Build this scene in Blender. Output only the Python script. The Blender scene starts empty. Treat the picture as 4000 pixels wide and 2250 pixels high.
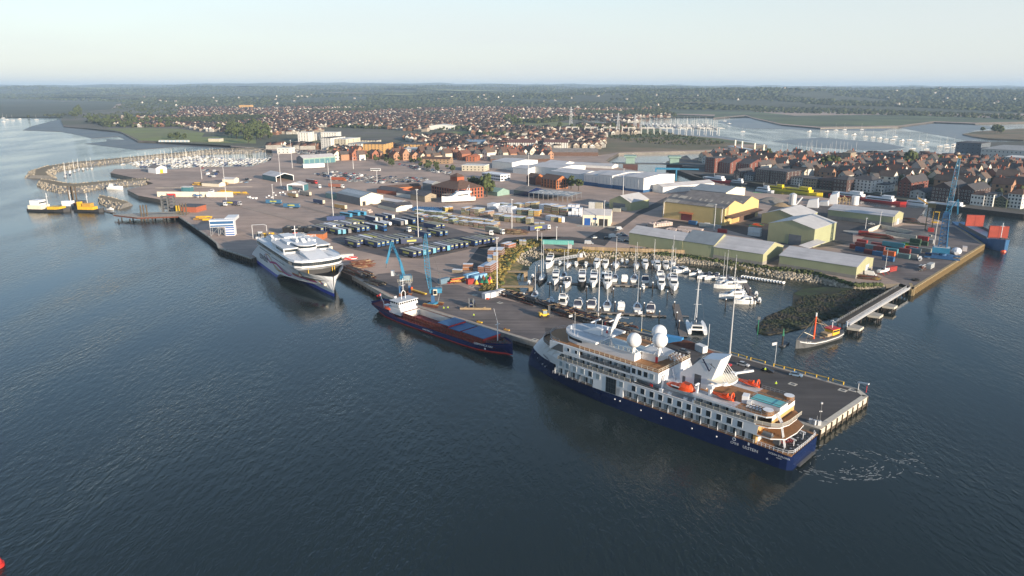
import bpy,math,random
import numpy as np
from mathutils import Vector,Matrix
from mathutils.geometry import tessellate_polygon
R=math.radians
rng=random.Random(7)
nrg=np.random.default_rng(7)
scene=bpy.context.scene
COL=scene.collection
# ------------------------------------------------------------------ camera, sky, sun, exposure
PITCH=math.atan(787/2826)
cd=bpy.data.cameras.new('camera');cam=bpy.data.objects.new('camera',cd);COL.objects.link(cam)
cam.location=(0,0,100);cam.rotation_euler=(R(90)-PITCH,0,0)
cd.sensor_width=36;cd.lens=36*2826/4000;cd.clip_start=1;cd.clip_end=80000
scene.camera=cam
SUN_AZ,SUN_EL=137.0,12.0
world=bpy.data.worlds.new('World');scene.world=world;world.use_nodes=True
wn=world.node_tree.nodes;wl=world.node_tree.links
bg=wn['Background']
sky=wn.new('ShaderNodeTexSky');sky.sky_type='NISHITA';sky.sun_disc=False
sky.sun_elevation=R(SUN_EL);sky.sun_rotation=R(SUN_AZ)
sky.altitude=50;sky.air_density=1.0;sky.dust_density=.5;sky.ozone_density=2.0
tc=wn.new('ShaderNodeTexCoord');sx=wn.new('ShaderNodeSeparateXYZ');wl.new(tc.outputs['Generated'],sx.inputs[0])
ab=wn.new('ShaderNodeMath');ab.operation='ABSOLUTE';wl.new(sx.outputs['Z'],ab.inputs[0])
hr=wn.new('ShaderNodeMapRange');hr.interpolation_type='SMOOTHSTEP';hr.inputs[1].default_value=0;hr.inputs[2].default_value=.30;hr.inputs[3].default_value=.82;hr.inputs[4].default_value=.04
wl.new(ab.outputs[0],hr.inputs[0])
mp=wn.new('ShaderNodeMapping');mp.inputs['Scale'].default_value=(1.0,1.0,7.0)
nz=wn.new('ShaderNodeTexNoise');nz.inputs['Scale'].default_value=1.6;nz.inputs['Detail'].default_value=5
wl.new(tc.outputs['Generated'],mp.inputs['Vector']);wl.new(mp.outputs['Vector'],nz.inputs['Vector'])
cl=wn.new('ShaderNodeMapRange');cl.inputs[1].default_value=.35;cl.inputs[2].default_value=.7;cl.inputs[3].default_value=-.10;cl.inputs[4].default_value=.10
wl.new(nz.outputs['Fac'],cl.inputs[0])
sm=wn.new('ShaderNodeMath');sm.operation='ADD';sm.use_clamp=True;wl.new(hr.outputs[0],sm.inputs[0]);wl.new(cl.outputs[0],sm.inputs[1])
mx=wn.new('ShaderNodeMix');mx.data_type='RGBA';mx.inputs[7].default_value=(3.8,3.95,4.0,1)
wl.new(sm.outputs[0],mx.inputs[0]);wl.new(sky.outputs['Color'],mx.inputs[6]);wl.new(mx.outputs[2],bg.inputs['Color'])
bg.inputs['Strength'].default_value=0.115
sd=bpy.data.lights.new('sun','SUN');sd.energy=4.6;sd.angle=R(.6);sd.color=(1.0,.84,.66)
sun=bpy.data.objects.new('sun',sd);COL.objects.link(sun);sun.location=(300,-300,300)
sv=Vector((math.sin(R(SUN_AZ))*math.cos(R(SUN_EL)),math.cos(R(SUN_AZ))*math.cos(R(SUN_EL)),math.sin(R(SUN_EL))))
sun.rotation_euler=sv.to_track_quat('Z','Y').to_euler()
vs=scene.view_settings;vs.view_transform='Standard';vs.look='None';vs.exposure=0.92;vs.gamma=1.0
vs.use_curve_mapping=False
scene.cycles.use_denoising=True;scene.cycles.max_bounces=6;scene.cycles.diffuse_bounces=3
scene.cycles.glossy_bounces=3;scene.cycles.transmission_bounces=3;scene.cycles.volume_bounces=0
scene.cycles.caustics_reflective=False;scene.cycles.caustics_refractive=False
# ------------------------------------------------------------------ materials
_M={}
def nd(t,k,**kw):
 n=t.nodes.new(k)
 for a,b in kw.items():setattr(n,a,b)
 return n
def mat(name,rgb=(.5,.5,.5),rough=.6,metal=0.,var=.12,scale=.35,objcol=False,island=0.,corr=None,bump=0.,bscale=2.,coat=0.,col2=None,spec=.5,alpha=None,streak=0.):
 """procedural paint: base colour broken up by two noises; corr=(axis, pitch) adds profiled-sheet ribs"""
 if name in _M:return _M[name]
 m=bpy.data.materials.new(name);m.use_nodes=True;t=m.node_tree;L=t.links
 b=t.nodes['Principled BSDF'];b.inputs['Roughness'].default_value=rough;b.inputs['Metallic'].default_value=metal
 b.inputs['Specular IOR Level'].default_value=spec
 if coat:b.inputs['Coat Weight'].default_value=coat;b.inputs['Coat Roughness'].default_value=.08
 co=nd(t,'ShaderNodeTexCoord')
 n1=nd(t,'ShaderNodeTexNoise');n1.inputs['Scale'].default_value=scale;n1.inputs['Detail'].default_value=6;n1.inputs['Roughness'].default_value=.65
 L.new(co.outputs['Object'],n1.inputs['Vector'])
 rmp=nd(t,'ShaderNodeMapRange');rmp.inputs[1].default_value=.3;rmp.inputs[2].default_value=.7
 rmp.inputs[3].default_value=1-var;rmp.inputs[4].default_value=1+var
 L.new(n1.outputs['Fac'],rmp.inputs[0])
 if objcol:
  src=nd(t,'ShaderNodeObjectInfo').outputs['Color']
 else:
  c=nd(t,'ShaderNodeRGB');c.outputs[0].default_value=(*rgb,1);src=c.outputs[0]
 if col2:
  mxx=nd(t,'ShaderNodeMix',data_type='RGBA');n2=nd(t,'ShaderNodeTexNoise');n2.inputs['Scale'].default_value=scale*.35;n2.inputs['Detail'].default_value=4
  L.new(co.outputs['Object'],n2.inputs['Vector'])
  r2=nd(t,'ShaderNodeMapRange');r2.inputs[1].default_value=.42;r2.inputs[2].default_value=.58
  L.new(n2.outputs['Fac'],r2.inputs[0]);L.new(r2.outputs[0],mxx.inputs[0])
  L.new(src,mxx.inputs[6]);mxx.inputs[7].default_value=(*col2,1);src=mxx.outputs[2]
 fac=rmp.outputs[0]
 if alpha:b.inputs['Alpha'].default_value=alpha
 if streak:
  ms=nd(t,'ShaderNodeMapping');ms.inputs['Rotation'].default_value=(0,0,R(45));ms.inputs['Scale'].default_value=(.025,.45,1);L.new(co.outputs['Object'],ms.inputs['Vector']);ns=nd(t,'ShaderNodeTexNoise');ns.inputs['Scale'].default_value=1.;ns.inputs['Detail'].default_value=5;L.new(ms.outputs[0],ns.inputs['Vector'])
  rs=nd(t,'ShaderNodeMapRange');rs.inputs[1].default_value=.3;rs.inputs[2].default_value=.7;rs.inputs[3].default_value=1-streak;rs.inputs[4].default_value=1+streak*.6;L.new(ns.outputs['Fac'],rs.inputs[0]);m0=nd(t,'ShaderNodeMath',operation='MULTIPLY');L.new(fac,m0.inputs[0]);L.new(rs.outputs[0],m0.inputs[1]);fac=m0.outputs[0]
 if island:
  g=nd(t,'ShaderNodeNewGeometry');r3=nd(t,'ShaderNodeMapRange');r3.inputs[3].default_value=1-island;r3.inputs[4].default_value=1+island
  L.new(g.outputs['Random Per Island'],r3.inputs[0])
  mu=nd(t,'ShaderNodeMath',operation='MULTIPLY');L.new(fac,mu.inputs[0]);L.new(r3.outputs[0],mu.inputs[1]);fac=mu.outputs[0]
 vm=nd(t,'ShaderNodeVectorMath',operation='SCALE');L.new(src,vm.inputs[0]);L.new(fac,vm.inputs['Scale'])
 L.new(vm.outputs[0],b.inputs['Base Color'])
 hgt=None
 if corr:
  w=nd(t,'ShaderNodeTexWave',bands_direction=corr[0]);w.inputs['Scale'].default_value=.314/corr[1];L.new(co.outputs['Object'],w.inputs['Vector'])
  bp=nd(t,'ShaderNodeBump');bp.inputs['Strength'].default_value=.5;bp.inputs['Distance'].default_value=.06
  L.new(w.outputs['Fac'],bp.inputs['Height']);L.new(bp.outputs[0],b.inputs['Normal'])
 elif bump:
  n3=nd(t,'ShaderNodeTexNoise');n3.inputs['Scale'].default_value=bscale;n3.inputs['Detail'].default_value=5;L.new(co.outputs['Object'],n3.inputs['Vector'])
  bp=nd(t,'ShaderNodeBump');bp.inputs['Strength'].default_value=bump;bp.inputs['Distance'].default_value=.2
  L.new(n3.outputs['Fac'],bp.inputs['Height']);L.new(bp.outputs[0],b.inputs['Normal'])
 _M[name]=m
 return m
SPEC=dict(white=dict(rgb=(.72,.73,.74),rough=.45,var=.05),cream=dict(rgb=(.72,.66,.52),var=.08),navy=dict(rgb=(.007,.017,.07),rough=.25,var=.08,coat=.4),teak=dict(rgb=(.30,.15,.06),rough=.7,var=.2,scale=1.2),glass=dict(rgb=(.02,.028,.035),rough=.08,var=.1),glassgrey=dict(rgb=(.25,.31,.34),rough=.15,var=.15),steel=dict(rgb=(.42,.43,.44),rough=.45,metal=.6),lgrey=dict(rgb=(.48,.50,.52),rough=.55),dgrey=dict(rgb=(.10,.105,.11),rough=.7,var=.2),black=dict(rgb=(.018,.018,.02),rough=.6),orange=dict(rgb=(.80,.09,.015),rough=.45,var=.08),red=dict(rgb=(.50,.025,.02),rough=.5),rust=dict(rgb=(.13,.045,.025),rough=.9,var=.45,scale=.9,bump=.3),yellow=dict(rgb=(.68,.42,.03),rough=.5),pool=dict(rgb=(.12,.42,.42),rough=.1),blue=dict(rgb=(.02,.09,.32),rough=.4),craneblue=dict(rgb=(.03,.19,.33),rough=.5,var=.2),coverblue=dict(rgb=(.025,.10,.23),rough=.55,var=.12),hullblue=dict(rgb=(.010,.018,.10),rough=.35,var=.15),holdred=dict(rgb=(.20,.022,.014),rough=.7,var=.3,scale=.8),deckred=dict(rgb=(.17,.03,.035),rough=.8,var=.2),ferryblue=dict(rgb=(.012,.035,.36),rough=.35),magenta=dict(rgb=(.42,.03,.18),rough=.5),gold=dict(rgb=(.50,.28,.05),rough=.5),concrete=dict(rgb=(.36,.33,.28),rough=.9,var=.25,scale=.5,bump=.2),concretelight=dict(rgb=(.52,.48,.40),rough=.9,var=.18,scale=.6),pile=dict(rgb=(.045,.035,.028),rough=.95,var=.5,scale=1.),quaygold=dict(rgb=(.36,.27,.14),rough=.9,var=.35,scale=.7,bump=.3),timber=dict(rgb=(.30,.22,.13),rough=.85,var=.25,scale=1.5,island=.2),timberdark=dict(rgb=(.10,.075,.05),rough=.9,var=.35,scale=1.),greenwall=dict(rgb=(.33,.345,.20),rough=.6,var=.07,scale=.12,corr=('X',.9)),greenwally=dict(rgb=(.35,.35,.20),rough=.6,var=.07,scale=.12,corr=('Y',.9)),blockwall=dict(rgb=(.27,.25,.22),rough=.9,var=.12),roofpale=dict(rgb=(.52,.50,.49),rough=.5,var=.14,scale=.12,streak=.12,corr=('X',1.)),roofgrey=dict(rgb=(.22,.25,.27),rough=.55,var=.15,scale=.2,corr=('X',1.)),roofgreyy=dict(rgb=(.50,.49,.48),rough=.5,var=.1,scale=.2,corr=('Y',1.)),roofold=dict(rgb=(.185,.17,.16),rough=.85,var=.3,scale=.25,corr=('X',.8)),rooflightp=dict(rgb=(.40,.36,.29),rough=.6,var=.2),shedyellow=dict(rgb=(.58,.43,.18),rough=.6,var=.07,scale=.15,corr=('X',.8)),shedyellowy=dict(rgb=(.58,.43,.18),rough=.6,var=.07,scale=.15,corr=('Y',.8)),whiteclad=dict(rgb=(.66,.66,.64),rough=.55,var=.07,corr=('X',1.)),whitecladY=dict(rgb=(.66,.66,.64),rough=.55,var=.07,corr=('Y',1.)),tealclad=dict(rgb=(.05,.16,.19),rough=.5,var=.1),brick=dict(rgb=(.34,.10,.05),rough=.9,var=.2,scale=.8),brickorange=dict(rgb=(.42,.14,.05),rough=.9,var=.15),brickdark=dict(rgb=(.085,.04,.035),rough=.9,var=.2),tileroof=dict(rgb=(.12,.07,.05),rough=.9,var=.25,scale=.5),slate=dict(rgb=(.075,.07,.075),rough=.7,var=.25,scale=.5),stone=dict(rgb=(.30,.25,.18),rough=.9,var=.2),ochre=dict(rgb=(.50,.31,.12),rough=.8,var=.06),render=dict(rgb=(.70,.68,.62),rough=.8,var=.06),rubber=dict(rgb=(.02,.02,.02),rough=.9),aluminium=dict(rgb=(.62,.62,.62),rough=.35,metal=.3,var=.06),paint=dict(objcol=True,rough=.35,var=.05,coat=.3),paintm=dict(objcol=True,rough=.75,var=.14,scale=.6),wallc=dict(objcol=True,rough=.85,var=.10,scale=.4),roofc=dict(objcol=True,rough=.9,var=.22,scale=.5),trailercover=dict(objcol=True,rough=.55,var=.10,scale=.5),gel=dict(rgb=(.78,.78,.76),rough=.3,var=.05),canvas=dict(rgb=(.03,.04,.07),rough=.85),pontoon=dict(rgb=(.16,.14,.125),rough=.9,var=.2,scale=1.),mesh=dict(rgb=(.30,.29,.27),rough=.6,metal=.4),rock=dict(rgb=(.32,.28,.215),rough=.95,var=.25,scale=.6,island=.4),weedrock=dict(rgb=(.035,.03,.02),rough=.9,var=.4,scale=.3,col2=(.02,.028,.008),bump=.6,bscale=.6),mud=dict(rgb=(.07,.062,.05),rough=.45,var=.35,scale=.05,col2=(.10,.085,.065),bump=.3,bscale=.3),algae=dict(rgb=(.035,.055,.012),rough=.8,var=.4,scale=.3,col2=(.02,.022,.01),bump=.4),scrub=dict(rgb=(.17,.13,.05),rough=.95,var=.4,scale=.4,col2=(.05,.065,.015),bump=.8,bscale=.8),leaf=dict(rgb=(.05,.066,.018),rough=.9,var=.3,scale=.5,island=.45),leafdark=dict(rgb=(.032,.047,.015),rough=.95,var=.35,scale=.3,island=.6,col2=(.05,.055,.02)),bark=dict(rgb=(.06,.045,.03),rough=.95),bushy=dict(rgb=(.19,.145,.035),rough=.95,var=.3,scale=.5,island=.5),hivis=dict(rgb=(.55,.75,.05),rough=.7),skin=dict(rgb=(.42,.25,.17),rough=.7),trousers=dict(rgb=(.03,.035,.05),rough=.9),foam=dict(rgb=(.5,.52,.5),rough=.8,alpha=.5),lampglobe=dict(rgb=(.85,.86,.86),rough=.3),green=dict(rgb=(.02,.20,.10),rough=.5),sack=dict(rgb=(.55,.45,.40),rough=.9,var=.1),wrap=dict(rgb=(.66,.68,.72),rough=.5,var=.08,island=.08),aggregate=dict(rgb=(.20,.19,.175),rough=1.,var=.2,scale=.5),hatchred=dict(rgb=(.36,.05,.025),rough=.7,var=.2),lightgreen=dict(rgb=(.10,.60,.05),rough=.4),verdigris=dict(rgb=(.22,.33,.28),rough=.6,var=.15),ferryyellow=dict(rgb=(.72,.55,.02),rough=.45),lead=dict(rgb=(.16,.17,.18),rough=.6),)
def M(n):
 return mat(n,**SPEC[n])if n in SPEC else _M[n]
PAL={}
# ------------------------------------------------------------------ mesh collecting
class MB:
 def __init__(s):s.v=[];s.f=[];s.m=[];s.mats=[];s.T=None
 def mi(s,m):
  if m not in s.mats:s.mats.append(m)
  return s.mats.index(m)
 def add(s,vs,fs,m='white'):
  o=len(s.v);k=s.mi(m)
  if s.T is not None:vs=[tuple(s.T@Vector(v))for v in vs]
  s.v+=[tuple(map(float,v))for v in vs]
  for f in fs:s.f.append(tuple(i+o for i in f));s.m.append(k)
  return s
 def box(s,x0,y0,z0,x1,y1,z1,m='white',mtop=None):
  vs=[(x0,y0,z0),(x1,y0,z0),(x1,y1,z0),(x0,y1,z0),(x0,y0,z1),(x1,y0,z1),(x1,y1,z1),(x0,y1,z1)]
  s.add(vs,[(0,3,2,1),(0,1,5,4),(1,2,6,5),(2,3,7,6),(3,0,4,7)],m)
  s.f.append(tuple(len(s.v)-8+i for i in(4,5,6,7)));s.m.append(s.mi(mtop or m))
  return s
 def cbox(s,cx,cy,z0,lx,ly,h,m='white',a=0.,mtop=None):
  T=s.T;s.T=(T if T is not None else Matrix())@Matrix.Translation((cx,cy,z0))@Matrix.Rotation(a,4,'Z')
  s.box(-lx/2,-ly/2,0,lx/2,ly/2,h,m,mtop);s.T=T
  return s
 def prism(s,poly,z0,z1,m='white',mtop=None,bottom=True):
  n=len(poly)
  vs=[(x,y,z0)for x,y in poly]+[(x,y,z1)for x,y in poly]
  s.add(vs,[(i,(i+1)%n,n+(i+1)%n,n+i)for i in range(n)],m)
  tri=tessellate_polygon([[Vector((x,y,0))for x,y in poly]])
  o=len(s.v)-2*n
  for t in tri:
   a,b,c=t
   p=[Vector(poly[i])for i in t]
   if(p[1]-p[0]).cross(p[2]-p[0])<0:a,b,c=c,b,a
   s.f.append((o+n+a,o+n+b,o+n+c));s.m.append(s.mi(mtop or m))
   if bottom:s.f.append((o+c,o+b,o+a));s.m.append(s.mi(m))
  return s
 def sprism(s,poly,y0,y1,m='white'):
  """profile in x-z swept across y"""
  n=len(poly)
  vs=[(x,y0,z)for x,z in poly]+[(x,y1,z)for x,z in poly]
  fs=[(i,(i+1)%n,n+(i+1)%n,n+i)for i in range(n)]
  tri=tessellate_polygon([[Vector((x,z,0))for x,z in poly]])
  for a,b,c in tri:fs.append((a,b,c));fs.append((n+c,n+b,n+a))
  return s.add(vs,fs,m)
 def tube(s,p0,p1,r,m='steel',n=6,r1=None,caps=True):
  p0=Vector(p0);p1=Vector(p1);d=p1-p0
  if d.length<1e-6:return s
  q=d.to_track_quat('Z','Y');r1=r if r1 is None else r1
  vs=[]
  for p,rr in((p0,r),(p1,r1)):
   for i in range(n):
    a=2*math.pi*i/n;vs.append(p+q@Vector((rr*math.cos(a),rr*math.sin(a),0)))
  fs=[(i,(i+1)%n,n+(i+1)%n,n+i)for i in range(n)]
  if caps:fs+=[tuple(range(n))[::-1],tuple(range(n,2*n))]
  return s.add([tuple(v)for v in vs],fs,m)
 def path(s,pts,r,m='steel',n=5):
  for a,b in zip(pts,pts[1:]):s.tube(a,b,r,m,n)
  return s
 def beam(s,p0,p1,w,h,m='steel'):
  p0=Vector(p0);p1=Vector(p1);q=(p1-p0).to_track_quat('X','Z')
  L=(p1-p0).length;T=s.T;s.T=(T if T is not None else Matrix())@Matrix.Translation(p0)@q.to_matrix().to_4x4()
  s.box(0,-w/2,-h/2,L,w/2,h/2,m);s.T=T
  return s
 def ball(s,c,r,m='white',u=12,v=8,sz=1.,z0=-1.):
  vs=[];fs=[]
  for j in range(v+1):
   ph=math.pi*(j/v-.5);zz=max(math.sin(ph),z0)
   for i in range(u):
    th=2*math.pi*i/u;vs.append((c[0]+r*math.cos(ph)*math.cos(th),c[1]+r*math.cos(ph)*math.sin(th),c[2]+r*sz*zz))
  for j in range(v):
   for i in range(u):fs.append((j*u+i,j*u+(i+1)%u,(j+1)*u+(i+1)%u,(j+1)*u+i))
  return s.add(vs,fs,m)
 def loft(s,rings,m='white',closed=True,cap0=False,cap1=False,ms=None):
  n=len(rings[0]);vs=[p for r in rings for p in r]
  o=len(s.v);s.add(vs,[],m)
  for j in range(len(rings)-1):
   for i in range(n if closed else n-1):
    k=(i+1)%n
    s.f.append((o+j*n+i,o+j*n+k,o+(j+1)*n+k,o+(j+1)*n+i));s.m.append(s.mi(ms[i]if ms else m))
  if cap0:s.f.append(tuple(o+i for i in range(n))[::-1]);s.m.append(s.mi(m))
  if cap1:s.f.append(tuple(o+(len(rings)-1)*n+i for i in range(n)));s.m.append(s.mi(m))
  return s
 def gable(s,L,W,he,hr,mw='white',mr='roofpale',z0=0.,ov=.3,split=.5,mg=None):
  """building body: ridge along local x, base corner at 0,0"""
  mg=mg or mw;yr=W*split
  s.add([(0,0,z0),(L,0,z0),(L,0,he),(0,0,he)],[(0,1,2,3)],mw)
  s.add([(0,W,z0),(L,W,z0),(L,W,he),(0,W,he)],[(3,2,1,0)],mw)
  for x,fl in((0,1),(L,0)):
   f=(0,1,2,3,4);s.add([(x,0,z0),(x,W,z0),(x,W,he),(x,yr,hr),(x,0,he)],[f[::-1]if fl else f],mg)
  return s
 def groof(s,L,W,he,hr,m='roofpale',ov=.3,split=.5,t=.12):
  yr=W*split;k0=(hr-he)/yr;k1=(hr-he)/(W-yr)
  for y,h,sg in((-ov,he-k0*ov,1),(W+ov,he-k1*ov,-1)):
   p=[(-ov,y,h+.02),(L+ov,y,h+.02),(L+ov,yr,hr+.02),(-ov,yr,hr+.02)]
   p2=[(a,b,c+t)for a,b,c in p]
   fs=[(4,5,6,7),(3,2,1,0),(0,1,5,4),(1,2,6,5),(2,3,7,6),(3,0,4,7)]
   s.add(p+p2,fs if sg>0 else[f[::-1]for f in fs],m)
  return s
 def mesh(s,name,smooth=False):
  me=bpy.data.meshes.new(name);me.from_pydata(s.v,[],s.f)
  for k in s.mats:me.materials.append(M(k))
  me.polygons.foreach_set('material_index',s.m)
  if smooth:me.polygons.foreach_set('use_smooth',[True]*len(s.f))
  me.update()
  return me
def az2r(a):return R(90-a)
def tag(o,label=None,cat=None,group=None,kind=None):
 if label:o["label"]=label
 if cat and not kind:o["kind"]="thing"
 if cat:o['category']=cat
 if group:o['group']=group
 if kind:o['kind']=kind
 return o
def ob(name,data,parent=None,loc=(0,0,0),rz=0.,color=None,scale=None):
 o=bpy.data.objects.new(name,data);COL.objects.link(o)
 if parent:o.parent=parent
 o.location=loc
 if rz:o.rotation_euler=(0,0,rz)
 if color:o.color=(*color,1)
 if scale:o.scale=scale if hasattr(scale,'__len__')else(scale,)*3
 return o
def part(name,mb,parent=None,loc=(0,0,0),rz=0.,smooth=False,color=None):
 return ob(name,mb.mesh(name,smooth),parent,loc,rz,color)
def thing(name,label,cat,loc=(0,0,0),az=90.,group=None):
 o=bpy.data.objects.new(name,None);COL.objects.link(o);o.empty_display_size=.5
 o.location=loc;o.rotation_euler=(0,0,az2r(az));tag(o,label,cat,group)
 return o
def spawn(name,label,cat,loc,az,proto,group=None,colors=None,scale=None):
 """a thing whose parts share mesh data; proto = [(part name, mesh, offset, colour key or None), ...]"""
 t=thing(name,label,cat,loc,az,group)
 if scale:t.scale=scale if hasattr(scale,'__len__')else(scale,)*3
 for pn,me,off,ck in proto:
  ob(pn,me,t,off,0,colors.get(ck)if colors and ck else None)
 return t
def single(name,label,cat,mb,loc,az=90.,group=None,smooth=False,color=None):
 return tag(part(name,mb,None,loc,az2r(az),smooth,color),label,cat,group)
def text(body,size,parent,loc,rot,m="white",ext=.02,name="lettering"):
 c=bpy.data.curves.new(name,"FONT");c.body=body;c.size=size;c.extrude=ext;c.align_x="CENTER";c.align_y="CENTER";tmp=bpy.data.objects.new("lettering_curve",c)
 me=bpy.data.meshes.new_from_object(tmp);bpy.data.objects.remove(tmp);me.materials.clear();me.materials.append(M(m));o=bpy.data.objects.new(name,me);COL.objects.link(o);o.parent=parent;o.location=loc;o.rotation_euler=rot
 return o
def sheet(name,pts,z,m,kind='structure',skirt=None,mside=None,label=None,cat=None):
 mb=MB();pts=[tuple(p)for p in pts]
 a=sum(p[0]*q[1]-q[0]*p[1]for p,q in zip(pts,pts[1:]+pts[:1]))
 if a<0:pts=pts[::-1]
 if skirt is None:
  n=len(pts);fs=[]
  for t in tessellate_polygon([[Vector((x,y,0))for x,y in pts]]):
   p=[Vector(pts[i])for i in t]
   fs.append(t if(p[1]-p[0]).cross(p[2]-p[0])>0 else t[::-1])
  mb.add([(x,y,z)for x,y in pts],fs,m)
 else:mb.prism(pts,skirt,z,mside or m,m,bottom=False)
 o=part(name,mb);tag(o,label,cat,None,kind)
 return o
def scatter(name,tv,tf,pos,sc,rot,m,zs=None,fm=None,mats=None):
 """many small copies of one template joined in a single mesh (numpy)"""
 tv=np.array(tv,float);n=len(pos);k=len(tv);pos=np.array(pos,float);sc=np.array(sc,float);rot=np.array(rot,float)
 if sc.ndim==1:sc=np.stack([sc,sc,sc],1)
 c,s_=np.cos(rot)[:,None],np.sin(rot)[:,None]
 X=tv[None,:,0]*sc[:,0:1];Y=tv[None,:,1]*sc[:,1:2];Z=tv[None,:,2]*sc[:,2:3]
 V=np.stack([c*X-s_*Y,s_*X+c*Y,Z],2)+pos[:,None,:]
 fl=[i for f in tf for i in f];ln=[len(f)for f in tf]
 loops=(np.array(fl)[None,:]+(np.arange(n)*k)[:,None]).ravel()
 lens=np.tile(ln,n);starts=np.concatenate([[0],np.cumsum(lens)[:-1]])
 me=bpy.data.meshes.new(name);me.vertices.add(n*k);me.loops.add(len(loops));me.polygons.add(len(lens))
 me.vertices.foreach_set('co',V.ravel());me.loops.foreach_set('vertex_index',loops.astype(np.int32));me.polygons.foreach_set('loop_start',starts.astype(np.int32))
 for q in(mats or[m]):me.materials.append(M(q))
 if fm:me.polygons.foreach_set('material_index',np.tile(fm,n).astype(np.int32))
 me.update(calc_edges=True);me.validate()
 return me
def blob(u=6,v=4,jit=.25,seed=1,flat=.0):
 """uneven leaf-clump template, radius about 1"""
 r_=random.Random(seed);b=MB();b.ball((0,0,0),1.,'leaf',u,v)
 vs=[]
 for x,y,z in b.v:
  k=1+r_.uniform(-jit,jit);vs.append((x*k,y*k,max(z*k,-1+flat)))
 return vs,b.f
def inpoly(x,y,P):
 c=False;n=len(P)
 for i in range(n):
  x1,y1=P[i];x2,y2=P[i-1]
  if(y1>y)!=(y2>y)and x<(x2-x1)*(y-y1)/(y2-y1)+x1:c=not c
 return c
ORD=['first','second','third','fourth','fifth','sixth','seventh','eighth','ninth','tenth','eleventh','twelfth','thirteenth','fourteenth','fifteenth','sixteenth','seventeenth','eighteenth','nineteenth','twentieth']+['%d%s'%(i,{1:'st',2:'nd',3:'rd'}.get(i%10,'th'))for i in range(21,200)]
QZ=3.2;PA=134.5
E1=Vector((math.sin(R(PA)),math.cos(R(PA))));E2=Vector((math.sin(R(PA-90)),math.cos(R(PA-90))))
def along(p,a,b):return(p[0]+E1.x*a+E2.x*b,p[1]+E1.y*a+E2.y*b)
# ================================================================== SETTING: water, land, mud, hills
def water_mat():
 m=bpy.data.materials.new('harbour_water');m.use_nodes=True;t=m.node_tree;L=t.links;b=t.nodes['Principled BSDF']
 b.inputs['Roughness'].default_value=.06;b.inputs['IOR'].default_value=1.33
 g=nd(t,'ShaderNodeNewGeometry')
 big=nd(t,'ShaderNodeTexNoise');big.inputs['Scale'].default_value=.006;big.inputs['Detail'].default_value=4;L.new(g.outputs['Position'],big.inputs['Vector'])
 mxx=nd(t,'ShaderNodeMix',data_type='RGBA');L.new(big.outputs['Fac'],mxx.inputs[0])
 mxx.inputs[6].default_value=(.012,.022,.024,1);mxx.inputs[7].default_value=(.018,.025,.021,1);L.new(mxx.outputs[2],b.inputs['Base Color'])
 mp=nd(t,'ShaderNodeMapping');mp.inputs['Rotation'].default_value=(0,0,R(38));mp.inputs['Scale'].default_value=(1.0,.38,1);L.new(g.outputs['Position'],mp.inputs['Vector'])
 n1=nd(t,'ShaderNodeTexNoise');n1.inputs['Scale'].default_value=.55;n1.inputs['Detail'].default_value=3;n1.inputs['Roughness'].default_value=.6;L.new(mp.outputs[0],n1.inputs['Vector'])
 mp2=nd(t,'ShaderNodeMapping');mp2.inputs['Rotation'].default_value=(0,0,R(-20));mp2.inputs['Scale'].default_value=(1.0,.5,1);L.new(g.outputs['Position'],mp2.inputs['Vector'])
 n2=nd(t,'ShaderNodeTexNoise');n2.inputs['Scale'].default_value=1.9;n2.inputs['Detail'].default_value=2;L.new(mp2.outputs[0],n2.inputs['Vector'])
 n3=nd(t,'ShaderNodeTexNoise');n3.inputs['Scale'].default_value=.02;n3.inputs['Detail'].default_value=3;mp3=nd(t,'ShaderNodeMapping');mp3.inputs['Rotation'].default_value=(0,0,R(25));mp3.inputs['Scale'].default_value=(1,.3,1);L.new(g.outputs['Position'],mp3.inputs['Vector']);L.new(mp3.outputs[0],n3.inputs['Vector'])
 mr=nd(t,'ShaderNodeMapRange');mr.inputs[1].default_value=.35;mr.inputs[2].default_value=.65;mr.inputs[3].default_value=.12;mr.inputs[4].default_value=1.05;L.new(n3.outputs['Fac'],mr.inputs[0])
 ad=nd(t,'ShaderNodeMath',operation='MULTIPLY_ADD');L.new(n2.outputs['Fac'],ad.inputs[0]);ad.inputs[1].default_value=.28;L.new(n1.outputs['Fac'],ad.inputs[2])
 bp=nd(t,'ShaderNodeBump');bp.inputs['Distance'].default_value=.42;L.new(mr.outputs[0],bp.inputs['Strength']);L.new(ad.outputs[0],bp.inputs['Height']);L.new(bp.outputs[0],b.inputs['Normal'])
 _M['water']=m
water_mat()
wb=MB();wb.add([(-40000,-2000,0),(40000,-2000,0),(40000,45000,0),(-40000,45000,0)],[(0,1,2,3)],'water')
tag(part('water',wb),kind='structure')
mat('yard',rgb=(.43,.315,.25),rough=.92,var=.18,scale=.05,col2=(.33,.25,.205),streak=.16)
mat('suburb',rgb=(.07,.075,.035),rough=.95,var=.3,scale=.01,col2=(.12,.105,.08))
mat('asphalt',rgb=(.055,.049,.047),rough=.85,var=.25,scale=.05,col2=(.072,.064,.060),streak=.25)
mat('asphaltworn',rgb=(.115,.10,.098),rough=.85,var=.3,scale=.06,col2=(.17,.14,.125),streak=.3)
mat('townground',rgb=(.10,.09,.08),rough=.95,var=.3,scale=.02,col2=(.06,.065,.04))
mat('grass',rgb=(.17,.20,.05),rough=.95,var=.18,scale=.02,col2=(.16,.17,.06))
mat('marsh',rgb=(.10,.13,.05),rough=.9,var=.22,scale=.012,col2=(.055,.075,.035))
mat('dryground',rgb=(.19,.135,.075),rough=.95,var=.25,scale=.02,col2=(.11,.10,.045))
mat('sandflat',rgb=(.22,.17,.10),rough=.9,var=.2,scale=.02)
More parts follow.
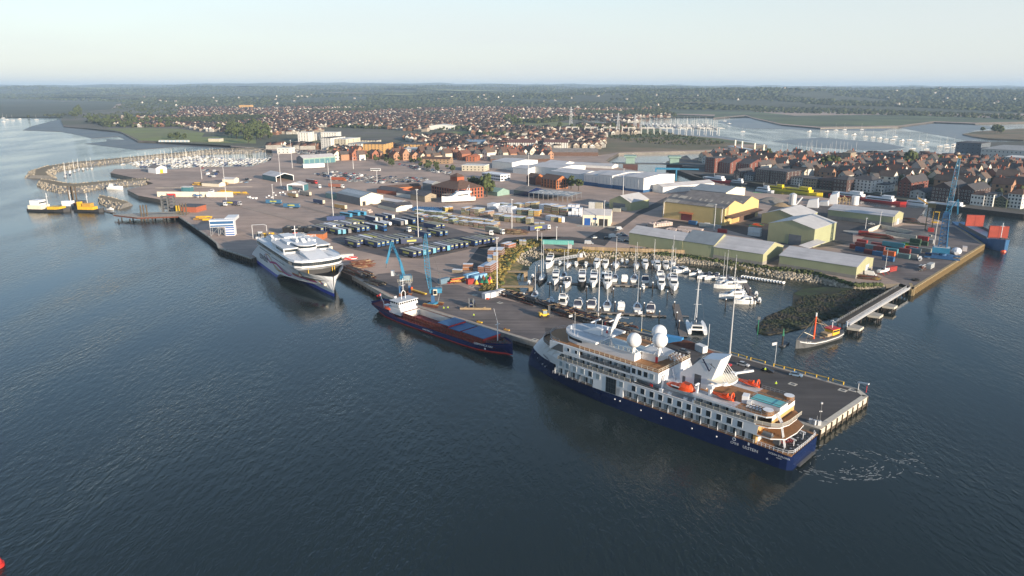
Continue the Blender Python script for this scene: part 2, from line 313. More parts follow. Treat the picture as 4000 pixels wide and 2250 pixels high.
mat('hillside',rgb=(.032,.045,.020),rough=1.,var=.35,scale=.0035,col2=(.05,.055,.026))
mat('mudwet',rgb=(.11,.10,.095),rough=.32,var=.3,scale=.012,col2=(.06,.058,.06))
mat('linepaint',rgb=(.45,.42,.38),rough=.8,var=.3)
MAIN=[(90.3,193.3),(9.0,268.2),(-9.8,284.8),(-46.2,318.1),(-59.3,332.5),(-84.7,371.2),(-97.5,388),(-102,392),(-134,441),(-151.8,413.0),(-182.7,442.5),(-189.1,455.9),(-204.0,478.6),(-265.9,567.1),(-272.7,570.2),(-304.8,635.0),(-344.9,665.8),(-374.8,704.5),(-371.9,752.6),(-408.5,793.0),(-468.3,848.4),(-483.0,885.4),(-450.5,890.1),(-410.8,885.4),(-393.9,909.4),(-322.2,918.1),(-327.7,918.1),(-327.6,992.6),(-349.8,1071.2),(-380.7,1163.0),(-473.9,1237.0),(-486.5,1283.5),(-574.2,1315.6),(-691.1,1360.1),(-775.8,1493.4),(-865.9,1635.4),(-942.7,1716.9),(-1138.8,1880.4),(-1388.8,2282.6),(-1688.0,2840.8),(-1699.8,2961.2),(-1781.3,3311.6),(-2227.9,4204.6),(-2511.6,4943.2),(-3031.1,5049.5),(-4036.7,5894.0),(-9000,9000),(-30000,40000),(30000,40000),(20000,4000),(1439.2,2083.9),(1257.2,2010.3),(1195.1,2099.3),(969.2,1859.0),(750.3,1800.0),(711.6,1955.0),(766.7,2360.0),(808.1,2572.4),(634.2,2340.6),(692.3,2531.6),(514.7,2784.2),(358.5,2627.0),(197.7,2400.7),(194.8,2210.0),(268.4,1960.2),(354.4,1783.4),(337.8,1561.2),(401.7,1446.2),(436.9,1257.6),(375.6,1208.7),(313.2,1134.9),(322.9,1157.1),(161.6,1109.8),(136.3,1025.8),(126.9,992.6),(133.0,899.7),(162.7,848.4),(182.5,848.4),(166.7,770.0),(213.8,756.8),(228.9,685.6),(243.1,677.0),(277.6,660.4),(300.1,615.1),(310.4,566.9),(319.9,551.2),(320.0,511.8),(301.1,451.4),(198.2,345.0),(203.0,357.0),(188.7,354.9),(174.2,354.9),(163.5,379.5),(146.4,390.5),(116.2,410.0),(102.8,421.6),(84.2,430.2),(103.3,429.5),(72.0,433.4),(42.9,434.4),(20.2,436.1),(18.6,462.5),(5.3,460.5),(-0.8,446.9),(-4.9,415.1),(-10.9,373.3),(-13.8,342.8),(5.5,334.3),(52.5,280.8),(81.6,254.7),(81.9,255.2),(111.6,225.6),(115.0,222.6),(115.4,216.6)]
sheet('ground',MAIN,QZ,'yard',skirt=-1.5,mside='mud')
TOWN=[(207.2,841.3),(239.1,782.4),(261.1,736.9),(293.1,698.9),(337.5,677.0),(348.4,633.3),(374.9,597.9),(402.4,563.2),(900,430),(3000,600),(3000,2200),(944.3,1358.1),(810.7,1316.7),(718.8,1178.1),(639.9,1055.3),(529.9,1086.2),(435.4,1007.4),(390.7,1061.3),(357.6,1086.2),(278.4,1061.3),(246.8,1007.4),(255.3,1071.2),(206.7,978.2),(193.2,899.7),(199.8,870.5),(203.4,822.3),(209.8,791.1)]
sheet('town_ground',TOWN,QZ,'townground',skirt=-1.5,mside='pile')
sheet('shore_spit',[(960.8,1574.6),(1045.7,1667.5),(1245.6,1800.0),(2600,1900),(2600,1500),(976.7,1405.7),(931.6,1441.7),(936.6,1499.3)],2.2,'dryground',skirt=-1,mside='mud')
def patch(name,pts,m,lift=1):sheet(name,pts,QZ+.004*lift,m)
patch('asphalt_patch',[(-71.4,375.7),(-54.3,384.4),(-45.5,374.0),(-37.1,353.4),(-27.3,353.6),(-13.3,335.8),(52.5,280.8),(81.6,254.7),(81.6,254.3),(111.1,224.5),(114.2,221.5),(114.7,216.2),(90.8,193.3),(9.1,270.5),(-9.9,288.0),(-46.7,322.0),(-59.2,336.7),(-78.3,365.1)],'asphaltworn',1)
patch('pier_asphalt',[(52.2,278.5),(81.1,252.9),(81.5,253.8),(111.0,224.1),(113.8,221.2),(114.3,218.0),(91.1,194.5),(46.0,252.4),(13.9,275.1),(13.6,286.1)],'asphalt',2)
patch('asphalt_strip',[(-20.7,443.1),(-26.9,390.9),(-18.6,387.3),(-12.4,415.9),(-2.1,453.6),(18.0,469.7),(22.9,465.5),(34.3,476.0),(9.8,477.0),(-5.1,471.8),(-10.6,451.6)],'asphalt',1)
patch('yard_road',[(17.1,474.7),(38.4,476.0),(47.9,469.4),(64.5,504.1),(80.5,527.4),(99.2,572.9),(141.3,658.0),(133.6,620.7),(98.2,556.9),(73.1,493.0),(58.5,446.3),(49.6,454.7),(16.4,454.7)],'asphalt',1)
patch('shed_apron',[(80.4,490.1),(146.1,510.6),(164.3,466.0),(164.0,455.9),(191.9,441.6),(219.2,455.9),(236.0,493.0),(303.3,536.1),(343.0,595.2),(222.4,611.9),(192.2,549.8),(153.8,513.7),(113.9,542.9)],'asphalt',1)
patch('container_yard_ground',[(215.1,447.6),(200.7,432.9),(195.2,376.6),(199.8,347.3),(299.1,451.4),(316.1,509.9),(283.6,517.3),(236.4,475.8)],'asphaltworn',1)
patch('freight_lane',[(-151.6,531.7),(-133.5,503.9),(-127.2,478.8),(-102.0,440.0),(-74.4,415.8),(-50.9,411.3),(-26.7,436.7),(-10.8,444.0),(-10.4,480.3),(-29.3,489.1),(-45.1,510.1),(-65.3,535.6),(-89.9,572.6),(-89.3,562.5),(-115.4,554.5),(-139.7,570.8)],'asphaltworn',1)
patch('suburb_ground',[(-1388.8,2282.6),(-1688.0,2840.8),(-1781.3,3311.6),(-2426.8,4775.5),(-3043.9,6260.0),(-1537.9,6550.5),(421.6,5749.8),(607.5,4204.6),(721.0,2784.2),(355.9,2607.4),(197.7,2400.7),(194.8,2210.0),(268.4,1960.2),(175.3,1493.4),(98.3,1320.7),(78.5,1373.7),(-83.6,1373.7),(-44.3,1271.5),(-125.0,1143.4),(-155.6,978.2),(-265.0,1106.2),(-398.7,1373.7),(-387.2,1183.2),(-478.2,1248.3),(-695.2,1368.2),(-869.9,1643.2),(-1148.1,1895.8)],'suburb',1)
patch('park_lawn',[(-966.4,1760.6),(-918.4,1816.2),(-789.8,1760.6),(-665.0,1597.5),(-615.6,1461.6),(-541.4,1561.2),(-450.9,1295.7),(-578.6,1325.8),(-694.0,1373.7),(-780.9,1509.8),(-876.1,1655.0)],'grass',2)
patch('waste_ground',[(98.3,1320.7),(192.7,1461.6),(304.1,1493.4),(389.6,1401.9),(399.3,1286.5),(318.3,1153.7),(327.2,1173.0),(163.1,1120.8),(126.6,1071.2),(88.5,1163.0)],'dryground',2)
patch('scrub_ground',[(175.3,1493.4),(265.1,1716.9),(350.0,1760.6),(334.1,1543.7),(397.6,1431.1),(432.2,1263.3),(399.3,1286.5),(382.0,1373.7),(300.9,1477.3),(219.4,1416.3)],'marsh',3)
patch('sports_field',[(-156.9,1616.2),(-109.2,1667.1),(-56.0,1616.2),(-97.0,1597.5),(-96.1,1509.8),(-109.9,1509.8)],'grass',2)
patch('rail_meadow',[(5.2,2141.9),(125.7,2109.3),(166.5,2017.3),(107.9,1806.7),(20.5,1855.2)],'grass',2)
def flat(name,pts,z,m):sheet(name,pts,z,m,skirt=-.6)
flat('mudflat',[(-457.3,1313.6),(-419.1,1201.5),(-567.7,1277.8),(-612.5,1201.5),(-774.4,1333.4),(-765.2,1391.2),(-798.0,1448.2),(-752.9,1433.5),(-813.8,1526.2),(-838.5,1472.3),(-926.5,1577.0),(-1030.2,1689.5),(-1159.3,1751.8),(-1246.0,1916.5),(-1375.7,2212.7),(-1434.7,2358.1),(-1192.5,1969.3),(-981.1,1786.9),(-801.4,1542.8),(-714.0,1405.1),(-595.4,1364.4)],.25,'mud')
flat('sandbank',[(-2529.3,3682.0),(-2159.8,3555.5),(-2358.8,4098.3),(-2608.2,4771.5),(-3131.3,5216.5),(-3850.0,5619.1)],.15,'mudwet')
flat('sandbank',[(-2038.9,3503.9),(-1821.8,3342.0),(-1979.4,3682.0),(-2167.3,3879.1),(-2175.7,3778.0)],.15,'mudwet')
flat('sand_spit',[(-3009.9,5001.3),(-2929.3,5071.0),(-2591.3,4740.4),(-2660.7,4649.4)],.9,'sandflat')
flat('salt_marsh',[(521.4,2820.0),(728.3,2663.7),(647.3,2388.6),(827.4,2633.8),(785.6,2418.0),(730.2,2005.8),(770.2,1847.8),(994.8,1908.0),(1225.6,2152.8),(1289.8,2062.2),(1465.6,2121.8),(1584.1,2295.6),(1403.0,2657.5),(975.6,2565.2),(970.5,2993.6),(759.0,3152.9),(542.4,2934.8)],3.4,'marsh')
flat('mudflat',[(599.7,2168.7),(801.2,2521.3),(718.9,2033.6),(745.3,1802.3),(942.2,1830.5),(863.4,1722.6),(709.3,1774.9),(571.3,1830.5),(575.5,1920.5)],.12,'mudwet')
flat('mudflat',[(979.1,1877.4),(1175.6,2076.8),(1248.0,2005.8),(1236.1,1859.5),(1096.1,1748.4),(976.3,1604.3),(932.9,1463.1),(871.1,1399.6),(910.6,1582.5)],.12,'mudwet')
flat('mudflat',[(490.6,1392.9),(627.8,1500.9),(684.6,1360.2),(669.1,1248.6),(605.8,1191.9),(522.0,1243.3)],.12,'mudwet')
flat('mudflat',[(356.3,1818.8),(468.3,1689.5),(433.9,1561.3),(461.2,1392.9),(364.8,1500.9),(410.8,1478.4),(345.2,1594.7)],.15,'mudwet')
flat('weed_bank',[(103.5,288.3),(105.1,296.0),(114.7,310.5),(132.2,326.3),(140.6,347.7),(146.9,354.4),(174.7,357.2),(202.6,360.0),(191.0,346.3),(168.2,327.5),(147.4,309.4),(144.3,313.8),(141.5,309.4),(127.3,296.0),(115.9,289.3),(106.9,285.5)],.5,'weedrock')
flat('algae_flat',[(140.4,346.3),(147.2,354.4),(160.2,358.6),(173.6,356.5),(165.9,347.7),(150.1,343.1),(142.6,342.4)],.62,'algae')
flat('algae_flat',[(6.2,424.1),(12.9,435.5),(20.5,438.5),(40.7,435.5),(43.3,429.0),(20.1,429.0),(16.7,423.4),(13.3,418.6),(9.5,404.2),(9.7,399.2),(5.7,388.3),(4.2,374.1),(5.2,403.2)],.35,'algae')
def bank(name,top,toe,m,zt=QZ-.05,zb=-.3):
 mb=MB();n=len(top)
 vs=[(x,y,zt)for x,y in top]+[(x,y,zb)for x,y in toe]
 mb.add(vs,[(i,i+1,n+i+1,n+i)for i in range(n-1)],m)
 tag(part(name,mb),kind='structure')
BW_T=[(-13.8,342.8),(-10.9,373.3),(-4.9,415.1),(-0.8,446.9),(5.3,460.5),(18.6,462.5)]
BW_B=[(6.1,352.9),(4.2,385.0),(9.5,405.4),(13.6,419.6),(17.4,429.7),(20.5,438.5)]
bank('bank_slope',BW_T,BW_B,'scrub')
BN_T=[(20.2,436.1),(42.9,434.4),(72.0,433.4),(103.3,429.5),(84.2,430.2),(102.8,421.6),(116.2,410.0),(146.4,390.5),(163.5,379.5),(174.2,354.9),(188.7,354.9)]
BN_B=[(20.5,438.5),(40.3,427.6),(69.8,423.4),(81.9,417.3),(84.2,415.9),(103.0,413.3),(116.2,407.5),(143.1,380.4),(160.0,369.8),(174.2,355.8),(189.7,354.3)]
bank('bank_slope',BN_T,BN_B,'scrub')
BR=[]
def boulders(T,B,n,s0,s1,w0=.05,w1=1.):
 for _ in range(n):
  i=rng.randrange(len(T)-1);a=rng.random();w=rng.uniform(w0,w1)
  p=[T[i][k]*(1-a)+T[i+1][k]*a for k in(0,1)];q_=[B[i][k]*(1-a)+B[i+1][k]*a for k in(0,1)]
  BR.append((p[0]*(1-w)+q_[0]*w,p[1]*(1-w)+q_[1]*w,QZ*(1-w)-.1,rng.uniform(s0,s1)))
boulders(BW_T[2:],BW_B[2:],260,.5,1.1,.4);boulders(BN_T[1:5],BN_B[1:5],420,.5,1.1,.2);boulders(BN_T[4:],BN_B[4:],1500,.5,1.25,.3)
bv,bf=blob(5,3,.3,4)
me=scatter('boulders',bv,bf,[(x,y,z)for x,y,z,s in BR],[(s,s*.9,s*.7)for*_,s in BR],[rng.uniform(0,6)for _ in BR],'rock')
tag(ob('riprap_boulders',me),'grey riprap boulders lining the marina basin banks','boulders',None,'stuff')
def breakwater(name,label,outer,inner,mtop='aggregate'):
 t=thing(name,label,'breakwater');mb=MB();n=len(outer)
 def lerp(a,b,w):return(a[0]*(1-w)+b[0]*w,a[1]*(1-w)+b[1]*w)
 r0=[(*p,-.5)for p in outer];r1=[(*lerp(p,q_,.28),3.6)for p,q_ in zip(outer,inner)];r2=[(*lerp(p,q_,.72),3.6)for p,q_ in zip(outer,inner)];r3=[(*p,-.5)for p in inner]
 for k,(a,b)in enumerate(((r0,r1),(r1,r2),(r2,r3))):
  mb.add(a+b,[(i,i+1,n+i+1,n+i)for i in range(n-1)],'sandflat' if k==1 else 'aggregate')
 for k in(0,-1):mb.add([r0[k],r1[k],r2[k],r3[k]],[(0,1,2,3)],'aggregate')
 part('core',mb,t)
 P=[];S=[]
 for i in range(n-1):
  d=math.dist(outer[i],outer[i+1])
  for _ in range(int(d*3.2)):
   a=rng.random();w=rng.choice((rng.uniform(0,.3),rng.uniform(.7,1)))
   p=lerp(lerp(outer[i],outer[i+1],a),lerp(inner[i],inner[i+1],a),w);z=3.6*min(1,min(w,1-w)/.28)
   P.append((*p,z));S.append(rng.uniform(.5,1.15))
 o=ob('armour_stone',scatter('armour',bv,bf,P,S,[rng.uniform(0,6)for _ in P],'rock'),t);o['kind']='stuff'
breakwater('breakwater','long outer rubble breakwater curving round the yacht haven',[(-552.6,824.1),(-588.7,887.7),(-598.6,929.4),(-585.9,982.0),(-551.5,1048.5),(-483.0,1181.2),(-426.2,1222.4),(-404.6,1239.6)],[(-508.2,814.3),(-532.4,844.3),(-555.3,893.4),(-557.2,942.1),(-524.7,1010.5),(-460.6,1133.5),(-404.2,1157.9),(-389.2,1191.3)])
breakwater('breakwater','short inner rubble breakwater beside the moored tugs',[(-495.7,756.0),(-470.4,727.8),(-439.6,701.6),(-414.9,701.6),(-419.2,723.9),(-408.3,747.7),(-383.4,768.7)],[(-514.8,795.5),(-508.4,800.1),(-480.8,777.4),(-466.3,764.4),(-448.8,773.0),(-431.1,790.9),(-398.5,800.1)])
breakwater('breakwater','grey rubble slope below the old ferry ramp',[(-369.6,641.8),(-350.8,621.1),(-331.6,607.1)],[(-383.2,673.7),(-364.4,660.6),(-331.4,629.8)])
# ---------------- hills with woods
def hgt(t,D):
 H1=np.interp(t,[-500,1000,1500,2200,3000,3600,4500],[22,26,36,58,72,66,48])
 H2=np.interp(t,[-500,600,1500,2500,3300,4500],[74,80,86,82,68,60])
 H3=np.interp(t,[-500,400,900,1200,1500,1900,2500,3000,4500],[118,128,150,165,172,150,122,108,96])
 s0=np.interp(t,[-500,0,450,700,1200,2600,4500],[5700,5700,4700,3600,3500,3100,2550])
 k=[s0,s0+900,max(4900,s0+1500),max(6400,s0+2600),9200,11000,16500,24000]
 return np.interp(D,k,[3.0,.35*H1,H1,.86*H1,H2,.9*H2,H3,.75*H3])
def relief(x,y,h):return hill_noise(x,y)*min(24,.26*h)if h>3.1 else-1.2
def hill_noise(x,y):
 return math.sin(x/410+1.3*math.sin(y/700))*math.sin(y/520+.9*math.sin(x/610))+.5*math.sin(x/170+y/230)*math.sin(y/190)
hb=MB();TS=np.linspace(-700,4700,150);DS=np.concatenate([np.linspace(2450,6000,42),np.linspace(6300,12000,34),np.linspace(12600,24000,24)])
hv=[]
for D in DS:
 for t in TS:
  x=(t-2000)/2826*D;y=D;h=hgt(t,D);hv.append((x,y,h+relief(x,y,h)))
nt=len(TS)
hb.add(hv,[(j*nt+i,j*nt+i+1,(j+1)*nt+i+1,(j+1)*nt+i)for j in range(len(DS)-1)for i in range(nt-1)],'hillside')
ho=part('hills',hb,smooth=True);tag(ho,kind='structure')
tv,tf=blob(5,3,.3,9,.4)
P=[];S=[]
while len(P)<26000:
 t=rng.uniform(-150,4150);D=2300*math.exp(rng.random()*math.log(13000/2300));h=hgt(t,D)
 if h<5:continue
 x=(t-2000)/2826*D
 if hill_noise(x*1.7+900,D*1.3)>.45:continue
 h+=relief(x,D,h)
 s=rng.uniform(6,10)*(D/3500)**.45;P.append((x,D,h+s*.3));S.append((s*rng.uniform(1,1.8),s,s*rng.uniform(.55,.9)))
me=scatter('woods',tv,tf,P,S,[rng.uniform(0,6)for _ in P],'leafdark')
tag(ob('far_woods',me),'dense dark green woods covering the low hills on the horizon','woods',None,'stuff')
for i,(t,D,w,d,c)in enumerate([(rng.uniform(-100,4100),rng.uniform(5200,12000),rng.uniform(300,1000),rng.uniform(60,260),rng.choice(['grass','dryground','marsh','grass']))for _ in range(44)]+[(800,5900,420,160,'sandflat'),(1300,6100,520,130,'grass'),(1650,7600,700,170,'grass'),(2660,4100,180,60,'sandflat'),(2950,6500,420,130,'dryground'),(560,5300,330,60,'sandflat'),(2700,3600,230,40,'sandflat')]):
 x=(t-2000)/2826*D;pts=[(x+w*.5*math.cos(a)*(1+.2*math.sin(3*a)),D+d*math.sin(a))for a in np.linspace(0,6.2,14)[:-1]]
 mb=MB();vs=[(px_,py_,hgt(t,D)+relief(px_,py_,hgt(t,D))+9)for px_,py_ in pts];mb.add(vs,[tuple(range(len(vs)))],c)
 tag(part('field',mb),kind='structure')
 # ================================================================== SHIPS
def rail(mb,pts,h=1.05,m='steel',post=1.8,r=.035,bars=2,infill=None):
 for a,b in zip(pts,pts[1:]):
  a=Vector(a);b=Vector(b);L=(b-a).length
  for k in range(bars):z=h*(k+1)/bars;mb.beam(a+Vector((0,0,z)),b+Vector((0,0,z)),r*1.6,r*1.6,m)
  n=max(1,int(L/post))
  for i in range(n+1):p=a+(b-a)*(i/n);mb.box(p.x-r,p.y-r,p.z,p.x+r,p.y+r,p.z+h,m)
  if infill:
   d=(b-a).normalized();nrm=Vector((-d.y,d.x,0))*.012
   vs=[a+nrm+Vector((0,0,.08)),b+nrm+Vector((0,0,.08)),b+nrm+Vector((0,0,h*.94)),a+nrm+Vector((0,0,h*.94))]
   vs+=[v-nrm*2 for v in vs]
   mb.add([tuple(v)for v in vs],[(0,1,2,3),(7,6,5,4),(3,2,6,7)],infill)
 return mb
def plan(B,xs,xe,p,q_,x):
 if x<=xs:return B
 t=min(1.,(x-xs)/(xe-xs));return B*max(0.,1-t**p)**(1/q_)
def cruise_ship():
 T=thing('cruise_ship','white cruise ship with navy hull, three radomes and a raked bow, moored at the pier','cruise ship',(81.1,180.7,0),314)
 LV=[(-1.2,9.0,50,104.2,1.7,1.0),(0,9.05,52,104.3,1.75,1.0),(3,9.1,58,103.8,1.9,1.0),(4.6,9.1,63,103.2,2.1,1.05),(7.4,9.1,70,101.8,2.2,1.15),(10.4,9.1,77,99.3,2.1,1.3),(14.0,9.1,83,95.2,2.0,1.6)]
 us=[0,.012,.03,.06,.1,.2,.3,.4,.5]+list(np.linspace(.55,.9,12))+[.925,.95,.97,.985,.995,1.]
 rings=[]
 for z,B,xs,xe,p,q_ in LV:
  r=[]
  for u in us:
   x=u*xe
   y=plan(B,xs,xe,p,q_,x)
   if u<.03:y=min(y,B-1.4*(1-math.sqrt(max(0,1-((.03-u)/.03)**2))))
   r.append((x,y,z))
  rings.append(r)
 hm=MB()
 for sgn in(1,-1):
  for k in range(len(rings)-1):
   mk='navy' if k<3 else None
   for i in range(len(us)-1):
    a,b,c,d=rings[k][i],rings[k][i+1],rings[k+1][i+1],rings[k+1][i]
    xm=(a[0]+b[0])/2
    if k==3:m='navy' if xm>85 else 'white'
    elif k<3:m='navy'
    else:m='white'
    if k==3 and(xm<10.5):continue
    if k==3 and(10.5<xm<55.5 or 67<xm<85):continue
    if k==4 and xm<11:continue
    if k>=5 and xm<52:continue
    if k==5 and 52<xm<82.5:continue
    q4=[(v[0],v[1]*sgn,v[2])for v in(a,b,c,d)]
    hm.add(q4,[(0,1,2,3)[::-sgn]],m)
 tr=[rings[k][0]for k in range(4)]
 hm.add([(p[0],p[1],p[2])for p in tr]+[(p[0],-p[1],p[2])for p in tr],[(0,1,5,4),(1,2,6,5),(2,3,7,6)],'navy')
 part('hull',hm,T,smooth=False)
 dk=MB()
 def outline(z,x0,x1,inset=.05,n=24):
  lo=max([l for l in LV if l[0]<=z],key=lambda l:l[0]);hi=min([l for l in LV if l[0]>=z]or[LV[-1]],key=lambda l:l[0])
  w=0 if hi[0]==lo[0]else(z-lo[0])/(hi[0]-lo[0]);pr=[lo[i]*(1-w)+hi[i]*w for i in range(6)]
  x1=min(x1,pr[3]-.1);xs=np.linspace(x0,x1,n)
  up=[(x,max(.05,plan(*pr[1:],x)-inset))for x in xs]
  return up[::-1]+[(x,-y)for x,y in up]if False else[(x,-y)for x,y in up]+up[::-1]
 dk.prism(outline(4.6,.25,86),4.45,4.62,'teak')
 dk.prism(outline(10.4,11.2,88),10.30,10.55,'white','teak')
 dk.prism(outline(14.0,52,95.1,.02),13.15,13.42,'white','teak')
 dk.prism([(30.5,-8.4),(52,-8.4),(52,8.4),(30.5,8.4)],10.556,10.58,'lgrey')
 part('deck',dk,T)
 wl_=MB()
 wl_.box(10.5,-7.4,4.62,84.5,7.4,7.4,'white')
 wl_.box(11,-9.05,7.4,55,9.05,7.55,'white')
 wl_.box(52,-7.4,10.55,82.4,7.4,13.15,'white')
 wl_.box(52,-7.4,13.42,73,7.4,16.0,'white')
 wl_.box(11.5,-7.3,10.55,30,7.3,13.0,'white')
 wl_.box(30,-5.2,10.58,52,5.2,13.2,'white')
 part('cabin_wall',wl_,T)
 sd_=MB()
 for y0,y1 in((8.78,9.1),(-9.1,-8.78)):
  sd_.box(52,y0,12.95,82.6,y1,13.5,'white');sd_.box(52,y0,15.75,73,y1,16.3,'white');sd_.box(73,y0,13.42,86,y1,16.3,'white')
  sd_.box(42.4,y0,13.1,52.6,y1,16.3,'white');sd_.box(11.3,y0,12.75,30.4,y1,13.35,'white');sd_.box(11,y0,10.25,52,y1,10.62,'white')
  sd_.box(55,y0,4.62,67,y1,7.42,'white')
 sd_.box(42.4,-8.8,13.1,42.7,8.8,16.3,'white');sd_.box(42.6,-8.8,13.0,52,8.8,13.2,'white')
 part('side_plating',sd_,T)
 d7=MB()
 fr=[(x,plan(8.9,82,91.3,2.0,1.7,x))for x in np.linspace(82,91.25,12)]
 d7.prism([(42.3,-9.1),(82,-9.1)]+[(x,-y)for x,y in fr[1:]]+[(x,y)for x,y in fr[::-1]]+[(42.3,9.1)],16.15,16.55,'white','teak')
 part('deck',d7,T)
 bh=MB()
 bh.prism([(53.2,-6.2),(76,-6.6),(80.5,-5.6),(83,-3),(83.6,0),(83,3),(80.5,5.6),(76,6.6),(53.2,6.2)],16.55,17.5,'white')
 bh.prism([(70,-6.5),(76,-6.5),(80.4,-5.5),(82.9,-3),(83.5,0),(82.9,3),(80.4,5.5),(76,6.5),(70,6.5)],17.5,19.2,'glass')
 bh.prism([(53.2,-6.2),(74,-6.6),(74,6.6),(53.2,6.2)],17.5,19.2,'white')
 rf=[(x,plan(8.3,73,84.9,2.2,1.6,x))for x in np.linspace(73,84.85,14)]
 bh.prism([(67,-8.3),(73,-8.3)]+[(x,-y)for x,y in rf[1:]]+[(x,y)for x,y in rf[::-1]]+[(67,8.3)],19.2,19.9,'white','lgrey')
 bh.prism([(52.8,-6.6),(67,-6.6),(67,6.6),(52.8,6.6)],19.2,19.45,'white','glassgrey')
 bh.prism([(54,-6.5),(66.5,-6.5),(66.5,-.8),(54,-.8)],19.45,19.6,'white','teak')
 bh.prism([(45,-4),(53,-6),(53,3.6),(46.2,2.6),(45,1.5)],19.2,19.5,'white','lgrey')
 bh.prism([(47,-3.5),(53,-5),(53,2.5),(48,2.0)],16.55,19.2,'white')
 part('bridge_house',bh,T)
 for x,y,m_ in((59.2,6.24,'dgrey'),(62.2,6.3,'dgrey'),(47.5,2.42,'red')):b=MB();b.box(x-.45,y,16.6,x+.45,y+.05,18.6,m_);part('door',b,T)
 wb_=MB();wb_.box(-.85,-.02,-1.0,.85,.06,1.0,'white');wb_.box(-.72,.06,-.88,.72,.085,.88,'glass');wme=wb_.mesh('window')
 wg=MB();wg.box(-.85,-.02,-1.0,.85,.06,1.0,'white');wg.box(-.72,.06,-.88,.72,.085,.88,'glassgrey');wge=wg.mesh('window')
 def hy(x,z=9):return plan(9.1,74.5,100.3,2.15,1.25,x)
 for i,x in enumerate([81.1,78.0,74.8,71.5,68.2,65.0,55.8,51.0,47.7,44.4,41.3,38.0,34.7,31.5,28.3,25.1,21.8,18.6,15.3]):
  o=ob('window',wge if i<4 or i in(5,6)else wme,T,(x,hy(x),9.0));
  if x>75:o.rotation_euler=(0,0,math.atan((hy(x+1)-hy(x-1))/2))
 for i,x in enumerate((51.3,49.1,46.9,44.7)):ob('window',wge if i==3 else wme,T,(x,9.1,14.85),scale=(.95,1,.95))
 for x in(77.6,74.3):ob('window',wme,T,(x,9.1,15.0),scale=(.65,1,.6))
 b=MB();b.box(57.7,9.05,4.7,61.8,9.16,10.0,'dgrey');
 for i in range(4):
  for j in range(3):b.box(57.85+i*.98,9.16,4.85+j*1.7,58.72+i*.98,9.19,6.45+j*1.7,'glass')
 part('atrium_window',b,T)
 bd=MB();bd.box(-.85,0,0,-.05,.05,1.95,'glass');bd.box(.05,0,0,.85,.06,1.95,'glassgrey');bde=bd.mesh('balcony_door')
 dv=MB();dv.box(-.04,0,0,.04,1.45,2.2,'white');dve=dv.mesh('balcony_divider')
 rows=[(np.arange(68.6,84,2.75),4.65,7.4),(np.arange(12.5,55,2.75),4.65,7.4),(np.arange(53.6,81.5,2.75),10.6,7.4),(np.arange(53.6,72.5,2.75),13.45,7.4),(np.arange(13,29.8,2.6),10.6,7.3)]
 for xs,z,y in rows:
  for k,x in enumerate(xs):
   ob('balcony_door',bde,T,(x,y,z));ob('balcony_divider',dve,T,(x+1.35,y,z))if k%2 else None
 r1=MB()
 rail(r1,[(82.3,8.95,10.5),(52.6,8.95,10.5)],1.1,'cream',2.0,.04,1,'mesh');rail(r1,[(72.7,8.95,13.4),(52.6,8.95,13.4)],1.1,'steel',2.0,.04,1,'dgrey')
 rail(r1,[(30,8.95,10.5),(11.4,8.95,10.5),(7.2,7.4,10.3),(5.0,5.6,10.3),(4.4,2,10.3),(4.4,-6,10.3)],1.1,'cream',2.0,.04,1,'mesh')
 rail(r1,[(84.5,8.9,4.6),(67.2,9.0,4.6)],1.,'white',2.75,.03,2);rail(r1,[(55,9.0,4.6),(11,9.0,4.6)],1.,'white',2.75,.03,2)
 part('railing',r1,T)
 r2=MB()
 rail(r2,[(73,8.95,16.5),(42.5,8.95,16.5),(42.5,-8.95,16.5)],1.1,'cream',2.0,.045,2);rail(r2,[(x,y-.1,16.5)for x,y in fr]+[(x,-y+.1,16.5)for x,y in fr[::-1]],1.1,'steel',1.2,.04,2)
 f14=[(x,max(0,plan(9.1,83,95.2,2,1.6,x)-.15),13.9)for x in np.linspace(84.5,95.0,9)]
 rail(r2,f14+[(x,-y,z)for x,y,z in f14[::-1]],1.1,'steel',1.2,.04,2)
 rail(r2,[(66.5,6.4,19.45),(54,6.4,19.45)],1.05,'cream',1.6,.045,2);rail(r2,[(66.5,-6.4,19.6),(54,-6.4,19.6)],1.05,'cream',1.6,.045,2)
 part('railing',r2,T)
 b=MB();b.box(79.9,8.0,13.42,85.6,9.02,13.45,'dgrey');b.sprism([(80,13.45),(85.5,13.45),(82,16.1),(80,16.1)],9.1,9.14,'dgrey');part('wing_opening',b,T)
 b=MB();b.sprism([(74.2,19.9),(68,19.9),(66.3,23.5),(64.3,28.6),(63.9,28.7),(66.2,22.8),(69.2,21.6)],-1.1,1.1,'white')
 b.sprism([(77.5,19.95),(70,19.95),(69.5,22.3),(72,22.4)],-1.9,1.9,'white')
 b.beam((66.4,-3,26.3),(62.8,-3.4,26.5),.4,.25);b.beam((65.6,-3.4,26.3),(65.6,3.4,26.3),.5,.25,'white');b.beam((73.5,-2.6,24.0),(73.5,2.6,24.0),.45,.35,'white');b.tube((73.5,0,21.5),(73.5,0,24),.25,'white')
 b.tube((69.4,.2,23.6),(69.4,.2,24.5),.3,'red');b.tube((67.8,1.3,21.3),(67.8,1.3,22.2),.3,'red')
 part('mast',b,T)
 b=MB()
 for x,y,h in((80.5,3.5,1.8),(79.5,5.6,2.2),(77,6.8,8),(66,6.4,7.5),(82,1.5,1.6),(75,7.6,1.4)):b.tube((x,y,19.6),(x,y,19.9+h),.05,'white',5)
 b.tube((82,2.6,19.9),(82,2.6,21),.28,'white',8);part('aerial',b,T)
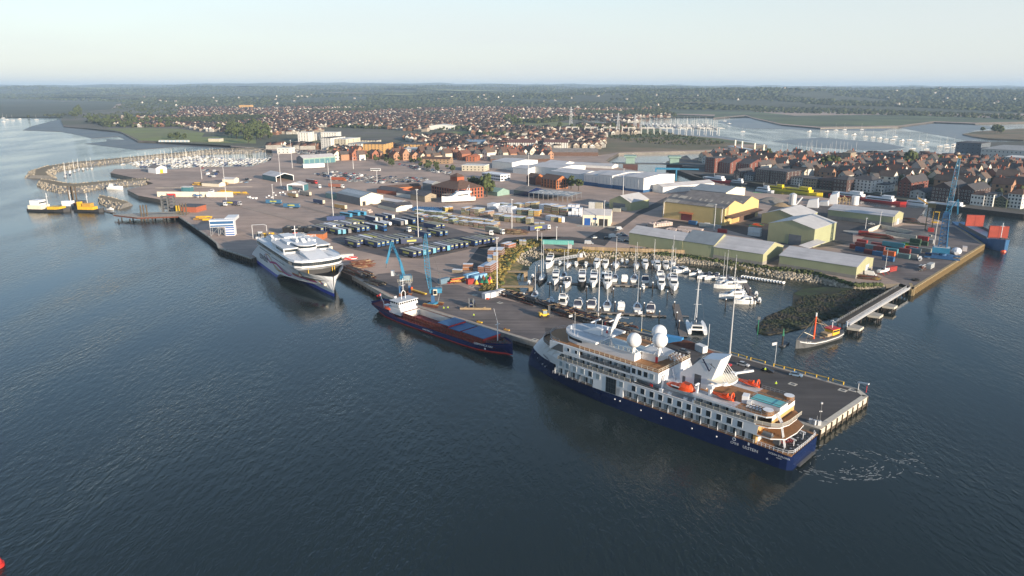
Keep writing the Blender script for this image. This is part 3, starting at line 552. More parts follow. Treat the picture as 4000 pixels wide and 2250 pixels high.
 for x,y,z,r in((54.2,5.4,23.3,2.35),(46.6,2.6,24.4,2.4),(50.9,-3.6,24.5,2.4)):
  b=MB();b.ball((x,y,z),r,'white',20,14);o=part('radome',b,T,smooth=True)
  b=MB();b.tube((x,y,19.4),(x,y,z-r*.9),.55,'white',8)
  for a in range(4):b.tube((x+1.7*math.cos(a*1.57+.4),y+1.7*math.sin(a*1.57+.4),19.4),(x,y,z-r*.95),.09,'white',4)
  part('pedestal',b,o)
 ch=MB();ch.box(-.28,-.28,.38,.28,.28,.46,'white');ch.box(-.28,.22,.46,.28,.28,.95,'white')
 for sx in(-.22,.18):
  for sy in(-.22,.18):ch.box(sx,sy,0,sx+.04,sy+.04,.4,'white')
 che=ch.mesh('deck_chair')
 for i in range(4):
  for j in range(5):ob('deck_chair',che,T,(44.2+i*1.3,-8+j*1.35,16.55),rng.uniform(0,6))
 for i in range(6):
  for j in range(3):ob('deck_chair',che,T,(14.5-i*.95+j*.2,3.2+j*1.5,13.42),.2,scale=(1,2.2,.6))
 b=MB();b.sprism([(38.2,13.2),(38.2,16.6),(35.2,18.8),(31.6,22.7),(25.4,23.9),(28.0,16.4),(29.6,13.2)],-3.0,3.6,'white');fo=part('funnel',b,T)
 b=MB()
 for k in range(6):z=20.6+k*.5;b.box(33.6-k*.42-.15,1.2,z,33.6-k*.42+.5,3.64,z+.18,'dgrey')
 for k in range(8):z=19.3+k*.52;b.box(26.95-k*.18-.04,-2.8,z,26.85-k*.195+.14,3.2,z+.12,'lgrey')
 part('louvre',b,fo)
 b=MB();b.box(31.2,3.6,13.4,33.4,3.64,17.4,'dgrey');b.box(36.4,3.6,13.4,37.4,3.64,15.6,'dgrey');part('door',b,fo)
 b=MB();b.beam((31.0,3.66,22.6),(28.7,3.66,19.5),.03,.42,'navy');b.beam((28.7,3.66,19.5),(28.2,3.66,20.7),.03,.14,'navy');b.beam((28.8,3.665,21.9),(27.0,3.665,20.9),.03,.2,'dgrey');b.beam((31.4,3.66,21.7),(29.7,3.66,21.45),.03,.12,'navy');b.beam((31.5,3.66,22.65),(30.6,3.66,22.65),.03,.14,'navy');b.beam((28.3,3.66,22.1),(28.0,3.66,21.6),.03,.12,'dgrey');part('emblem',b,fo)
 b=MB();arc=[(27.6+0*a,0)for a in(0,)]
 pl=[(29,-4.2),(25.5,-4.6)]+[(22.2+1.8*(1-math.cos(a)),4.2*math.sin(a))for a in np.linspace(-1.3,1.3,9)]+[(25.5,4.6),(29,4.2)]
 b.prism(pl,16.4,16.95,'white','cream')
 for y in np.linspace(-3,3,7):b.tube((26.6,y,20.6),(23.4,y*1.2,17.0),.07,'white',4)
 part('aft_platform',b,fo)
 b=MB();pd=[(31,-9.0),(11.2,-9.0),(8.2,-8.6),(7.2,-7.4),(7.0,0),(7.2,7.4),(8.2,8.6),(11.2,9.0),(31,9.0)]
 b.prism(pd,13.0,13.42,'white','teak');b.prism([(31,4.8),(17.5,4.8),(17.5,8.9),(31,8.9)],13.42,13.44,'lgrey');b.prism([(31,-8.9),(17.5,-8.9),(17.5,-4.8),(31,-4.8)],13.42,13.44,'lgrey')
 b.box(7.15,-7.2,10.5,7.4,7.2,13.0,'ochre');b.box(7.1,-7.2,12.0,7.38,7.2,13.0,'white')
 part('pool_deck',b,T)
 b=MB();b.box(6.9,-1.8,13.42,16,3.2,14.6,'white');b.box(7.2,-1.5,14.6,15.7,2.9,14.7,'pool');po=part('pool',b,T)
 b=MB();
 for p_,q_ in(((6.9,-1.8),(16,-1.8)),((6.9,3.2),(16,3.2)),((6.9,-1.8),(6.9,3.2)),((16,-1.8),(16,3.2))):b.beam((*p_,15.3),(*q_,15.3),.12,.12,'dgrey');b.beam((*p_,14.7),(*q_,14.7),.08,.08,'dgrey')
 part('pool_rail',b,po)
 for y in(6.2,-7.2):
  b=MB();b.tube((8.9,y,13.42),(8.9,y,14.5),1.55,'teak',16);b.tube((8.9,y,14.5),(8.9,y,14.56),1.45,'white',16);part('hot_tub',b,T)
 b=MB();b.cbox(16.9,3.4,13.42,1.8,2.6,2.2,'white',.3);b.cbox(15.4,4.2,13.42,1.2,1.6,1.2,'lgrey',.3);part('bar_counter',b,T)
 r3=MB();rail(r3,[(18,8.8,13.42),(11.2,8.8,13.42),(8.2,8.4,13.42),(7.3,7.2,13.42),(7.2,0,13.42),(7.3,-7.2,13.42),(11.2,-8.8,13.42),(18,-8.8,13.42)],1.1,'steel',1.3,.04,2);part('railing',r3,T)
 def stair(p,q_,w=.9):
  b=MB();p=Vector(p);q_=Vector(q_);n=int(abs(p.z-q_.z)/.22)
  for i in range(n):c=p+(q_-p)*(i/n);b.cbox(c.x,c.y,c.z,.28,w,.05,'white')
  d=Vector((0,w/2,0));b.beam(p+d,q_+d,.08,.25,'white');b.beam(p-d,q_-d,.08,.25,'white');part('stair',b,T)
 stair((7.0,4.6,13.3),(4.8,4.6,10.3),1.1);stair((41.9,1.8,16.4),(38.9,3.2,10.6));stair((41.9,-7.5,16.4),(39,-7.5,10.6));stair((5.2,5,10.2),(3.4,5.8,4.7))
 b=MB();c5=[(11.4,-9.0),(7.5,-8.2),(5.2,-6.2),(4.2,-2.5),(4.2,2.5),(5.2,6.2),(7.5,8.2),(11.4,9.0)]
 b.prism(c5,10.05,10.32,'white','teak');b.prism([(11.4,-8.9),(6.5,-8.6),(3.4,-6),(2.8,0),(3.4,6),(6.5,8.6),(11.4,8.9)],7.2,7.5,'white','teak')
 b.box(10.6,-8.6,4.62,11.4,8.6,10.05,'ochre')
 part('aft_deck',b,T)
 b=MB()
 for i in range(9):
  for j in range(15):b.cbox(1.0+i*.62,-6.5+j*.93+(i%2)*.4,4.66,.5,.62,.05,'lgrey' if j%4==0 else 'dgrey')if(i*7+j*3)%5<2 else None
 b.prism([(.4,-7.6),(6,-8.3),(6,8.3),(.4,7.6)],4.63,4.66,'black');part('mooring_deck_cover',b,T)
 b=MB()
 for y in(-3.2,3):b.beam((1.6,y,6.6),(6,y,7.2),.25,.3,'white');b.tube((2.2,y,4.7),(2.2,y,6.6),.12,'white')
 for k in range(7):b.beam((3+.3*k,1+k*.5,4.9),(3.6+.3*k,1.6+k*.5,6.2),.07,.07,'red')
 b.cbox(6.2,4.6,4.66,1.8,1.4,1.8,'lead');b.tube((9.2,7.3,8.0),(6.6,7.3,8.0),.55,'lead',10);b.box(6.4,6.5,7.5,9.4,8.3,7.8,'dgrey');part('winch',b,T)
 b=MB();bw=[(x_,plan(9.05,63,103,2,1,x_))for x_ in(0,)]
 bl=[(11,8.95,4.6),(4,8.95,4.6),(1.3,8.6,4.6),(.35,7.4,4.6),(.15,0,4.6),(.35,-7.4,4.6),(1.3,-8.6,4.6)]
 rail(b,bl,1.1,'white',1.1,.06,2);part('railing',b,T)
 b=MB();b.box(-1.0,-5.4,.5,.0,5.4,.62,'dgrey');rail(b,[(-1,-5.4,.6),(-1,5.4,.6)],1.0,'dgrey',.9,.04,2);part('swim_platform',b,T)
 b=MB()
 for x,z in((99.2,6.2),(98.6,6.6),(96.9,5.2),(93.6,4.0),(91.8,3.8),(48,2.6),(40.6,2.4),(30,2.6),(22,2.8),(56,3.2),(58,3.2)):
  y=plan(9.1,63,103,2.1,1.05,x);b.ball((x,y,z),.28,'lgrey',6,4)
 part('hawse_port',b,T)
 rx=(R(90),0,R(180));hp=lambda x,z:(x,9.14,z)
 text('ULSTEIN',1.2,T,hp(11.6,2.6),rx);text('CMHI',1.0,T,hp(16.4,2.7),rx);text('OCEAN EXPLORER',.72,T,hp(3.4,3.6),rx);text('NASSAU',.4,T,hp(3.4,2.9),rx);text('+',1.3,T,hp(6.6,1.5),rx)
 b=MB();b.tube((16.6,9.1,3.9),(16.6,9.15,3.9),.55,'white',12);b.tube((16.6,9.1,3.9),(16.6,9.16,3.9),.32,'navy',12);b.box(12.0,9.1,3.6,12.45,9.15,4.4,'white');part('logo',b,T)
 nm=text('OCEAN EXPLORER',.85,T,(88.6,7.55,8.6),(R(90),0,R(180)-.52),'navy')
 def W(x,y,z):
  a=az2r(314);return(81.1+x*math.cos(a)-y*math.sin(a),180.7+x*math.sin(a)+y*math.cos(a),z)
 lb=thing('lifeboat','orange and white enclosed lifeboat hung under davits on the cruise ship','lifeboat',W(35.8,7.0,12.0),314)
 b=MB();ks=np.linspace(-5.0,5.0,13);rg=[]
 for x in ks:
  w=1.65*max(.04,1-abs(x/5.05)**3.2);rg.append([(x,0,.05+.5*(abs(x)/5)**3),(x,w*.7,.25+.5*(abs(x)/5)**3),(x,w,1.1),(x,-w,1.1),(x,-w*.7,.25+.5*(abs(x)/5)**3)])
 b.loft(rg,'white',cap0=True,cap1=True);part('hull',b,lb)
 b=MB();rg=[]
 for x in ks:
  w=1.68*max(.04,1-abs(x/5.05)**3.2);h=2.0+(1.3 if x<-.5 else .35 if x<1.5 else 0);h=1.12+(h-1.12)*min(1,max(.04,1-abs(x/5.05)**4)*1.3);rg.append([(x,w,1.1),(x,w*.97,1.1+(h-1.1)*.5),(x,w*.55,h),(x,-w*.55,h),(x,-w*.97,1.1+(h-1.1)*.5),(x,-w,1.1)])
 b.loft(rg,'orange',cap0=True,cap1=True);part('canopy',b,lb)
 b=MB();b.box(-.3,1.58,1.25,1.9,1.74,1.75,'black');b.box(-.4,1.5,1.8,2.4,1.76,2.05,'white');part('side_opening',b,lb)
 dv_=MB()
 for x in(41.6,30.2):dv_.beam((x,8.3,10.5),(x,6.6,16.2),.5,.6,'white');dv_.beam((x,6.6,16.2),(x+.4,8,15.8),.4,.4,'white');dv_.cbox(x,8.1,10.5,1.2,1.2,1.,'white')
 for x in(38.6,33.2):dv_.cbox(x,8.2,10.55,1.1,.8,.7,'white')
 part('davit',dv_,T)
 for i,(x,y,lab)in enumerate(((22.2,6.2,'orange rescue boat on the near side of the cruise ship pool deck'),(21.4,-8.0,'orange rescue boat on the far side of the cruise ship pool deck'))):
  rb=thing('rescue_boat',lab,'rescue boat',W(x,y,13.5),314,'rescue boats on the cruise ship')
  b=MB();rg=[]
  for xx in np.linspace(-3.2,3.6,9):
   w=1.15*max(.05,1-max(0,(xx-.3)/3.35)**2.2);rg.append([(xx,0,.15+.08*max(0,xx)**1.3),(xx,w,.7+.06*max(0,xx)),(xx,w*.8,1.05+.09*max(0,xx)),(xx,-w*.8,1.05+.09*max(0,xx)),(xx,-w,.7+.06*max(0,xx))])
  b.loft(rg,'orange',cap0=True,cap1=True);part('hull',b,rb)
  b=MB();b.cbox(-.3,0,1.0,1.4,.9,.8,'orange');b.cbox(-1.0,0,1.0,.4,.8,1.1,'orange');part('console',b,rb)
  b=MB();b.path([(-2.6,.95*math.cos(a),1.1+1.5*math.sin(a))for a in np.linspace(0,math.pi,9)],.22,'orange',6);part('roll_bag',b,rb)
  b=MB();b.cbox(-3.5,0,.5,.5,.5,1.2,'black');part('outboard',b,rb)
 for(x,y,tx,ty)in((26.4,6.4,23.2,2.5),(26.4,-7.4,22.4,-12.0)):
  b=MB();b.tube((x,y,13.4),(x,y,15.6),.65,'white',10);b.cbox(x,y,15.6,1.6,1.3,1.0,'white');b.beam((x,y,16.2),(tx,ty,16.9),.55,.6,'white');part('deck_crane',b,T)
 b=MB()
 for(p_,q_)in(((31.8,-4,12.6),(31.8,-22,4.0)),):b.beam((p_[0]-.0,p_[1],p_[2]),q_,1.2,.12,'lgrey');rail(b,[(p_[0]+.6,p_[1],p_[2]),(q_[0]+.6,q_[1],q_[2])],1,'steel',1.5,.05,2);rail(b,[(p_[0]-.6,p_[1],p_[2]),(q_[0]-.6,q_[1],q_[2])],1,'gold',1.5,.05,2)
 gw=part('gangway',b,T)
 b=MB()
 for x in np.linspace(52,42.5,13):b.cbox(x,8.3,10.55,.6,.9,.55,'dgrey')
 b.cbox(53.5,8.0,10.55,1.4,1.5,2.4,'lgrey');b.tube((51.3,8.0,10.5),(51.3,8.0,12.6),.45,'white',8);b.beam((51.3,8.2,12.5),(43.5,8.2,12.7),.45,.45,'white');b.cbox(45.2,8.3,11.3,.9,.4,.7,'red');part('stowage',b,T)
 return T
cruise_ship()
def ferry():
 T=thing('trimaran_ferry','white fast trimaran car ferry with blue waterline and ribbon graphics at the quay','ferry',(-145,431,0),146.9)
 xs=[0,4,10,20,35,50,54,58,60,70,80,88,94,98,101.5,104,105.2]
 def I(x,a,b):return float(np.interp(x,a,b))
 rings=[]
 for x in xs:
  zb=I(x,[0,50,54,58,62,80,95,104,106],[-1,-1,1.2,3.2,3.8,4.2,4.4,3.2,2.6]);yb=I(x,[0,62,80,90,97,102,105.2],[13.3,13.3,9.6,6.0,3.2,1.3,.15]);yt=I(x,[0,78,86,92,97,101.5,104,105.2],[13.5,13.5,12.4,10.2,7.2,3.9,1.6,.25])
  zt=I(x,[0,2,16,20,84,95,105.2],[2.4,4.0,10.8,12.4,11.9,10.6,10.2]);yc=I(x,[0,50,60,80,95,104,105.2],[4,4,3.8,2.9,1.6,.4,.1]);ym=yb+(yt-yb)*.55
  z1=min(1.7,zb)if zb<1.7 else 1.7
  zlo=max(zb,-1)
  rings.append([(x,yc,-1),(x,yc,1.7),(x,yc,zb if zb>1.7 else 1.7),(x,yb,zb),(x,yb,max(zb,1.7)),(x,ym,zb*.35+zt*.65),(x,yt,zt),(x,0,zt-(.0 if x<86 else .9))])
 b=MB();n=len(rings[0]);ms=['ferryblue','white','white','ferryblue','white','white','lgrey']
 for sg in(1,-1):
  for k in range(len(rings)-1):
   for i in range(n-1):
    q4=[(v[0],v[1]*sg,v[2])for v in(rings[k][i],rings[k+1][i],rings[k+1][i+1],rings[k][i+1])]
    if i==6 and xs[k]>84:continue
    b.add(q4,[(0,1,2,3)[::sg]],ms[i])
 b.add([(0,-13.3,-1),(0,13.3,-1),(0,13.3,2.4),(0,-13.3,2.4)],[(3,2,1,0)],'lgrey')
 b.box(88.2,-8.8,6.3,103,8.8,6.4,'dgrey')if False else None
 part('hull',b,T)
 b=MB();b.prism([(84,-11.5),(91,-9.2),(97,-6),(101.5,-3),(104,-1),(104,1),(101.5,3),(97,6),(91,9.2),(84,11.5)],7.6,7.75,'black');b.box(85.2,-11,7.7,85.6,11,12.6,'black')  # deck and back wall coloured black, painting in the shade inside the bow opening
 for y in(-6.5,6,7.2):b.box(86.2,y,7.7,86.6,y+.3,11.5,'yellow')
 part('mooring_deck',b,T)
 def loop(z,o=0.):return[(17-o,-13.6-o),(78,-13.6-o),(84,-12.4-o),(87.3,-9.6-o),(88.6+o,-5),(89+o,0),(88.6+o,5),(87.3,9.6+o),(84,12.4+o),(78,13.6+o),(17-o,13.6+o)]
 b=MB();L0=loop(0)
 def ring(z,o):return[(x,y,z)for x,y in loop(0,o)]
 b.loft([ring(12.2,0),ring(13.0,.25)],'white');b.loft([ring(13.0,.15),ring(14.7,-.1)],'glass');b.loft([ring(14.7,.1),ring(15.6,-.3)],'white')
 b.prism([(x,y)for x,y in loop(0,.1)],12.0,12.22,'white')
 inner=[(17.2,-13.2),(78,-13.2),(83,-12),(86.6,-9.3),(88.0,-4.9),(88.4,0),(88.0,4.9),(86.6,9.3),(83,12),(78,13.2),(17.2,13.2)]
 b.prism(inner,15.3,15.62,'white','white');uo=part('passenger_deck',b,T)
 b=MB()
 for k in range(46):
  x=20+k*1.4;b.box(x,-13.72,13.05,x+.1,-13.55,14.65,'dgrey')
 for k in range(22):
  y=-9.6+k*.92;xx=float(np.interp(abs(y),[0,5,9.6],[89.05,88.65,87.3]));b.box(xx,y,13.05,xx+.14,y+.09,14.65,'dgrey')
 part('window_mullion',b,uo)
 b=MB();b.sprism([(70,15.62),(87.2,15.62),(76,17.0),(70,17.4)],-5.2,5.2,'white');part('sloped_roof',b,T)
 for sg in(-1,1):
  b=MB();b.prism([(66,6.2*sg),(84.5,8.2*sg),(84.5,5.6*sg),(66,5.4*sg)][::sg],15.63,15.7,'lgrey');part('roof_panel',b,T)
 b=MB();b.box(44,-12.2,15.6,66,12.2,18.1,'white','white');b.box(43.5,-12.6,18.1,67,12.6,18.5,'white','lgrey');b.box(66,-11.9,16.3,66.1,-4.8,17.7,'glass');b.box(66,4.8,16.3,66.1,11.9,17.7,'glass');b.box(52,-12.25,16.2,64,-12.15,17.5,'glass');part('superstructure',b,T)
 b=MB();b.prism([(59,-5.2)]+[(66+4.6*math.cos(a),5.2*math.sin(a))for a in np.linspace(-1.5,1.5,11)]+[(59,5.2)],17.2,18.2,'white');b.prism([(60,-5.0)]+[(66+4.4*math.cos(a),5.0*math.sin(a))for a in np.linspace(-1.5,1.5,11)]+[(60,5.0)],18.2,19.5,'glass');b.prism([(58.5,-5.6)]+[(66+5.2*math.cos(a),5.6*math.sin(a))for a in np.linspace(-1.5,1.5,11)]+[(58.5,5.6)],19.5,19.85,'white','white');part('bridge',b,T)
 b=MB();b.box(22,-9.5,15.6,44,9.5,17.6,'white','lgrey');b.box(46,-7.5,18.5,57,-4,19.6,'white');b.box(46,4.5,18.5,57,8,19.6,'white');b.sprism([(57.5,19.85),(63.5,19.85),(60,21.6),(57.5,21.6)],-1.1,1.1,'white');b.ball((59.5,-3,20.6),.9,'white',10,6);b.ball((59.5,3.4,20.5),.8,'white',10,6);b.ball((52,2,19.6),1.,'white',10,6);b.box(24,-3,17.6,36,3,18.4,'white')
 for x,y in((28,-8),(32,-8.6),(37,-8.2),(41,2)):b.cbox(x,y,17.6,1.6,1.2,1.1,'white')
 part('roof_equipment',b,T)
 b=MB();b.tube((50,-1,18.5),(50,-1,27),.22,'white',6);b.beam((50,-2.6,25),(50,.8,25),.2,.2,'white');b.beam((50,-2.2,23),(50,.4,23),.2,.2,'orange');part('mast',b,T)
 r=MB();rail(r,[(20,-12.8,15.6),(20,12.8,15.6),(40,12.8,15.6)],1.2,'white',2,.06,2);rail(r,[(44,-12.2,18.5),(44,12.2,18.5)],1.1,'white',2,.06,2);part('railing',r,T)
 b=MB();b.ball((100.6,-2.9,5.6),.75,'cream',8,6);part('anchor',b,T)
 rx=(R(90),0,0)
 b=MB()
 def rib(pts,w,m,y=-13.56):
  n=len(pts);P=[]
  for i,(x,z)in enumerate(pts):
   P.append((x,z))
  vs=[]
  for i,(x,z)in enumerate(P):
   x0,z0=P[max(0,i-1)];x1,z1=P[min(n-1,i+1)];d=Vector((x1-x0,z1-z0)).normalized();k=w*(.35+.65*math.sin(math.pi*min(1,(i+.6)/n)))
   yy=y if x<78 else-float(np.interp(x,[78,86,92,97,101.5],[13.45,11.9,9.2,6.0,3.0]))-.12
   if x>62:yy=min(yy,99)
   zz=z
   vs+=[(x-d.y*k,yy,zz+d.x*k),(x+d.y*k,yy,zz-d.x*k)]
  b.add(vs,[(2*i,2*i+1,2*i+3,2*i+2)for i in range(n-1)],m)
 rib([(33,10.2),(37,7.6),(42,6.6),(48,7.8),(54,8.3),(60,7.7),(68,6.4),(76,6.6),(80,7.2)],.55,'magenta',-13.62);rib([(34,9.6),(38,10.4),(43,9.4),(47,7.2),(50,6.4),(58,5.4),(66,6.0),(72,6.6)],.35,'gold',-13.6);rib([(47,7.0),(53,5.0),(60,4.9),(68,6.4)],.12,'dgrey',-13.64)
 part('ribbon_graphic',b,T)
 b=MB()
 def face(x,z):
  zb=I(x,[62,80,95,104],[3.8,4.2,4.4,3.2]);yb=I(x,[62,80,90,97,102,105.2],[13.3,9.6,6.0,3.2,1.3,.15]);yt=I(x,[78,86,92,97,101.5,104],[13.5,12.4,10.2,7.2,3.9,1.6]);zt=I(x,[84,95,105],[11.9,10.6,10.2])
  ym=yb+(yt-yb)*.55;zm=zb*.35+zt*.65
  return-(float(np.interp(z,[zb,zm,zt],[yb,ym,yt]))+.06)
 for m,z0,z1,w in(('magenta',7.0,5.6,.42),('gold',7.6,6.6,.36)):
  vs=[];xx=np.linspace(76,99,12)
  for k,x in enumerate(xx):
   z=z0+(z1-z0)*k/11
   vs+=[(x,face(x,z+w),z+w),(x,face(x,z-w),z-w)]
  b.add(vs,[(2*i,2*i+1,2*i+3,2*i+2)for i in range(11)],m)
 part('ribbon_graphic',b,T)
 text('condor',6.0,T,(29,-13.66,6.9),rx,'navy',.03)
 b=MB();b.box(22,-13.66,11.2,44,-13.6,11.6,'dgrey');b.box(46,-13.62,10.4,70,-13.56,10.7,'dgrey');part('trim_line',b,T)
ferry()
def coaster():
 A0=Vector((-50.6,302.6));a=az2r(134);ox=A0.x-math.sin(a)*5.7*1.0;oy=A0.y+math.cos(a)*5.7
 T=thing('cargo_ship','dark blue coaster with red hatch coamings and blue hatch covers at the quay','cargo ship',(ox,oy,0),134)
 xs=[-22,-20,-16,-10,-4,0,10,20,30,40,50,53,56,58,60,62,64,65.2]
 def I(x,a_,b_):return float(np.interp(x,a_,b_))
 rings=[]
 for x in xs:
  Bt=I(x,[-22,-20,-16,-8,50,54,58,61,63.5,65.2],[3.6,4.6,5.4,5.7,5.7,5.5,4.6,3.3,1.8,.1]);Bw=I(x,[-22,-18,-10,0,42,50,56,60,62.2,65.2],[.3,2.2,4.6,5.6,5.65,5.0,3.2,1.3,.15,.05])
  zt=I(x,[-22,-16,-6,1,50,53,56,65.2],[4.6,4.4,4.0,2.0,2.6,3.2,4.4,5.2]);zk=I(x,[-22,-16,60,65.2],[1.2,-1,-1,.6])
  rings.append([(x,Bw*.9,zk),(x,Bw,max(.55,zk+.1)),(x,(Bw+Bt)/2+.15*(Bt-Bw),max(.5,zt*.55)),(x,Bt,zt)])
 b=MB();ms=['red','hullblue','hullblue']
 for sg in(1,-1):
  for k in range(len(rings)-1):
   for i in range(3):
    q4=[(v[0],v[1]*sg,v[2])for v in(rings[k][i],rings[k+1][i],rings[k+1][i+1],rings[k][i+1])];b.add(q4,[(0,1,2,3)[::sg]],ms[i])
 r0=rings[0];b.add([(v[0],v[1],v[2])for v in r0]+[(v[0],-v[1],v[2])for v in r0],[(0,1,5,4),(1,2,6,5),(2,3,7,6)],'hullblue')
 part('hull',b,T)
 b=MB()
 for k in range(len(rings)-1):
  p,q_=rings[k][3],rings[k+1][3];dz=-.9 if(xs[k]<-2 or xs[k]>53)else-.15
  b.add([(p[0],p[1],p[2]+dz),(q_[0],q_[1],q_[2]+dz),(q_[0],-q_[1],q_[2]+dz),(p[0],-p[1],p[2]+dz)],[(0,3,2,1)],'deckred')
 part('deck',b,T)
 b=MB();x0,x1,y0=3.2,53.5,4.6
 for sg in(-1,1):b.box(x0,min(sg*y0,sg*(y0+.25)),1.6,x1,max(sg*y0,sg*(y0+.25)),5.0,'holdred');b.box(x0,min(sg*y0,sg*(y0-.06)),-.5,28,max(sg*y0,sg*(y0-.06)),4.9,'render')
 b.box(x0-.25,-y0,1.6,x0,y0,5.0,'holdred');b.box(x0,-y0,-.5,x0+.06,y0,4.9,'render');b.box(x1,-y0,2,x1+.25,y0,5.2,'holdred');b.box(28,-y0,-.5,28.1,y0,4.6,'render');b.box(x0,-y0,-.6,28,y0,-.5,'timberdark')
 ho=part('hatch_coaming',b,T)
 b=MB()
 for k in range(26):
  x=x0+1+k*1.95;b.box(x,-4.98,2.0,x+.14,-4.85,5.0,'rust');b.box(x,4.85,2.0,x+.14,4.98,5.0,'rust')
 b.box(x0,-5.15,3.7,x1,-4.9,3.85,'rust');part('stiffener',b,ho)
 for x_0,x_1,z in((26.5,33.4,5.75),(33.6,40.0,5.0),(41.6,54.0,5.3)):
  b=MB();b.box(x_0,-4.75,z,x_1,4.75,z+.22,'coverblue');b.box(x_1-.25,-4.75,z-.75,x_1,4.75,z,'red');b.box(x_0,-4.8,z-.35,x_1,-4.7,z,'holdred');part('hatch_cover',b,T)
 b=MB()
 for k in range(5):b.box(9+k*.1,-3+k*1.2,-.45,25,-2.2+k*1.2,.5,'timberdark')
 b.box(11,-4.2,.5,12,2,1.1,'timber');part('cargo',b,T)
 b=MB();b.box(-7,-4.6,3.0,1.6,4.6,5.6,'white');b.box(-5.6,-4.4,5.6,.8,4.4,7.0,'white');b.box(-5,-5.2,6.9,1.2,5.2,8.1,'white');b.box(-4.9,-5.1,8.1,1.1,5.1,9.0,'glass');b.box(-5.3,-5.4,9.0,1.5,5.4,9.25,'white','lgrey');ws=part('wheelhouse',b,T)
 b=MB()
 for k in range(9):b.box(1.1,-5.0+k*1.2,8.1,1.22,-4.75+k*1.2,9.0,'white')
 for k in range(4):b.box(-4.6+k*1.6,-5.2,8.1,-4.3+k*1.6,-5.08,9.0,'white')
 for k in range(3):b.box(.8,-2+k*2,6.0,.86,-1.6+k*2,6.5,'glass')
 part('window_frame',b,ws)
 b=MB();b.tube((-2.2,-1.1,9.2),(-2.2,-1.1,12.2),.16,'white');b.tube((-2.2,1.1,9.2),(-2.2,1.1,12.2),.16,'white');b.tube((-2.2,-1.1,12.2),(-2.2,0,13.2),.15,'white');b.tube((-2.2,1.1,12.2),(-2.2,0,13.2),.15,'white');b.tube((-2.2,0,13.2),(-2.2,0,18.6),.13,'white');b.beam((-2.2,-1.6,17.6),(-2.2,1.6,17.6),.12,.15,'white');b.beam((-2.2,-1.2,15.4),(-2.2,1.2,15.4),.12,.12,'white');part('mast',b,T)
 b=MB();b.tube((-6.2,-1.5,5.5),(-6.2,-1.5,10),.6,'white',8);b.tube((-6.2,-1.5,10),(-6.2,-1.5,10.8),.3,'black',6);b.cbox(-10,2.5,3.4,3,2,1.6,'white');b.cbox(-13,-1,3.4,2.5,2.4,1.1,'white');b.tube((-17,0,4),(-19,-.6,8),.14,'white');b.tube((-12,-3.6,3.6),(-12,-3.6,7),.1,'white');part('aft_fittings',b,T)
 b=MB();b.beam((-20.2,.8,7.4),(-20.2,-1.4,7.0),.04,.9,'red');b.tube((-20.2,.8,4),(-20.2,.8,7.8),.05,'white');part('ensign',b,T)
 b=MB();rg=[]
 for x in np.linspace(-3,3,9):
  w=1.05*max(.05,1-abs(x/3.05)**3);rg.append([(x,0,0),(x,w,.6),(x,w*.7,1.5),(x,-w*.7,1.5),(x,-w,.6)])
 b.loft(rg,'orange',cap0=True,cap1=True)
 def W(x,y,z):return(ox+x*math.cos(a)-y*math.sin(a),oy+x*math.sin(a)+y*math.cos(a),z)
 single('lifeboat','small red lifeboat on the stern of the blue coaster','lifeboat',b,W(-8,-4.0,3.6),134)
 b=MB();b.tube((57,0,3.8),(57,0,12),.2,'white');b.beam((57,-1.3,11),(57,1.3,11),.15,.15,'white');b.tube((57,0,12),(55,0,17),.05,'white');part('foremast',b,T)
 b=MB();
 for x,y in((59,1.2),(59,-1.2),(61.5,0)):b.cbox(x,y,4.0,1.2,.9,.9,'dgrey');b.tube((x,y-.6,4.9),(x,y+.6,4.9),.35,'rust',8)
 rail(b,[(56,-5.0,4.4),(60,-3.6,4.7),(63.5,-1.6,5.0),(65,0,5.2),(63.5,1.6,5.0),(60,3.6,4.7),(56,5,4.4)],1.,'dgrey',1,.05,2);part('forecastle_gear',b,T)
 b=MB();b.ball((58.4,-3.1,2.6),.6,'rust',6,4);part('anchor',b,T)
 text('GERMANICA HAV',1.15,T,(54.6,-5.55,3.2),(R(82),0,.16));text('www.HAV.no',1.15,T,(21,-5.76,1.3),(R(90),0,0))
 b=MB();b.tube((55.5,-5.35,1.9),(55.5,-5.5,1.9),.42,'white',10);part('bow_thruster_mark',b,T)
coaster()
# ================================================================== QUAYS, PIER, MARINA
def edge(name,pts,z0,z1,w,m,out=.12,label=None):
 """cope beam along a quay edge (structure)"""
 mb=MB()
 for a,b in zip(pts,pts[1:]):
  d=(Vector(b)-Vector(a)).normalized();n=Vector((-d.y,d.x));c=n*(w/2-out)
  mb.beam((a[0]+c.x,a[1]+c.y,(z0+z1)/2),(b[0]+c.x,b[1]+c.y,(z0+z1)/2),w,z1-z0,m)
 return tag(part(name,mb),kind='structure')
FRONT=[(-84.7,371.2),(-59.3,332.5),(-46.2,318.1),(-9.8,284.8),(9.0,268.2),(90.3,193.3)]
edge('quay_wall',FRONT,1.25,3.235,1.6,'concrete')
PEND=[(90.3,193.3),(115.4,216.6),(115.0,222.6)]
edge('quay_wall',PEND,1.2,3.24,1.8,'concretelight')
edge('quay_wall',[(115.0,222.6),(111.6,225.6),(81.9,255.2),(52.5,280.8),(5.5,334.3)],1.6,3.24,1.1,'concrete')
EASTQ=[(203.0,357.0),(198.2,345.0),(301.1,451.4),(320.0,511.8)]
qe=edge('quay_wall',EASTQ,-.5,3.25,1.4,'quaygold')
fm=MB();fm.box(-.22,-.2,-.6,.22,.2,2.5,'timberdark');fme=fm.mesh('fender')
def row(a,b,n):return[(a[0]+(b[0]-a[0])*i/n,a[1]+(b[1]-a[1])*i/n)for i in range(n+1)]
for p in row((90.4,193.0),(115.1,216.1),9):ob('fender',fme,None,(p[0],p[1],.6),R(-45));
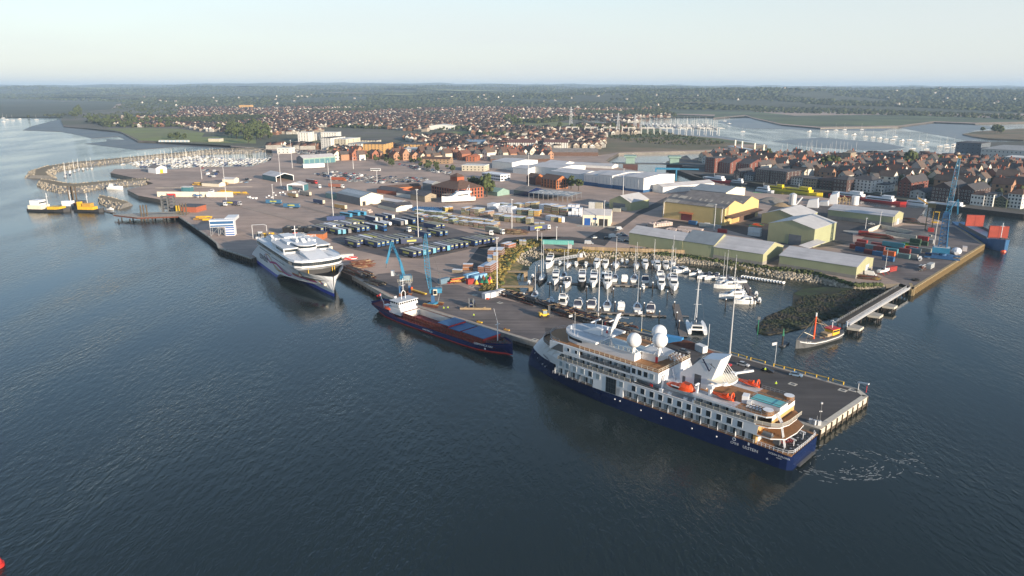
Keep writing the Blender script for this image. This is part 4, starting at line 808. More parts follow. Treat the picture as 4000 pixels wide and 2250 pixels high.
for o in[o for o in COL.objects if o.name.startswith('fender')]:
 o.parent=next(q_ for q_ in COL.objects if q_.name=='quay_wall.001')
rb_=MB();rb_.box(-.25,-.35,-.6,.25,.35,3.1,'quaygold');rbe=rb_.mesh('sheet_pile')
for p in row((198.6,345.2),(300.7,451.1),60):ob('sheet_pile',rbe,qe,(p[0]+.15,p[1]-.15,0),R(45))
pm=MB();pm.tube((0,0,-2),(0,0,2.9),.32,'pile',7);pme=pm.mesh('pile')
LEFTQ=[(-151.8,413.0),(-182.7,442.5),(-189.1,455.9),(-204.0,478.6),(-265.9,567.1)]
ql=edge('quay_wall',LEFTQ,2.5,3.22,1.2,'concrete')
for a,b,n in((LEFTQ[0],LEFTQ[1],16),(LEFTQ[2],LEFTQ[3],10),(LEFTQ[3],LEFTQ[4],46)):
 for p in row(a,b,n):ob('pile',pme,ql,(p[0]-.35,p[1]-.3,rng.uniform(-.2,.5)))
qf=[o for o in COL.objects if o.name=='quay_wall'][0]
for a,b,n in((FRONT[0],FRONT[1],10),(FRONT[1],FRONT[2],5),(FRONT[2],FRONT[4],16)):
 for p in row(a,b,n):ob('pile',pme,qf,(p[0]-.1,p[1]-.1,-1.6))
def guard(i,a,b,lab):
 mb=MB();a=Vector((*a,QZ));b=Vector((*b,QZ));n=max(1,round((b-a).length/4.2))
 mb.beam(a+Vector((0,0,.9)),b+Vector((0,0,.9)),.16,.18,'yellow')
 t=thing('guard_rail',lab,'guard rail',a,90,'yellow guard rails along the pier')
 mb.v=[(x-a.x,y-a.y,z-a.z)for x,y,z in mb.v];part('rail',mb,t)
 pb=MB();pb.box(-.14,-.14,0,.14,.14,1.05,'yellow');pe=pb.mesh('post')
 for k in range(n+1):p=(b-a)*(k/n);ob('post',pe,t,p)
GR=[((81.9,255.0),(86.6,250.1)),((87.7,249.0),(91.7,245.2)),((94.0,242.8),(102.3,235.3)),((102.3,235.3),(108.1,229.9)),((109.3,229.0),(111.7,226.2)),((53.2,281.5),(60.5,274.2))]
for i,(a,b)in enumerate(GR):guard(i,a,b,'yellow guard rail on the pier edge, '+('%s one from the tall lamp mast'%ORD[i]if i<5 else 'short one left of the blue cabin'))
b=MB();b.tube((0,0,0),(0,0,2.4),.11,'white');b.tube((1.5,-2.4,0),(1.5,-2.4,2.4),.11,'red');b.beam((-.2,.2,2.5),(1.8,-2.8,3.1),.9,.35,'lgrey')
single('quay_light_frame','small grey light frame on the pier corner','light frame',b,(*(114.8,222.1),QZ),90)
b=MB();b.tube((0,0,0),(0,0,7),.13,'dgrey');b.cbox(0,0,7,.5,.5,.5,'lgrey');b.beam((-.4,0,4.6),(.4,0,4.6),.1,.3,'white')
single('navigation_post','thin grey post with small lamp on the pier end','post',b,(*(91.0,195.6),QZ),90)
b=MB()
for k in range(3):b.cbox(k*1.2,rng.uniform(-.5,.5),0,.9,.9,rng.uniform(.6,1.6),'lgrey',k)
b.beam((-1,0,.3),(4.5,.5,1.4),.2,.2,'steel');b.tube((1.6,1,0),(1.6,1,2.4),.08,'steel')
single('mooring_gear','small pile of grey mooring gear by the cruise ship stern','mooring gear',b,(*(89.0,197.1),QZ),120)
manh=MB();manh.box(-1.3,-1.1,0,1.3,1.1,.02,'concretelight');manh.box(-.7,-.6,.02,.7,.6,.028,'dgrey')
mhe=manh.mesh('manhole')
for i,p in enumerate(((83.5,238.9),(94.8,226.6),(109.4,221.5),(112.8,221.5),(79.2,253.1),(9.1,271.1),(-18.0,335.0),(-5.6,322.0),(-20.2,349.9))):
 tag(ob('manhole_cover',mhe,None,(*p,QZ+.02),R(-45)),'flat square manhole frame set in the dark quay asphalt','manhole cover','manhole covers in the quay')
def lampmast(p,h,lab,head=1.0):
 t=thing('light_mast',lab,'light mast',(*p,QZ),90)
 b=MB();b.tube((0,0,0),(0,0,h),.32,'aluminium',8,.14);b.cbox(0,0,0,1.1,1.1,.5,'concrete');part('pole',b,t)
 b=MB();b.tube((0,0,h-.5),(0,0,h-.3),.9*head,'aluminium',10);
 for k in range(6):b.cbox(.8*head*math.cos(k*1.05),.8*head*math.sin(k*1.05),h-.3,.45,.35,.3,'lgrey',k*1.05)
 part('lamp_head',b,t)
for p,h,lab in(((81.6,254.7),28,'tall pale light mast on the pier edge beside the yellow rails'),((37.5,300.0),26,'tall pale light mast behind the cruise ship bow'),((-7.4,346.3),26,'tall pale light mast beside the buoy store'),((-134.5,539.1),33,'tall pale light mast at the far end of the trailer rows'),((-61.5,466.6),33,'tall pale light mast among the blue trailers'),((-270.2,897.3),34,'tall light mast beside the long green terminal shed'),((-229.4,719.8),33,'tall light mast in front of the open teal shed'),((-336.6,788.3),20,'light mast behind the white boat hall with yellow door'),((-242.8,612.5),33,'tall light mast beside the parked dark lorry'),((16.6,731.8),33,'tall light mast in front of the white boatyard halls'),((103.1,670.8),24,'tall light mast at the corner of the blue and white hall'),((-208.8,827.4),16,'thin light mast beside the far car park'),((-193.2,887.8),14,'thin light mast at the edge of the terminal road'),((-140.7,756.8),12,'thin light mast in the middle of the car park'),((-210.8,636.3),14,'short light mast between the check-in lanes'),((16.4,459.5),9,'short lamp post above the scrub bank'),((28.4,453.6),11,'short lamp post beside the green portable cabin'),((140.2,494.5),19,'thin grey light mast in front of the yellow shed'),((65.6,510.1),19,'thin grey light mast by the garage door'),((-0.1,497.5),22,'thin grey light mast among the timber stacks'),((243.4,491.1),10,'short lamp post by the red skip'),((260.1,505.1),12,'thin lamp post in front of the pale green shed'),((266.6,447.6),16,'thin lamp post beside the blue mobile crane')):
 lampmast(p,h,lab,.6 if h<20 else 1.)
def flagpole(p,h,lab):
 t=thing('flagpole',lab,'flagpole',(*p,QZ));b=MB();b.tube((0,0,0),(0,0,h),.07,'white');part('pole',b,t)
 b=MB();b.add([(0,0,h),(-1.6,.3,h-.5),(-1.5,.2,h-1.5),(0,0,h-1.1),(.02,.02,h),(-1.58,.32,h-.5),(-1.48,.22,h-1.5),(.02,.02,h-1.1)],[(0,1,2,3),(7,6,5,4)],'white');part('flag',b,t)
flagpole((95.1,244.9),8.5,'white flag on a leaning pole by the pier rails');flagpole((53.5,283.5),8,'white flag on a pole behind the ship mast');flagpole((26.1,296.7),2.4,'small white sign flag by the steel stacks')
b=MB();b.tube((0,0,0),(0,0,9),.1,'white');single('slender_pole','bare white pole behind the white trailer box','pole',b,(*(75.8,263.6),QZ))
# ---------------- marina
pon_me={}
def pontoon(a,b,w,lab,fing=()):
 a=Vector(a);b=Vector(b);L=(b-a).length;azm=math.degrees(math.atan2(b.x-a.x,b.y-a.y))
 t=thing('pontoon',lab,'pontoon',(a.x,a.y,0),azm)
 m=MB();m.box(0,-w/2,.35,L,w/2,.55,'pontoon');part('walkway',m,t)
 f=MB();f.box(0,-w/2+.1,-.3,2.2,w/2-.1,.34,'concrete');fe=f.mesh('float')
 for k in range(max(1,int(L/5))):ob('float',fe,t,(1+k*5,0,0))
 for s_,ln in fing:
  g=MB();g.box(-.4,min(0,ln),.3,.4,max(0,ln),.5,'pontoon');part('finger',g,t,(s_,(w/2 if ln>0 else-w/2),0))
 return t
pontoon((18.3,368.4),(86,359.5),2.0,'middle marina pontoon between the second and third boat rows',[(6,-11),(21,-11),(27,9),(34,-11),(44,8),(52,9),(64,-12)])
pontoon((28.0,318.9),(69.5,310.5),2.0,'near marina pontoon behind the cruise ship mast',[(6,9),(13,9),(21,9),(29,9),(37,9)])
pontoon((24.5,410.6),(104,398.5),2.0,'far marina pontoon under the rocky bank',[(10,-8),(22,-8),(34,-9),(46,-9),(58,-8)])
pontoon((6.6,339.6),(15.5,392.3),2.6,'long west pontoon beside the black hulled yacht')
pontoon((77.7,328.9),(71.0,283.0),3.2,'wide pontoon beside the big catamaran',[(18,3),(30,3)])
pontoon((122.5,367),(116.8,331.5),2.6,'east pontoon with cruisers moored on both sides',[(8,-9),(20,-9),(31,-9)])
pontoon((124.8,379.8),(143,366.4),1.8,'narrow pontoon stacked with white dinghies')
pontoon((100,398),(121,372),1.4,'thin walkway linking the far and east pontoons')
pl_=MB();pl_.tube((0,0,-2),(0,0,4.2),.24,'pile',8);plm=pl_.mesh('pile');gl=MB();gl.ball((0,0,4.5),.38,'lampglobe',8,6);glm=gl.mesh('lamp_globe',True)
PIL=[(11.3,368.1),(19.2,355.3),(28.8,363.7),(24.3,348.3),(37.3,347.3),(50.0,343.4),(51.3,363.7),(55.6,393.7),(71.8,355.3),(63.2,343.4),(22.0,325.1),(34.8,321.7),(39.7,311.7),(47.7,320.8),(60.9,319.1),(71.6,355.3),(80.1,365.9),(75.7,338.7),(75.2,320.8),(72.8,304.6),(65.4,306.2),(71.2,292.8),(101.2,382.9),(114.3,362.7),(117.7,344.4),(100.3,325.1),(114.8,328.6),(5.7,334.9),(78.6,393.7),(14.9,391.3)]
for i,p in enumerate(PIL):
 t=thing('mooring_pile','dark mooring pile with white cap between the marina berths','mooring pile',(*p,-.5),90,'mooring piles of the marina');ob('pile',plm,t);ob('lamp_globe',glm,t)
def hullrings(L,B,fb,keel=-.4,sheer=.5,bow=2.2,n=11,stern=.85):
 R_=[]
 for i in range(n):
  u=i/(n-1);x=-L/2+L*u;w=B/2*(stern+(1-stern)*min(1,u*3))*max(.02,1-max(0,(u-.45)/.55)**bow);z=fb+sheer*max(0,u-.3)**2
  R_.append([(x-(.12*L*u**3 if 0 else 0),0,keel+.5*max(0,u-.6)**2*3),(x,w*.78,keel*.4+.15),(x,w,z),(x,-w,z),(x,-w*.78,keel*.4+.15)])
 return R_
def motor_yacht(L=14.,B=4.3,fly=True,hull='gel'):
 h=MB();h.loft(hullrings(L,B,1.55,sheer=1.4),hull,cap0=True,cap1=True)
 c=MB();c.loft([[(x,w,1.5+sh),(x,w*.8,z),(x,-w*.8,z),(x,-w,1.5+sh)]for x,w,z,sh in((-L*.33,B*.40,3.3,0),(L*.02,B*.42,3.3,0),(L*.10,B*.40,3.1,.05),(L*.22,B*.33,2.1,.2),(L*.36,B*.20,1.95,.35))],'gel',closed=False,cap0=True,cap1=True)
 c.box(-L*.5,-B*.4,.9,-L*.33,B*.4,1.1,'teak')
 g=MB();g.loft([[(x,w,z0),(x,w*.88,z1)]for x,w,z0,z1 in((-L*.28,B*.415,2.2,2.85),(L*.03,B*.425,2.2,2.85))],'glass',closed=False);g.loft([[(x,-w,z0),(x,-w*.88,z1)]for x,w,z0,z1 in((-L*.28,B*.415,2.2,2.85),(L*.03,B*.425,2.2,2.85))],'glass',closed=False)
 g.add([(L*.11,-B*.33,3.05),(L*.11,B*.33,3.05),(L*.205,B*.29,2.3),(L*.205,-B*.29,2.3)],[(0,1,2,3)],'glass');g.add([(-L*.335,-B*.3,1.6),(-L*.335,B*.3,1.6),(-L*.335,B*.28,3.1),(-L*.335,-B*.28,3.1)],[(3,2,1,0)],'glass')
 P=[('hull',h.mesh('hull'),(0,0,0),None),('cabin',c.mesh('cabin'),(0,0,0),None),('windscreen',g.mesh('windscreen'),(0,0,0),None)]
 if fly:
  f=MB();f.loft([[(x,w,3.3),(x,w*1.05,z),(x,-w*1.05,z),(x,-w,3.3)]for x,w,z in((-L*.38,B*.36,3.95),(-L*.02,B*.36,4.0),(L*.07,B*.28,3.7))],'gel',closed=False,cap0=True,cap1=True);f.box(-L*.2,-B*.3,4.0,-L*.05,B*.3,4.25,'canvas');f.path([(-L*.3,-B*.36,3.9),(-L*.33,-B*.3,5.1),(-L*.33,B*.3,5.1),(-L*.3,B*.36,3.9)],.12,'gel');f.tube((-L*.33,0,5.1),(-L*.34,0,6.4),.05,'white');P.append(('flybridge',f.mesh('flybridge'),(0,0,0),None))
 r=MB();r.path([(x,s_*w,z)for s_ in(1,)for x,w,z in((0,B*.46,2.5),(L*.25,B*.38,2.75),(L*.42,B*.16,2.95),(L*.49,0,3.0),(L*.42,-B*.16,2.95),(L*.25,-B*.38,2.75),(0,-B*.46,2.5))],.035,'aluminium',4);P.append(('bow_rail',r.mesh('bow_rail'),(0,0,0),None))
 return P
def sports_cruiser(L=11.,B=3.6,canvas='canvas'):
 h=MB();h.loft(hullrings(L,B,1.25,sheer=1.1),'gel',cap0=True,cap1=True)
 c=MB();c.loft([[(x,w,1.2),(x,w*.8,z),(x,-w*.8,z),(x,-w,1.2)]for x,w,z in((L*.0,B*.42,2.0),(L*.12,B*.40,1.9),(L*.36,B*.2,1.7))],'gel',closed=False,cap0=True,cap1=True)
 g=MB();g.loft([[(L*.02,-B*.38,2.0),(L*.10,-B*.3,2.0),(L*.12,0,2.0),(L*.10,B*.3,2.0),(L*.02,B*.38,2.0)],[(-L*.06,-B*.34,2.75),(L*.0,-B*.25,2.75),(L*.02,0,2.78),(L*.0,B*.25,2.75),(-L*.06,B*.34,2.75)]],'glass',closed=False)
 k=MB();k.loft([[(x,B*.4,1.3),(x,B*.33,z),(x,-B*.33,z),(x,-B*.4,1.3)]for x,z in((-L*.38,1.9),(-L*.25,2.7),(-L*.05,2.75))],canvas,closed=False,cap0=True,cap1=True)
 a=MB();a.path([(-L*.22,-B*.44,1.3),(-L*.28,-B*.36,3.0),(-L*.28,B*.36,3.0),(-L*.22,B*.44,1.3)],.14,'gel');a.box(-L*.55,-B*.36,.25,-L*.48,B*.36,.4,'teak')
 return[('hull',h.mesh('hull'),(0,0,0),None),('foredeck',c.mesh('foredeck'),(0,0,0),None),('windscreen',g.mesh('windscreen'),(0,0,0),None),('cockpit_cover',k.mesh('cockpit_cover'),(0,0,0),None),('arch',a.mesh('arch'),(0,0,0),None)]
def sail_yacht(L=11.,B=3.4,H=15.,hull='gel',main='canvas'):
 h=MB();h.loft(hullrings(L,B,1.1,sheer=.8,bow=1.7,stern=.7),hull,cap0=True,cap1=True);h.box(-L*.42,-B*.27,1.12,L*.3,B*.2,1.16,'teak')if 0 else None
 c=MB();c.loft([[(x,w,1.15),(x,w*.8,z),(x,-w*.8,z),(x,-w,1.15)]for x,w,z in((-L*.12,B*.3,1.65),(L*.12,B*.26,1.6),(L*.26,B*.12,1.45))],'gel',closed=False,cap0=True,cap1=True);c.loft([[(x,B*.3,1.3),(x,B*.2,z),(x,-B*.2,z),(x,-B*.3,1.3)]for x,z in((-L*.2,2.2),(-L*.1,2.3),(-L*.04,1.7))],main,closed=False,cap0=True,cap1=True)
 m=MB();m.tube((L*.08,0,1.2),(L*.08,0,H),.11,'white',6,.07);m.beam((L*.08,-.9,H*.55),(L*.08,.9,H*.55),.06,.06,'white')
 bo=MB();bo.beam((L*.08,0,2.5),(-L*.3,0,2.45),.22,.34,main)
 r=MB();
 for p in((L*.49,0,1.6),(-L*.48,0,1.3),(L*.06,B*.46,1.3),(L*.06,-B*.46,1.3)):r.tube((L*.08,0,H-.3),p,.022,'dgrey',3)
 return[('hull',h.mesh('hull'),(0,0,0),None),('coachroof',c.mesh('coachroof'),(0,0,0),None),('mast',m.mesh('mast'),(0,0,0),None),('boom',bo.mesh('boom'),(0,0,0),None),('rigging',r.mesh('rigging'),(0,0,0),None)]
def small_boat(L=6.,B=2.2):
 h=MB();h.loft(hullrings(L,B,.8,sheer=.7),'gel',cap0=True,cap1=True);c=MB();c.loft([[(x,w,.85),(x,w*.8,z),(x,-w*.8,z),(x,-w,.85)]for x,w,z in((-L*.05,B*.36,2.0),(L*.1,B*.34,2.0),(L*.2,B*.3,1.2))],'gel',closed=False,cap0=True,cap1=True)
 g=MB();g.add([(L*.11,-B*.27,1.9),(L*.11,B*.27,1.9),(L*.19,B*.25,1.3),(L*.19,-B*.25,1.3)],[(0,1,2,3)],'glass');o=MB();o.cbox(-L*.53,0,.2,.5,.45,1.2,'black')
 return[('hull',h.mesh('hull'),(0,0,0),None),('cabin',c.mesh('cabin'),(0,0,0),None),('windscreen',g.mesh('windscreen'),(0,0,0),None),('outboard',o.mesh('outboard'),(0,0,0),None)]
BP=dict(M=motor_yacht(),m=motor_yacht(11.5,3.9),n=motor_yacht(10,3.5,False),k=motor_yacht(14,4.3,True,'black'),c=sports_cruiser(),d=sports_cruiser(9.,3.2,'gel'),s=sail_yacht(),t=sail_yacht(9.5,3.1,12.5),S=sail_yacht(12.5,3.8,18),b=small_boat(),l=small_boat(4.6,1.9))
KIND=dict(M='flybridge motor yacht',m='white flybridge cruiser',n='white hardtop cruiser',k='black hulled motor yacht',c='sports cruiser with dark cockpit cover',d='white open sports boat',s='white sailing yacht',t='small sailing yacht',S='large sailing yacht',b='small cabin boat',l='small open dinghy')
NM=dict(M='motor_yacht',m='motor_yacht',n='motor_yacht',k='motor_yacht',c='sports_cruiser',d='sports_cruiser',s='sailing_yacht',t='sailing_yacht',S='sailing_yacht',b='cabin_boat',l='dinghy')
CT=dict(motor_yacht='motor yacht',sports_cruiser='motor boat',sailing_yacht='sailing yacht',cabin_boat='boat',dinghy='dinghy')
ROWS=[('far row',190,[('M',(21.4,407.4)),('l',(28.0,409.3)),('t',(32.3,406.1)),('b',(37.2,408.1)),('b',(42.9,407.4)),('n',(48.9,406.1)),('d',(53.8,405.5)),('s',(59.9,405.5)),('l',(65.0,415.3)),('l',(67.6,413.9)),('t',(71.5,403.6)),('n',(76.6,404.2)),('t',(83.0,411.3)),('n',(83.0,401.1)),('d',(88.0,401.7)),('s',(93.2,408.1))]),('second row',10,[('t',(28.2,380.8)),('n',(49.8,376.9)),('t',(55.5,376.9)),('d',(60.2,374.7)),('s',(65.7,375.8)),('c',(71.2,373.6)),('m',(79.3,375.8)),('s',(85.7,378.0))]),('third row',190,[('m',(23.0,370.3)),('c',(28.8,365.0)),('k',(36.9,368.7)),('M',(42.9,367.6)),('M',(50.0,365.0)),('l',(67.5,358.8)),('m',(77.3,361.3)),('M',(83.7,361.3))]),('near row',10,[('b',(19.0,334.1)),('m',(24.9,331.4)),('c',(31.7,328.8)),('c',(38.3,328.8)),('s',(44.9,326.2)),('d',(51.1,324.5)),('s',(58.5,322.8)),('c',(64.6,322.0))])]
for rowname,azz,lst in ROWS:
 cnt={}
 for k,p in lst:
  i=cnt.get(KIND[k],0);cnt[KIND[k]]=i+1
  spawn(NM[k],'%s, %s such in the marina %s'%(KIND[k],ORD[i],rowname),CT[NM[k]],(*p,0),azz+rng.uniform(-4,4),BP[k],'boats in the port marina',None,1.2)
spawn('sailing_yacht','big black hulled ketch with two white masts at the west pontoon','sailing yacht',(*(16.0,375.8),0),190,sail_yacht(22,5.,26,'black','render'),None)
b=MB();b.tube((-6,0,1),(-6,0,20),.14,'white',6,.08);part('mizzen_mast',b,next(o for o in COL.objects if o.get('label','').startswith('big black hulled ketch')))
spawn('sailing_yacht','white yacht moored below the west pontoon end','sailing yacht',(*(11.4,344.1),0),10,BP['s'])
for i,(k,p,azz,lab)in enumerate((('d',(94.1,393.1),245,'white open boat on the outer side of the far pontoon'),('d',(95.2,391.3),245,'white sports boat with blue stripe at the far pontoon end'),('t',(93.1,399.2),245,'small yacht tucked beside the far pontoon end'),('d',(101.0,384.8),245,'white open boat at the link walkway'),('c',(104.8,379.1),245,'white sports cruiser first below the link walkway'),('c',(108.5,378.0),245,'sports cruiser with dark hull side at the link walkway'),('s',(114.2,375.8),255,'yacht at the head of the east pontoon'),('S',(114.0,369.2),265,'large motor sailer on the east pontoon with tall mast'),('M',(110.9,359.3),268,'long cream motor yacht on the east pontoon'),('s',(118.8,370.3),268,'second tall masted yacht on the east pontoon'),('s',(111.3,347.0),268,'yacht with blue sail cover on the east pontoon'),('M',(108.5,340.9),268,'grey topped motor yacht lower on the east pontoon'),('n',(111.3,331.4),268,'white hardtop cruiser lowest on the east pontoon'),('l',(119.5,334.9),20,'small grey tender on the outer side of the east pontoon'),('l',(121.6,346.0),20,'second small tender on the outer side of the east pontoon'),('l',(11.3,380.2),10,'dark small boat west of the long pontoon'),('l',(9.0,367.1),10,'small boat with pink cover west of the long pontoon'))):
 spawn(NM[k],lab,CT[NM[k]],(*p,0),azz,BP[k],'boats in the port marina')
din=MB();din.loft([[(x,0,.05+.25*abs(x/1.8)**2),(x,w,.35),(x,w*.8,.55),(x,-w*.8,.55),(x,-w,.35)]for x,w in((-1.8,.5),(-1,.72),(0,.76),(1,.6),(1.9,.08))],'gel',cap0=True,cap1=True);dine=din.mesh('dinghy')
for i in range(15):
 f=i/14;x=124.8+17.6*f;y=379.8-13*f;o=ob('dinghy',dine,None,(x,y,.6),az2r(205));o.rotation_euler=(R(50),0,az2r(40));tag(o,'upturned white dinghy, %s from the left on the narrow pontoon'%ORD[i],'dinghy','dinghies racked on the narrow pontoon')
ct=thing('catamaran','big white sailing catamaran moored by the wide pontoon','catamaran',(*(78.6,293.2),0),8)
b=MB()
for s_ in(-1,1):
 b.loft([[(x,s_*3.2,-.3),(x,s_*3.2+w,.3),(x,s_*3.2+w,z),(x,s_*3.2-w,z),(x,s_*3.2-w,.3)]for x,w,z in((-7,.7,.7),(-5.5,.9,1.2),(-2,1.,1.7),(3,.9,1.8),(6,.5,1.9),(7.2,.05,1.95))],'gel',cap0=True,cap1=True)
part('hull',b,ct);b=MB();b.box(-5,-3.4,1.2,3.5,3.4,1.75,'gel');b.loft([[(x,w,1.7),(x,w*.85,z),(x,-w*.85,z),(x,-w,1.7)]for x,w,z in((-4.8,2.6,3.3),(.5,2.6,3.2),(2.6,2.0,1.9))],'gel',closed=False,cap0=True,cap1=True);part('bridge_deck',b,ct)
b=MB();b.box(-4.86,-2.0,1.9,-4.8,2.0,3.0,'glass');b.add([(.7,-2,3.0),(.7,2,3.0),(2.3,1.6,2.0),(2.3,-1.6,2.0)],[(0,1,2,3)],'glass');b.box(-3.5,-1.8,3.4,-.5,1.8,3.5,'glass');part('window',b,ct)
b=MB();b.tube((.6,0,3),(.6,0,25),.16,'white',7,.09);b.beam((.6,-1.6,11),(.6,1.6,11),.08,.08,'white');b.beam((.6,-1.2,17.5),(.6,1.2,17.5),.08,.08,'white');part('mast',b,ct);b=MB();b.beam((.6,0,4.8),(-5,0,4.7),.3,.5,'canvas');part('boom',b,ct);b=MB();b.tube((6.8,0,2),(.6,0,24.5),.12,'white',5);b.tube((-5,3.2,1.5),(.6,0,24.5),.025,'dgrey',3);b.tube((-5,-3.2,1.5),(.6,0,24.5),.025,'dgrey',3);part('rigging',b,ct)
gt=thing('access_bridge','white lattice footbridge down to the marina pontoons','footbridge',(0,0,0));a_,b_=Vector((*(24.8,416.0),.8)),Vector((*(39.2,415.8),3.4))
b=MB();b.beam(a_,b_,1.6,.15,'lgrey');part('deck',b,gt)
for s_ in(-1,1):
 d=(b_-a_).normalized();n=Vector((-d.y,d.x,0))*.8*s_;tm=MB();tm.beam(a_+n+Vector((0,0,1.3)),b_+n+Vector((0,0,1.3)),.12,.14,'white')
 for k in range(10):p=a_+(b_-a_)*(k/10)+n;q_=a_+(b_-a_)*((k+1)/10)+n;tm.beam(p,q_+Vector((0,0,1.3)),.09,.09,'white');tm.beam(q_,q_+Vector((0,0,1.3)),.09,.09,'white')
 part('truss',tm,gt)
b=MB();b.box(-2,-1.5,-3,2,1.5,0,'timber');b.box(-.9,-.7,0,.9,.7,2.3,'white');b.beam((-3,1,0),(-1.2,.5,3.4),.3,.3,'white');b.beam((3,1,0),(1.2,.5,3.4),.3,.3,'white')
single('gate_platform','white gate and timber platform at the top of the footbridge','gate platform',b,(*(40.7,415.3),QZ),98)
for p,l,lab in(((-2.5,383.7),11,'timber landing stage on the scrub bank'),((-5.5,353.4),16,'lower timber landing stage on the scrub bank')):
 b=MB();b.box(0,-1.5,2.4,l,1.5,2.7,'timber');b.box(l-2,-2.4,-.5,l,2.4,2.4,'timber');b.box(0,-.2,0,.3,.2,2.4,'pile');single('landing_stage',lab,'landing stage',b,(*p,0),92)
 # ---------------- jetty, trawler, beacons
jt=thing('jetty','grey concrete jetty with lattice walkway rails running to the east quay','jetty',(0,0,0));J0,J1=Vector((141.5,291,3)),Vector((197,348,3));jd=(J1-J0).normalized();jn=Vector((-jd.y,jd.x,0))
b=MB();b.beam(J0+jn*2.2,J1+jn*2.2,3.4,.4,'timberdark');b.beam(J0-jn*.8,J1-jn*.8,1.8,.35,'aluminium');part('deck',b,jt)
b=MB();rail(b,[J0-jn*1.7,J1-jn*1.7],1.2,'aluminium',1.3,.06,3);rail(b,[J0+jn*.1,J1+jn*.1],1.2,'aluminium',1.3,.06,3);rail(b,[J0+jn*3.9,J1+jn*3.9],1.2,'steel',2,.05,2);part('railing',b,jt)
for k,f in enumerate((0.0,.30,.54)):
 c=J0+(J1-J0)*f-jn*3.4;b=MB();b.prism([(c.x+u*jd.x*3.4-v*jn.x*3.0,c.y+u*jd.y*3.4-v*jn.y*3.0)for u,v in((-1,-.6),(-.7,1),(.7,1),(1,-.6))],1.9,2.9,'concretelight','concrete');po=part('dolphin',b,jt)
 for u in(-.8,0,.8):
  for v in(-.4,.8):ob('pile',pme,po,(c.x+u*jd.x*3.2-v*jn.x*2.8,c.y+u*jd.y*3.2-v*jn.y*2.8,-.9))
for k in range(16):
 c=J0+(J1-J0)*(k/15)
 for u in(-.6,3.4):ob('pile',pme,jt,(c.x+jn.x*u,c.y+jn.y*u,-.3))
b=MB();b.cbox(0,0,2.9,.2,1.4,2.2,'white');part('notice',b,jt,(J0.x-1,J0.y-2.6,0))
tw=thing('trawler','old dark trawler with orange mast and yellow wheelhouse at the jetty end','fishing boat',(*(124.6,277.4),0),238)
b=MB();b.loft([[(x,0,-.6),(x,w*.75,-.2),(x,w,z-.5),(x,w,z),(x,-w,z),(x,-w,z-.5),(x,-w*.75,-.2)]for x,w,z in((-14,1.7,2.7),(-12.5,2.6,2.5),(-8,3.2,2.1),(0,3.3,1.9),(7,3.1,2.2),(11,2.2,2.9),(13.5,.9,3.5),(14.6,.1,3.8))],'dgrey',cap0=True,cap1=True);part('hull',b,tw)
b=MB();b.loft([[(x,w+.06,z-.75),(x,w+.06,z-.45)]for x,w,z in((-14,1.7,2.7),(-12.5,2.6,2.5),(-8,3.2,2.1),(0,3.3,1.9),(7,3.1,2.2),(11,2.2,2.9),(13.5,.9,3.5))],'white',closed=False);b.loft([[(x,-w-.06,z-.75),(x,-w-.06,z-.45)]for x,w,z in((-14,1.7,2.7),(-12.5,2.6,2.5),(-8,3.2,2.1),(0,3.3,1.9),(7,3.1,2.2),(11,2.2,2.9),(13.5,.9,3.5))],'white',closed=False);part('rubbing_strake',b,tw)
b=MB();b.prism([(-13,-2),(-8,-2.9),(7,-2.7),(11,-1.8),(13,-.5),(13,.5),(11,1.8),(7,2.7),(-8,2.9),(-13,2)],1.5,1.6,'timberdark');part('deck',b,tw)
b=MB();b.box(-10.5,-1.9,1.6,-6,1.9,4.4,'yellow');b.box(-10.3,-1.95,3.3,-6.2,1.95,4.0,'glass');b.box(-10.8,-2.1,4.4,-5.6,2.1,4.7,'red');b.box(-6,-1.7,1.6,-3,1.7,3.2,'timber');part('wheelhouse',b,tw)
b=MB();b.tube((3.5,0,1.6),(3.5,0,11.5),.38,'orange',8,.25);b.tube((3.5,0,11.5),(3.5,0,13),.3,'white',6);b.beam((3.5,0,9),(-5,0,6),.15,.15,'timber');b.beam((3.5,0,3),(10,0,6),.2,.2,'cream');part('mast',b,tw)
b=MB()
for p in((13.8,0,4),(11,1.8,3),(11,-1.8,3),(-6,1.6,4.6),(-6,-1.6,4.6),(-3,2.6,2),(-3,-2.6,2)):b.tube((3.5,0,11.2),p,.04,'timber',3)
b.tube((-8,0,4.7),(-8,0,8),.15,'white');b.beam((-8,-1,7.4),(-8,1,7.4),.3,.3,'white');part('rigging',b,tw)
b=MB()
for k in range(12):b.cbox(rng.uniform(-4,9),rng.uniform(-2,2),1.6,rng.uniform(.6,1.6),rng.uniform(.5,1.2),rng.uniform(.4,1.3),rng.choice(['timber','dgrey','rust','timberdark']),rng.uniform(0,3))
part('deck_gear',b,tw);text('PE 619',.9,tw,(10.4,2.5,2.5),(R(90),0,R(180)-.4))
bs=MB();bs.tube((0,0,-2),(0,0,4.4),.35,'pile',8);bs.box(-1,-1,-.4,5.5,1,.5,'dgrey');bs.tube((0,0,4.4),(0,0,6.4),.3,'green',6,.16)
for k in range(4):bs.tube((.5*math.cos(k*1.57),.5*math.sin(k*1.57),4.4),(0,0,7.5),.06,'green',4)
single('channel_beacon','green lattice beacon on a dark pile by the trawler','beacon',bs,(*(107.9,272.2),0),40)
bs=MB();bs.tube((0,0,-1),(0,0,7.4),.16,'green',6);bs.cbox(0,0,6.6,1.2,.4,1.2,'dgrey');bs.tube((0,0,7.4),(0,0,8.2),.1,'black')
single('channel_beacon','thin dark beacon pole at the tip of the weed bank','beacon',bs,(*(102.7,286.4),0),90)
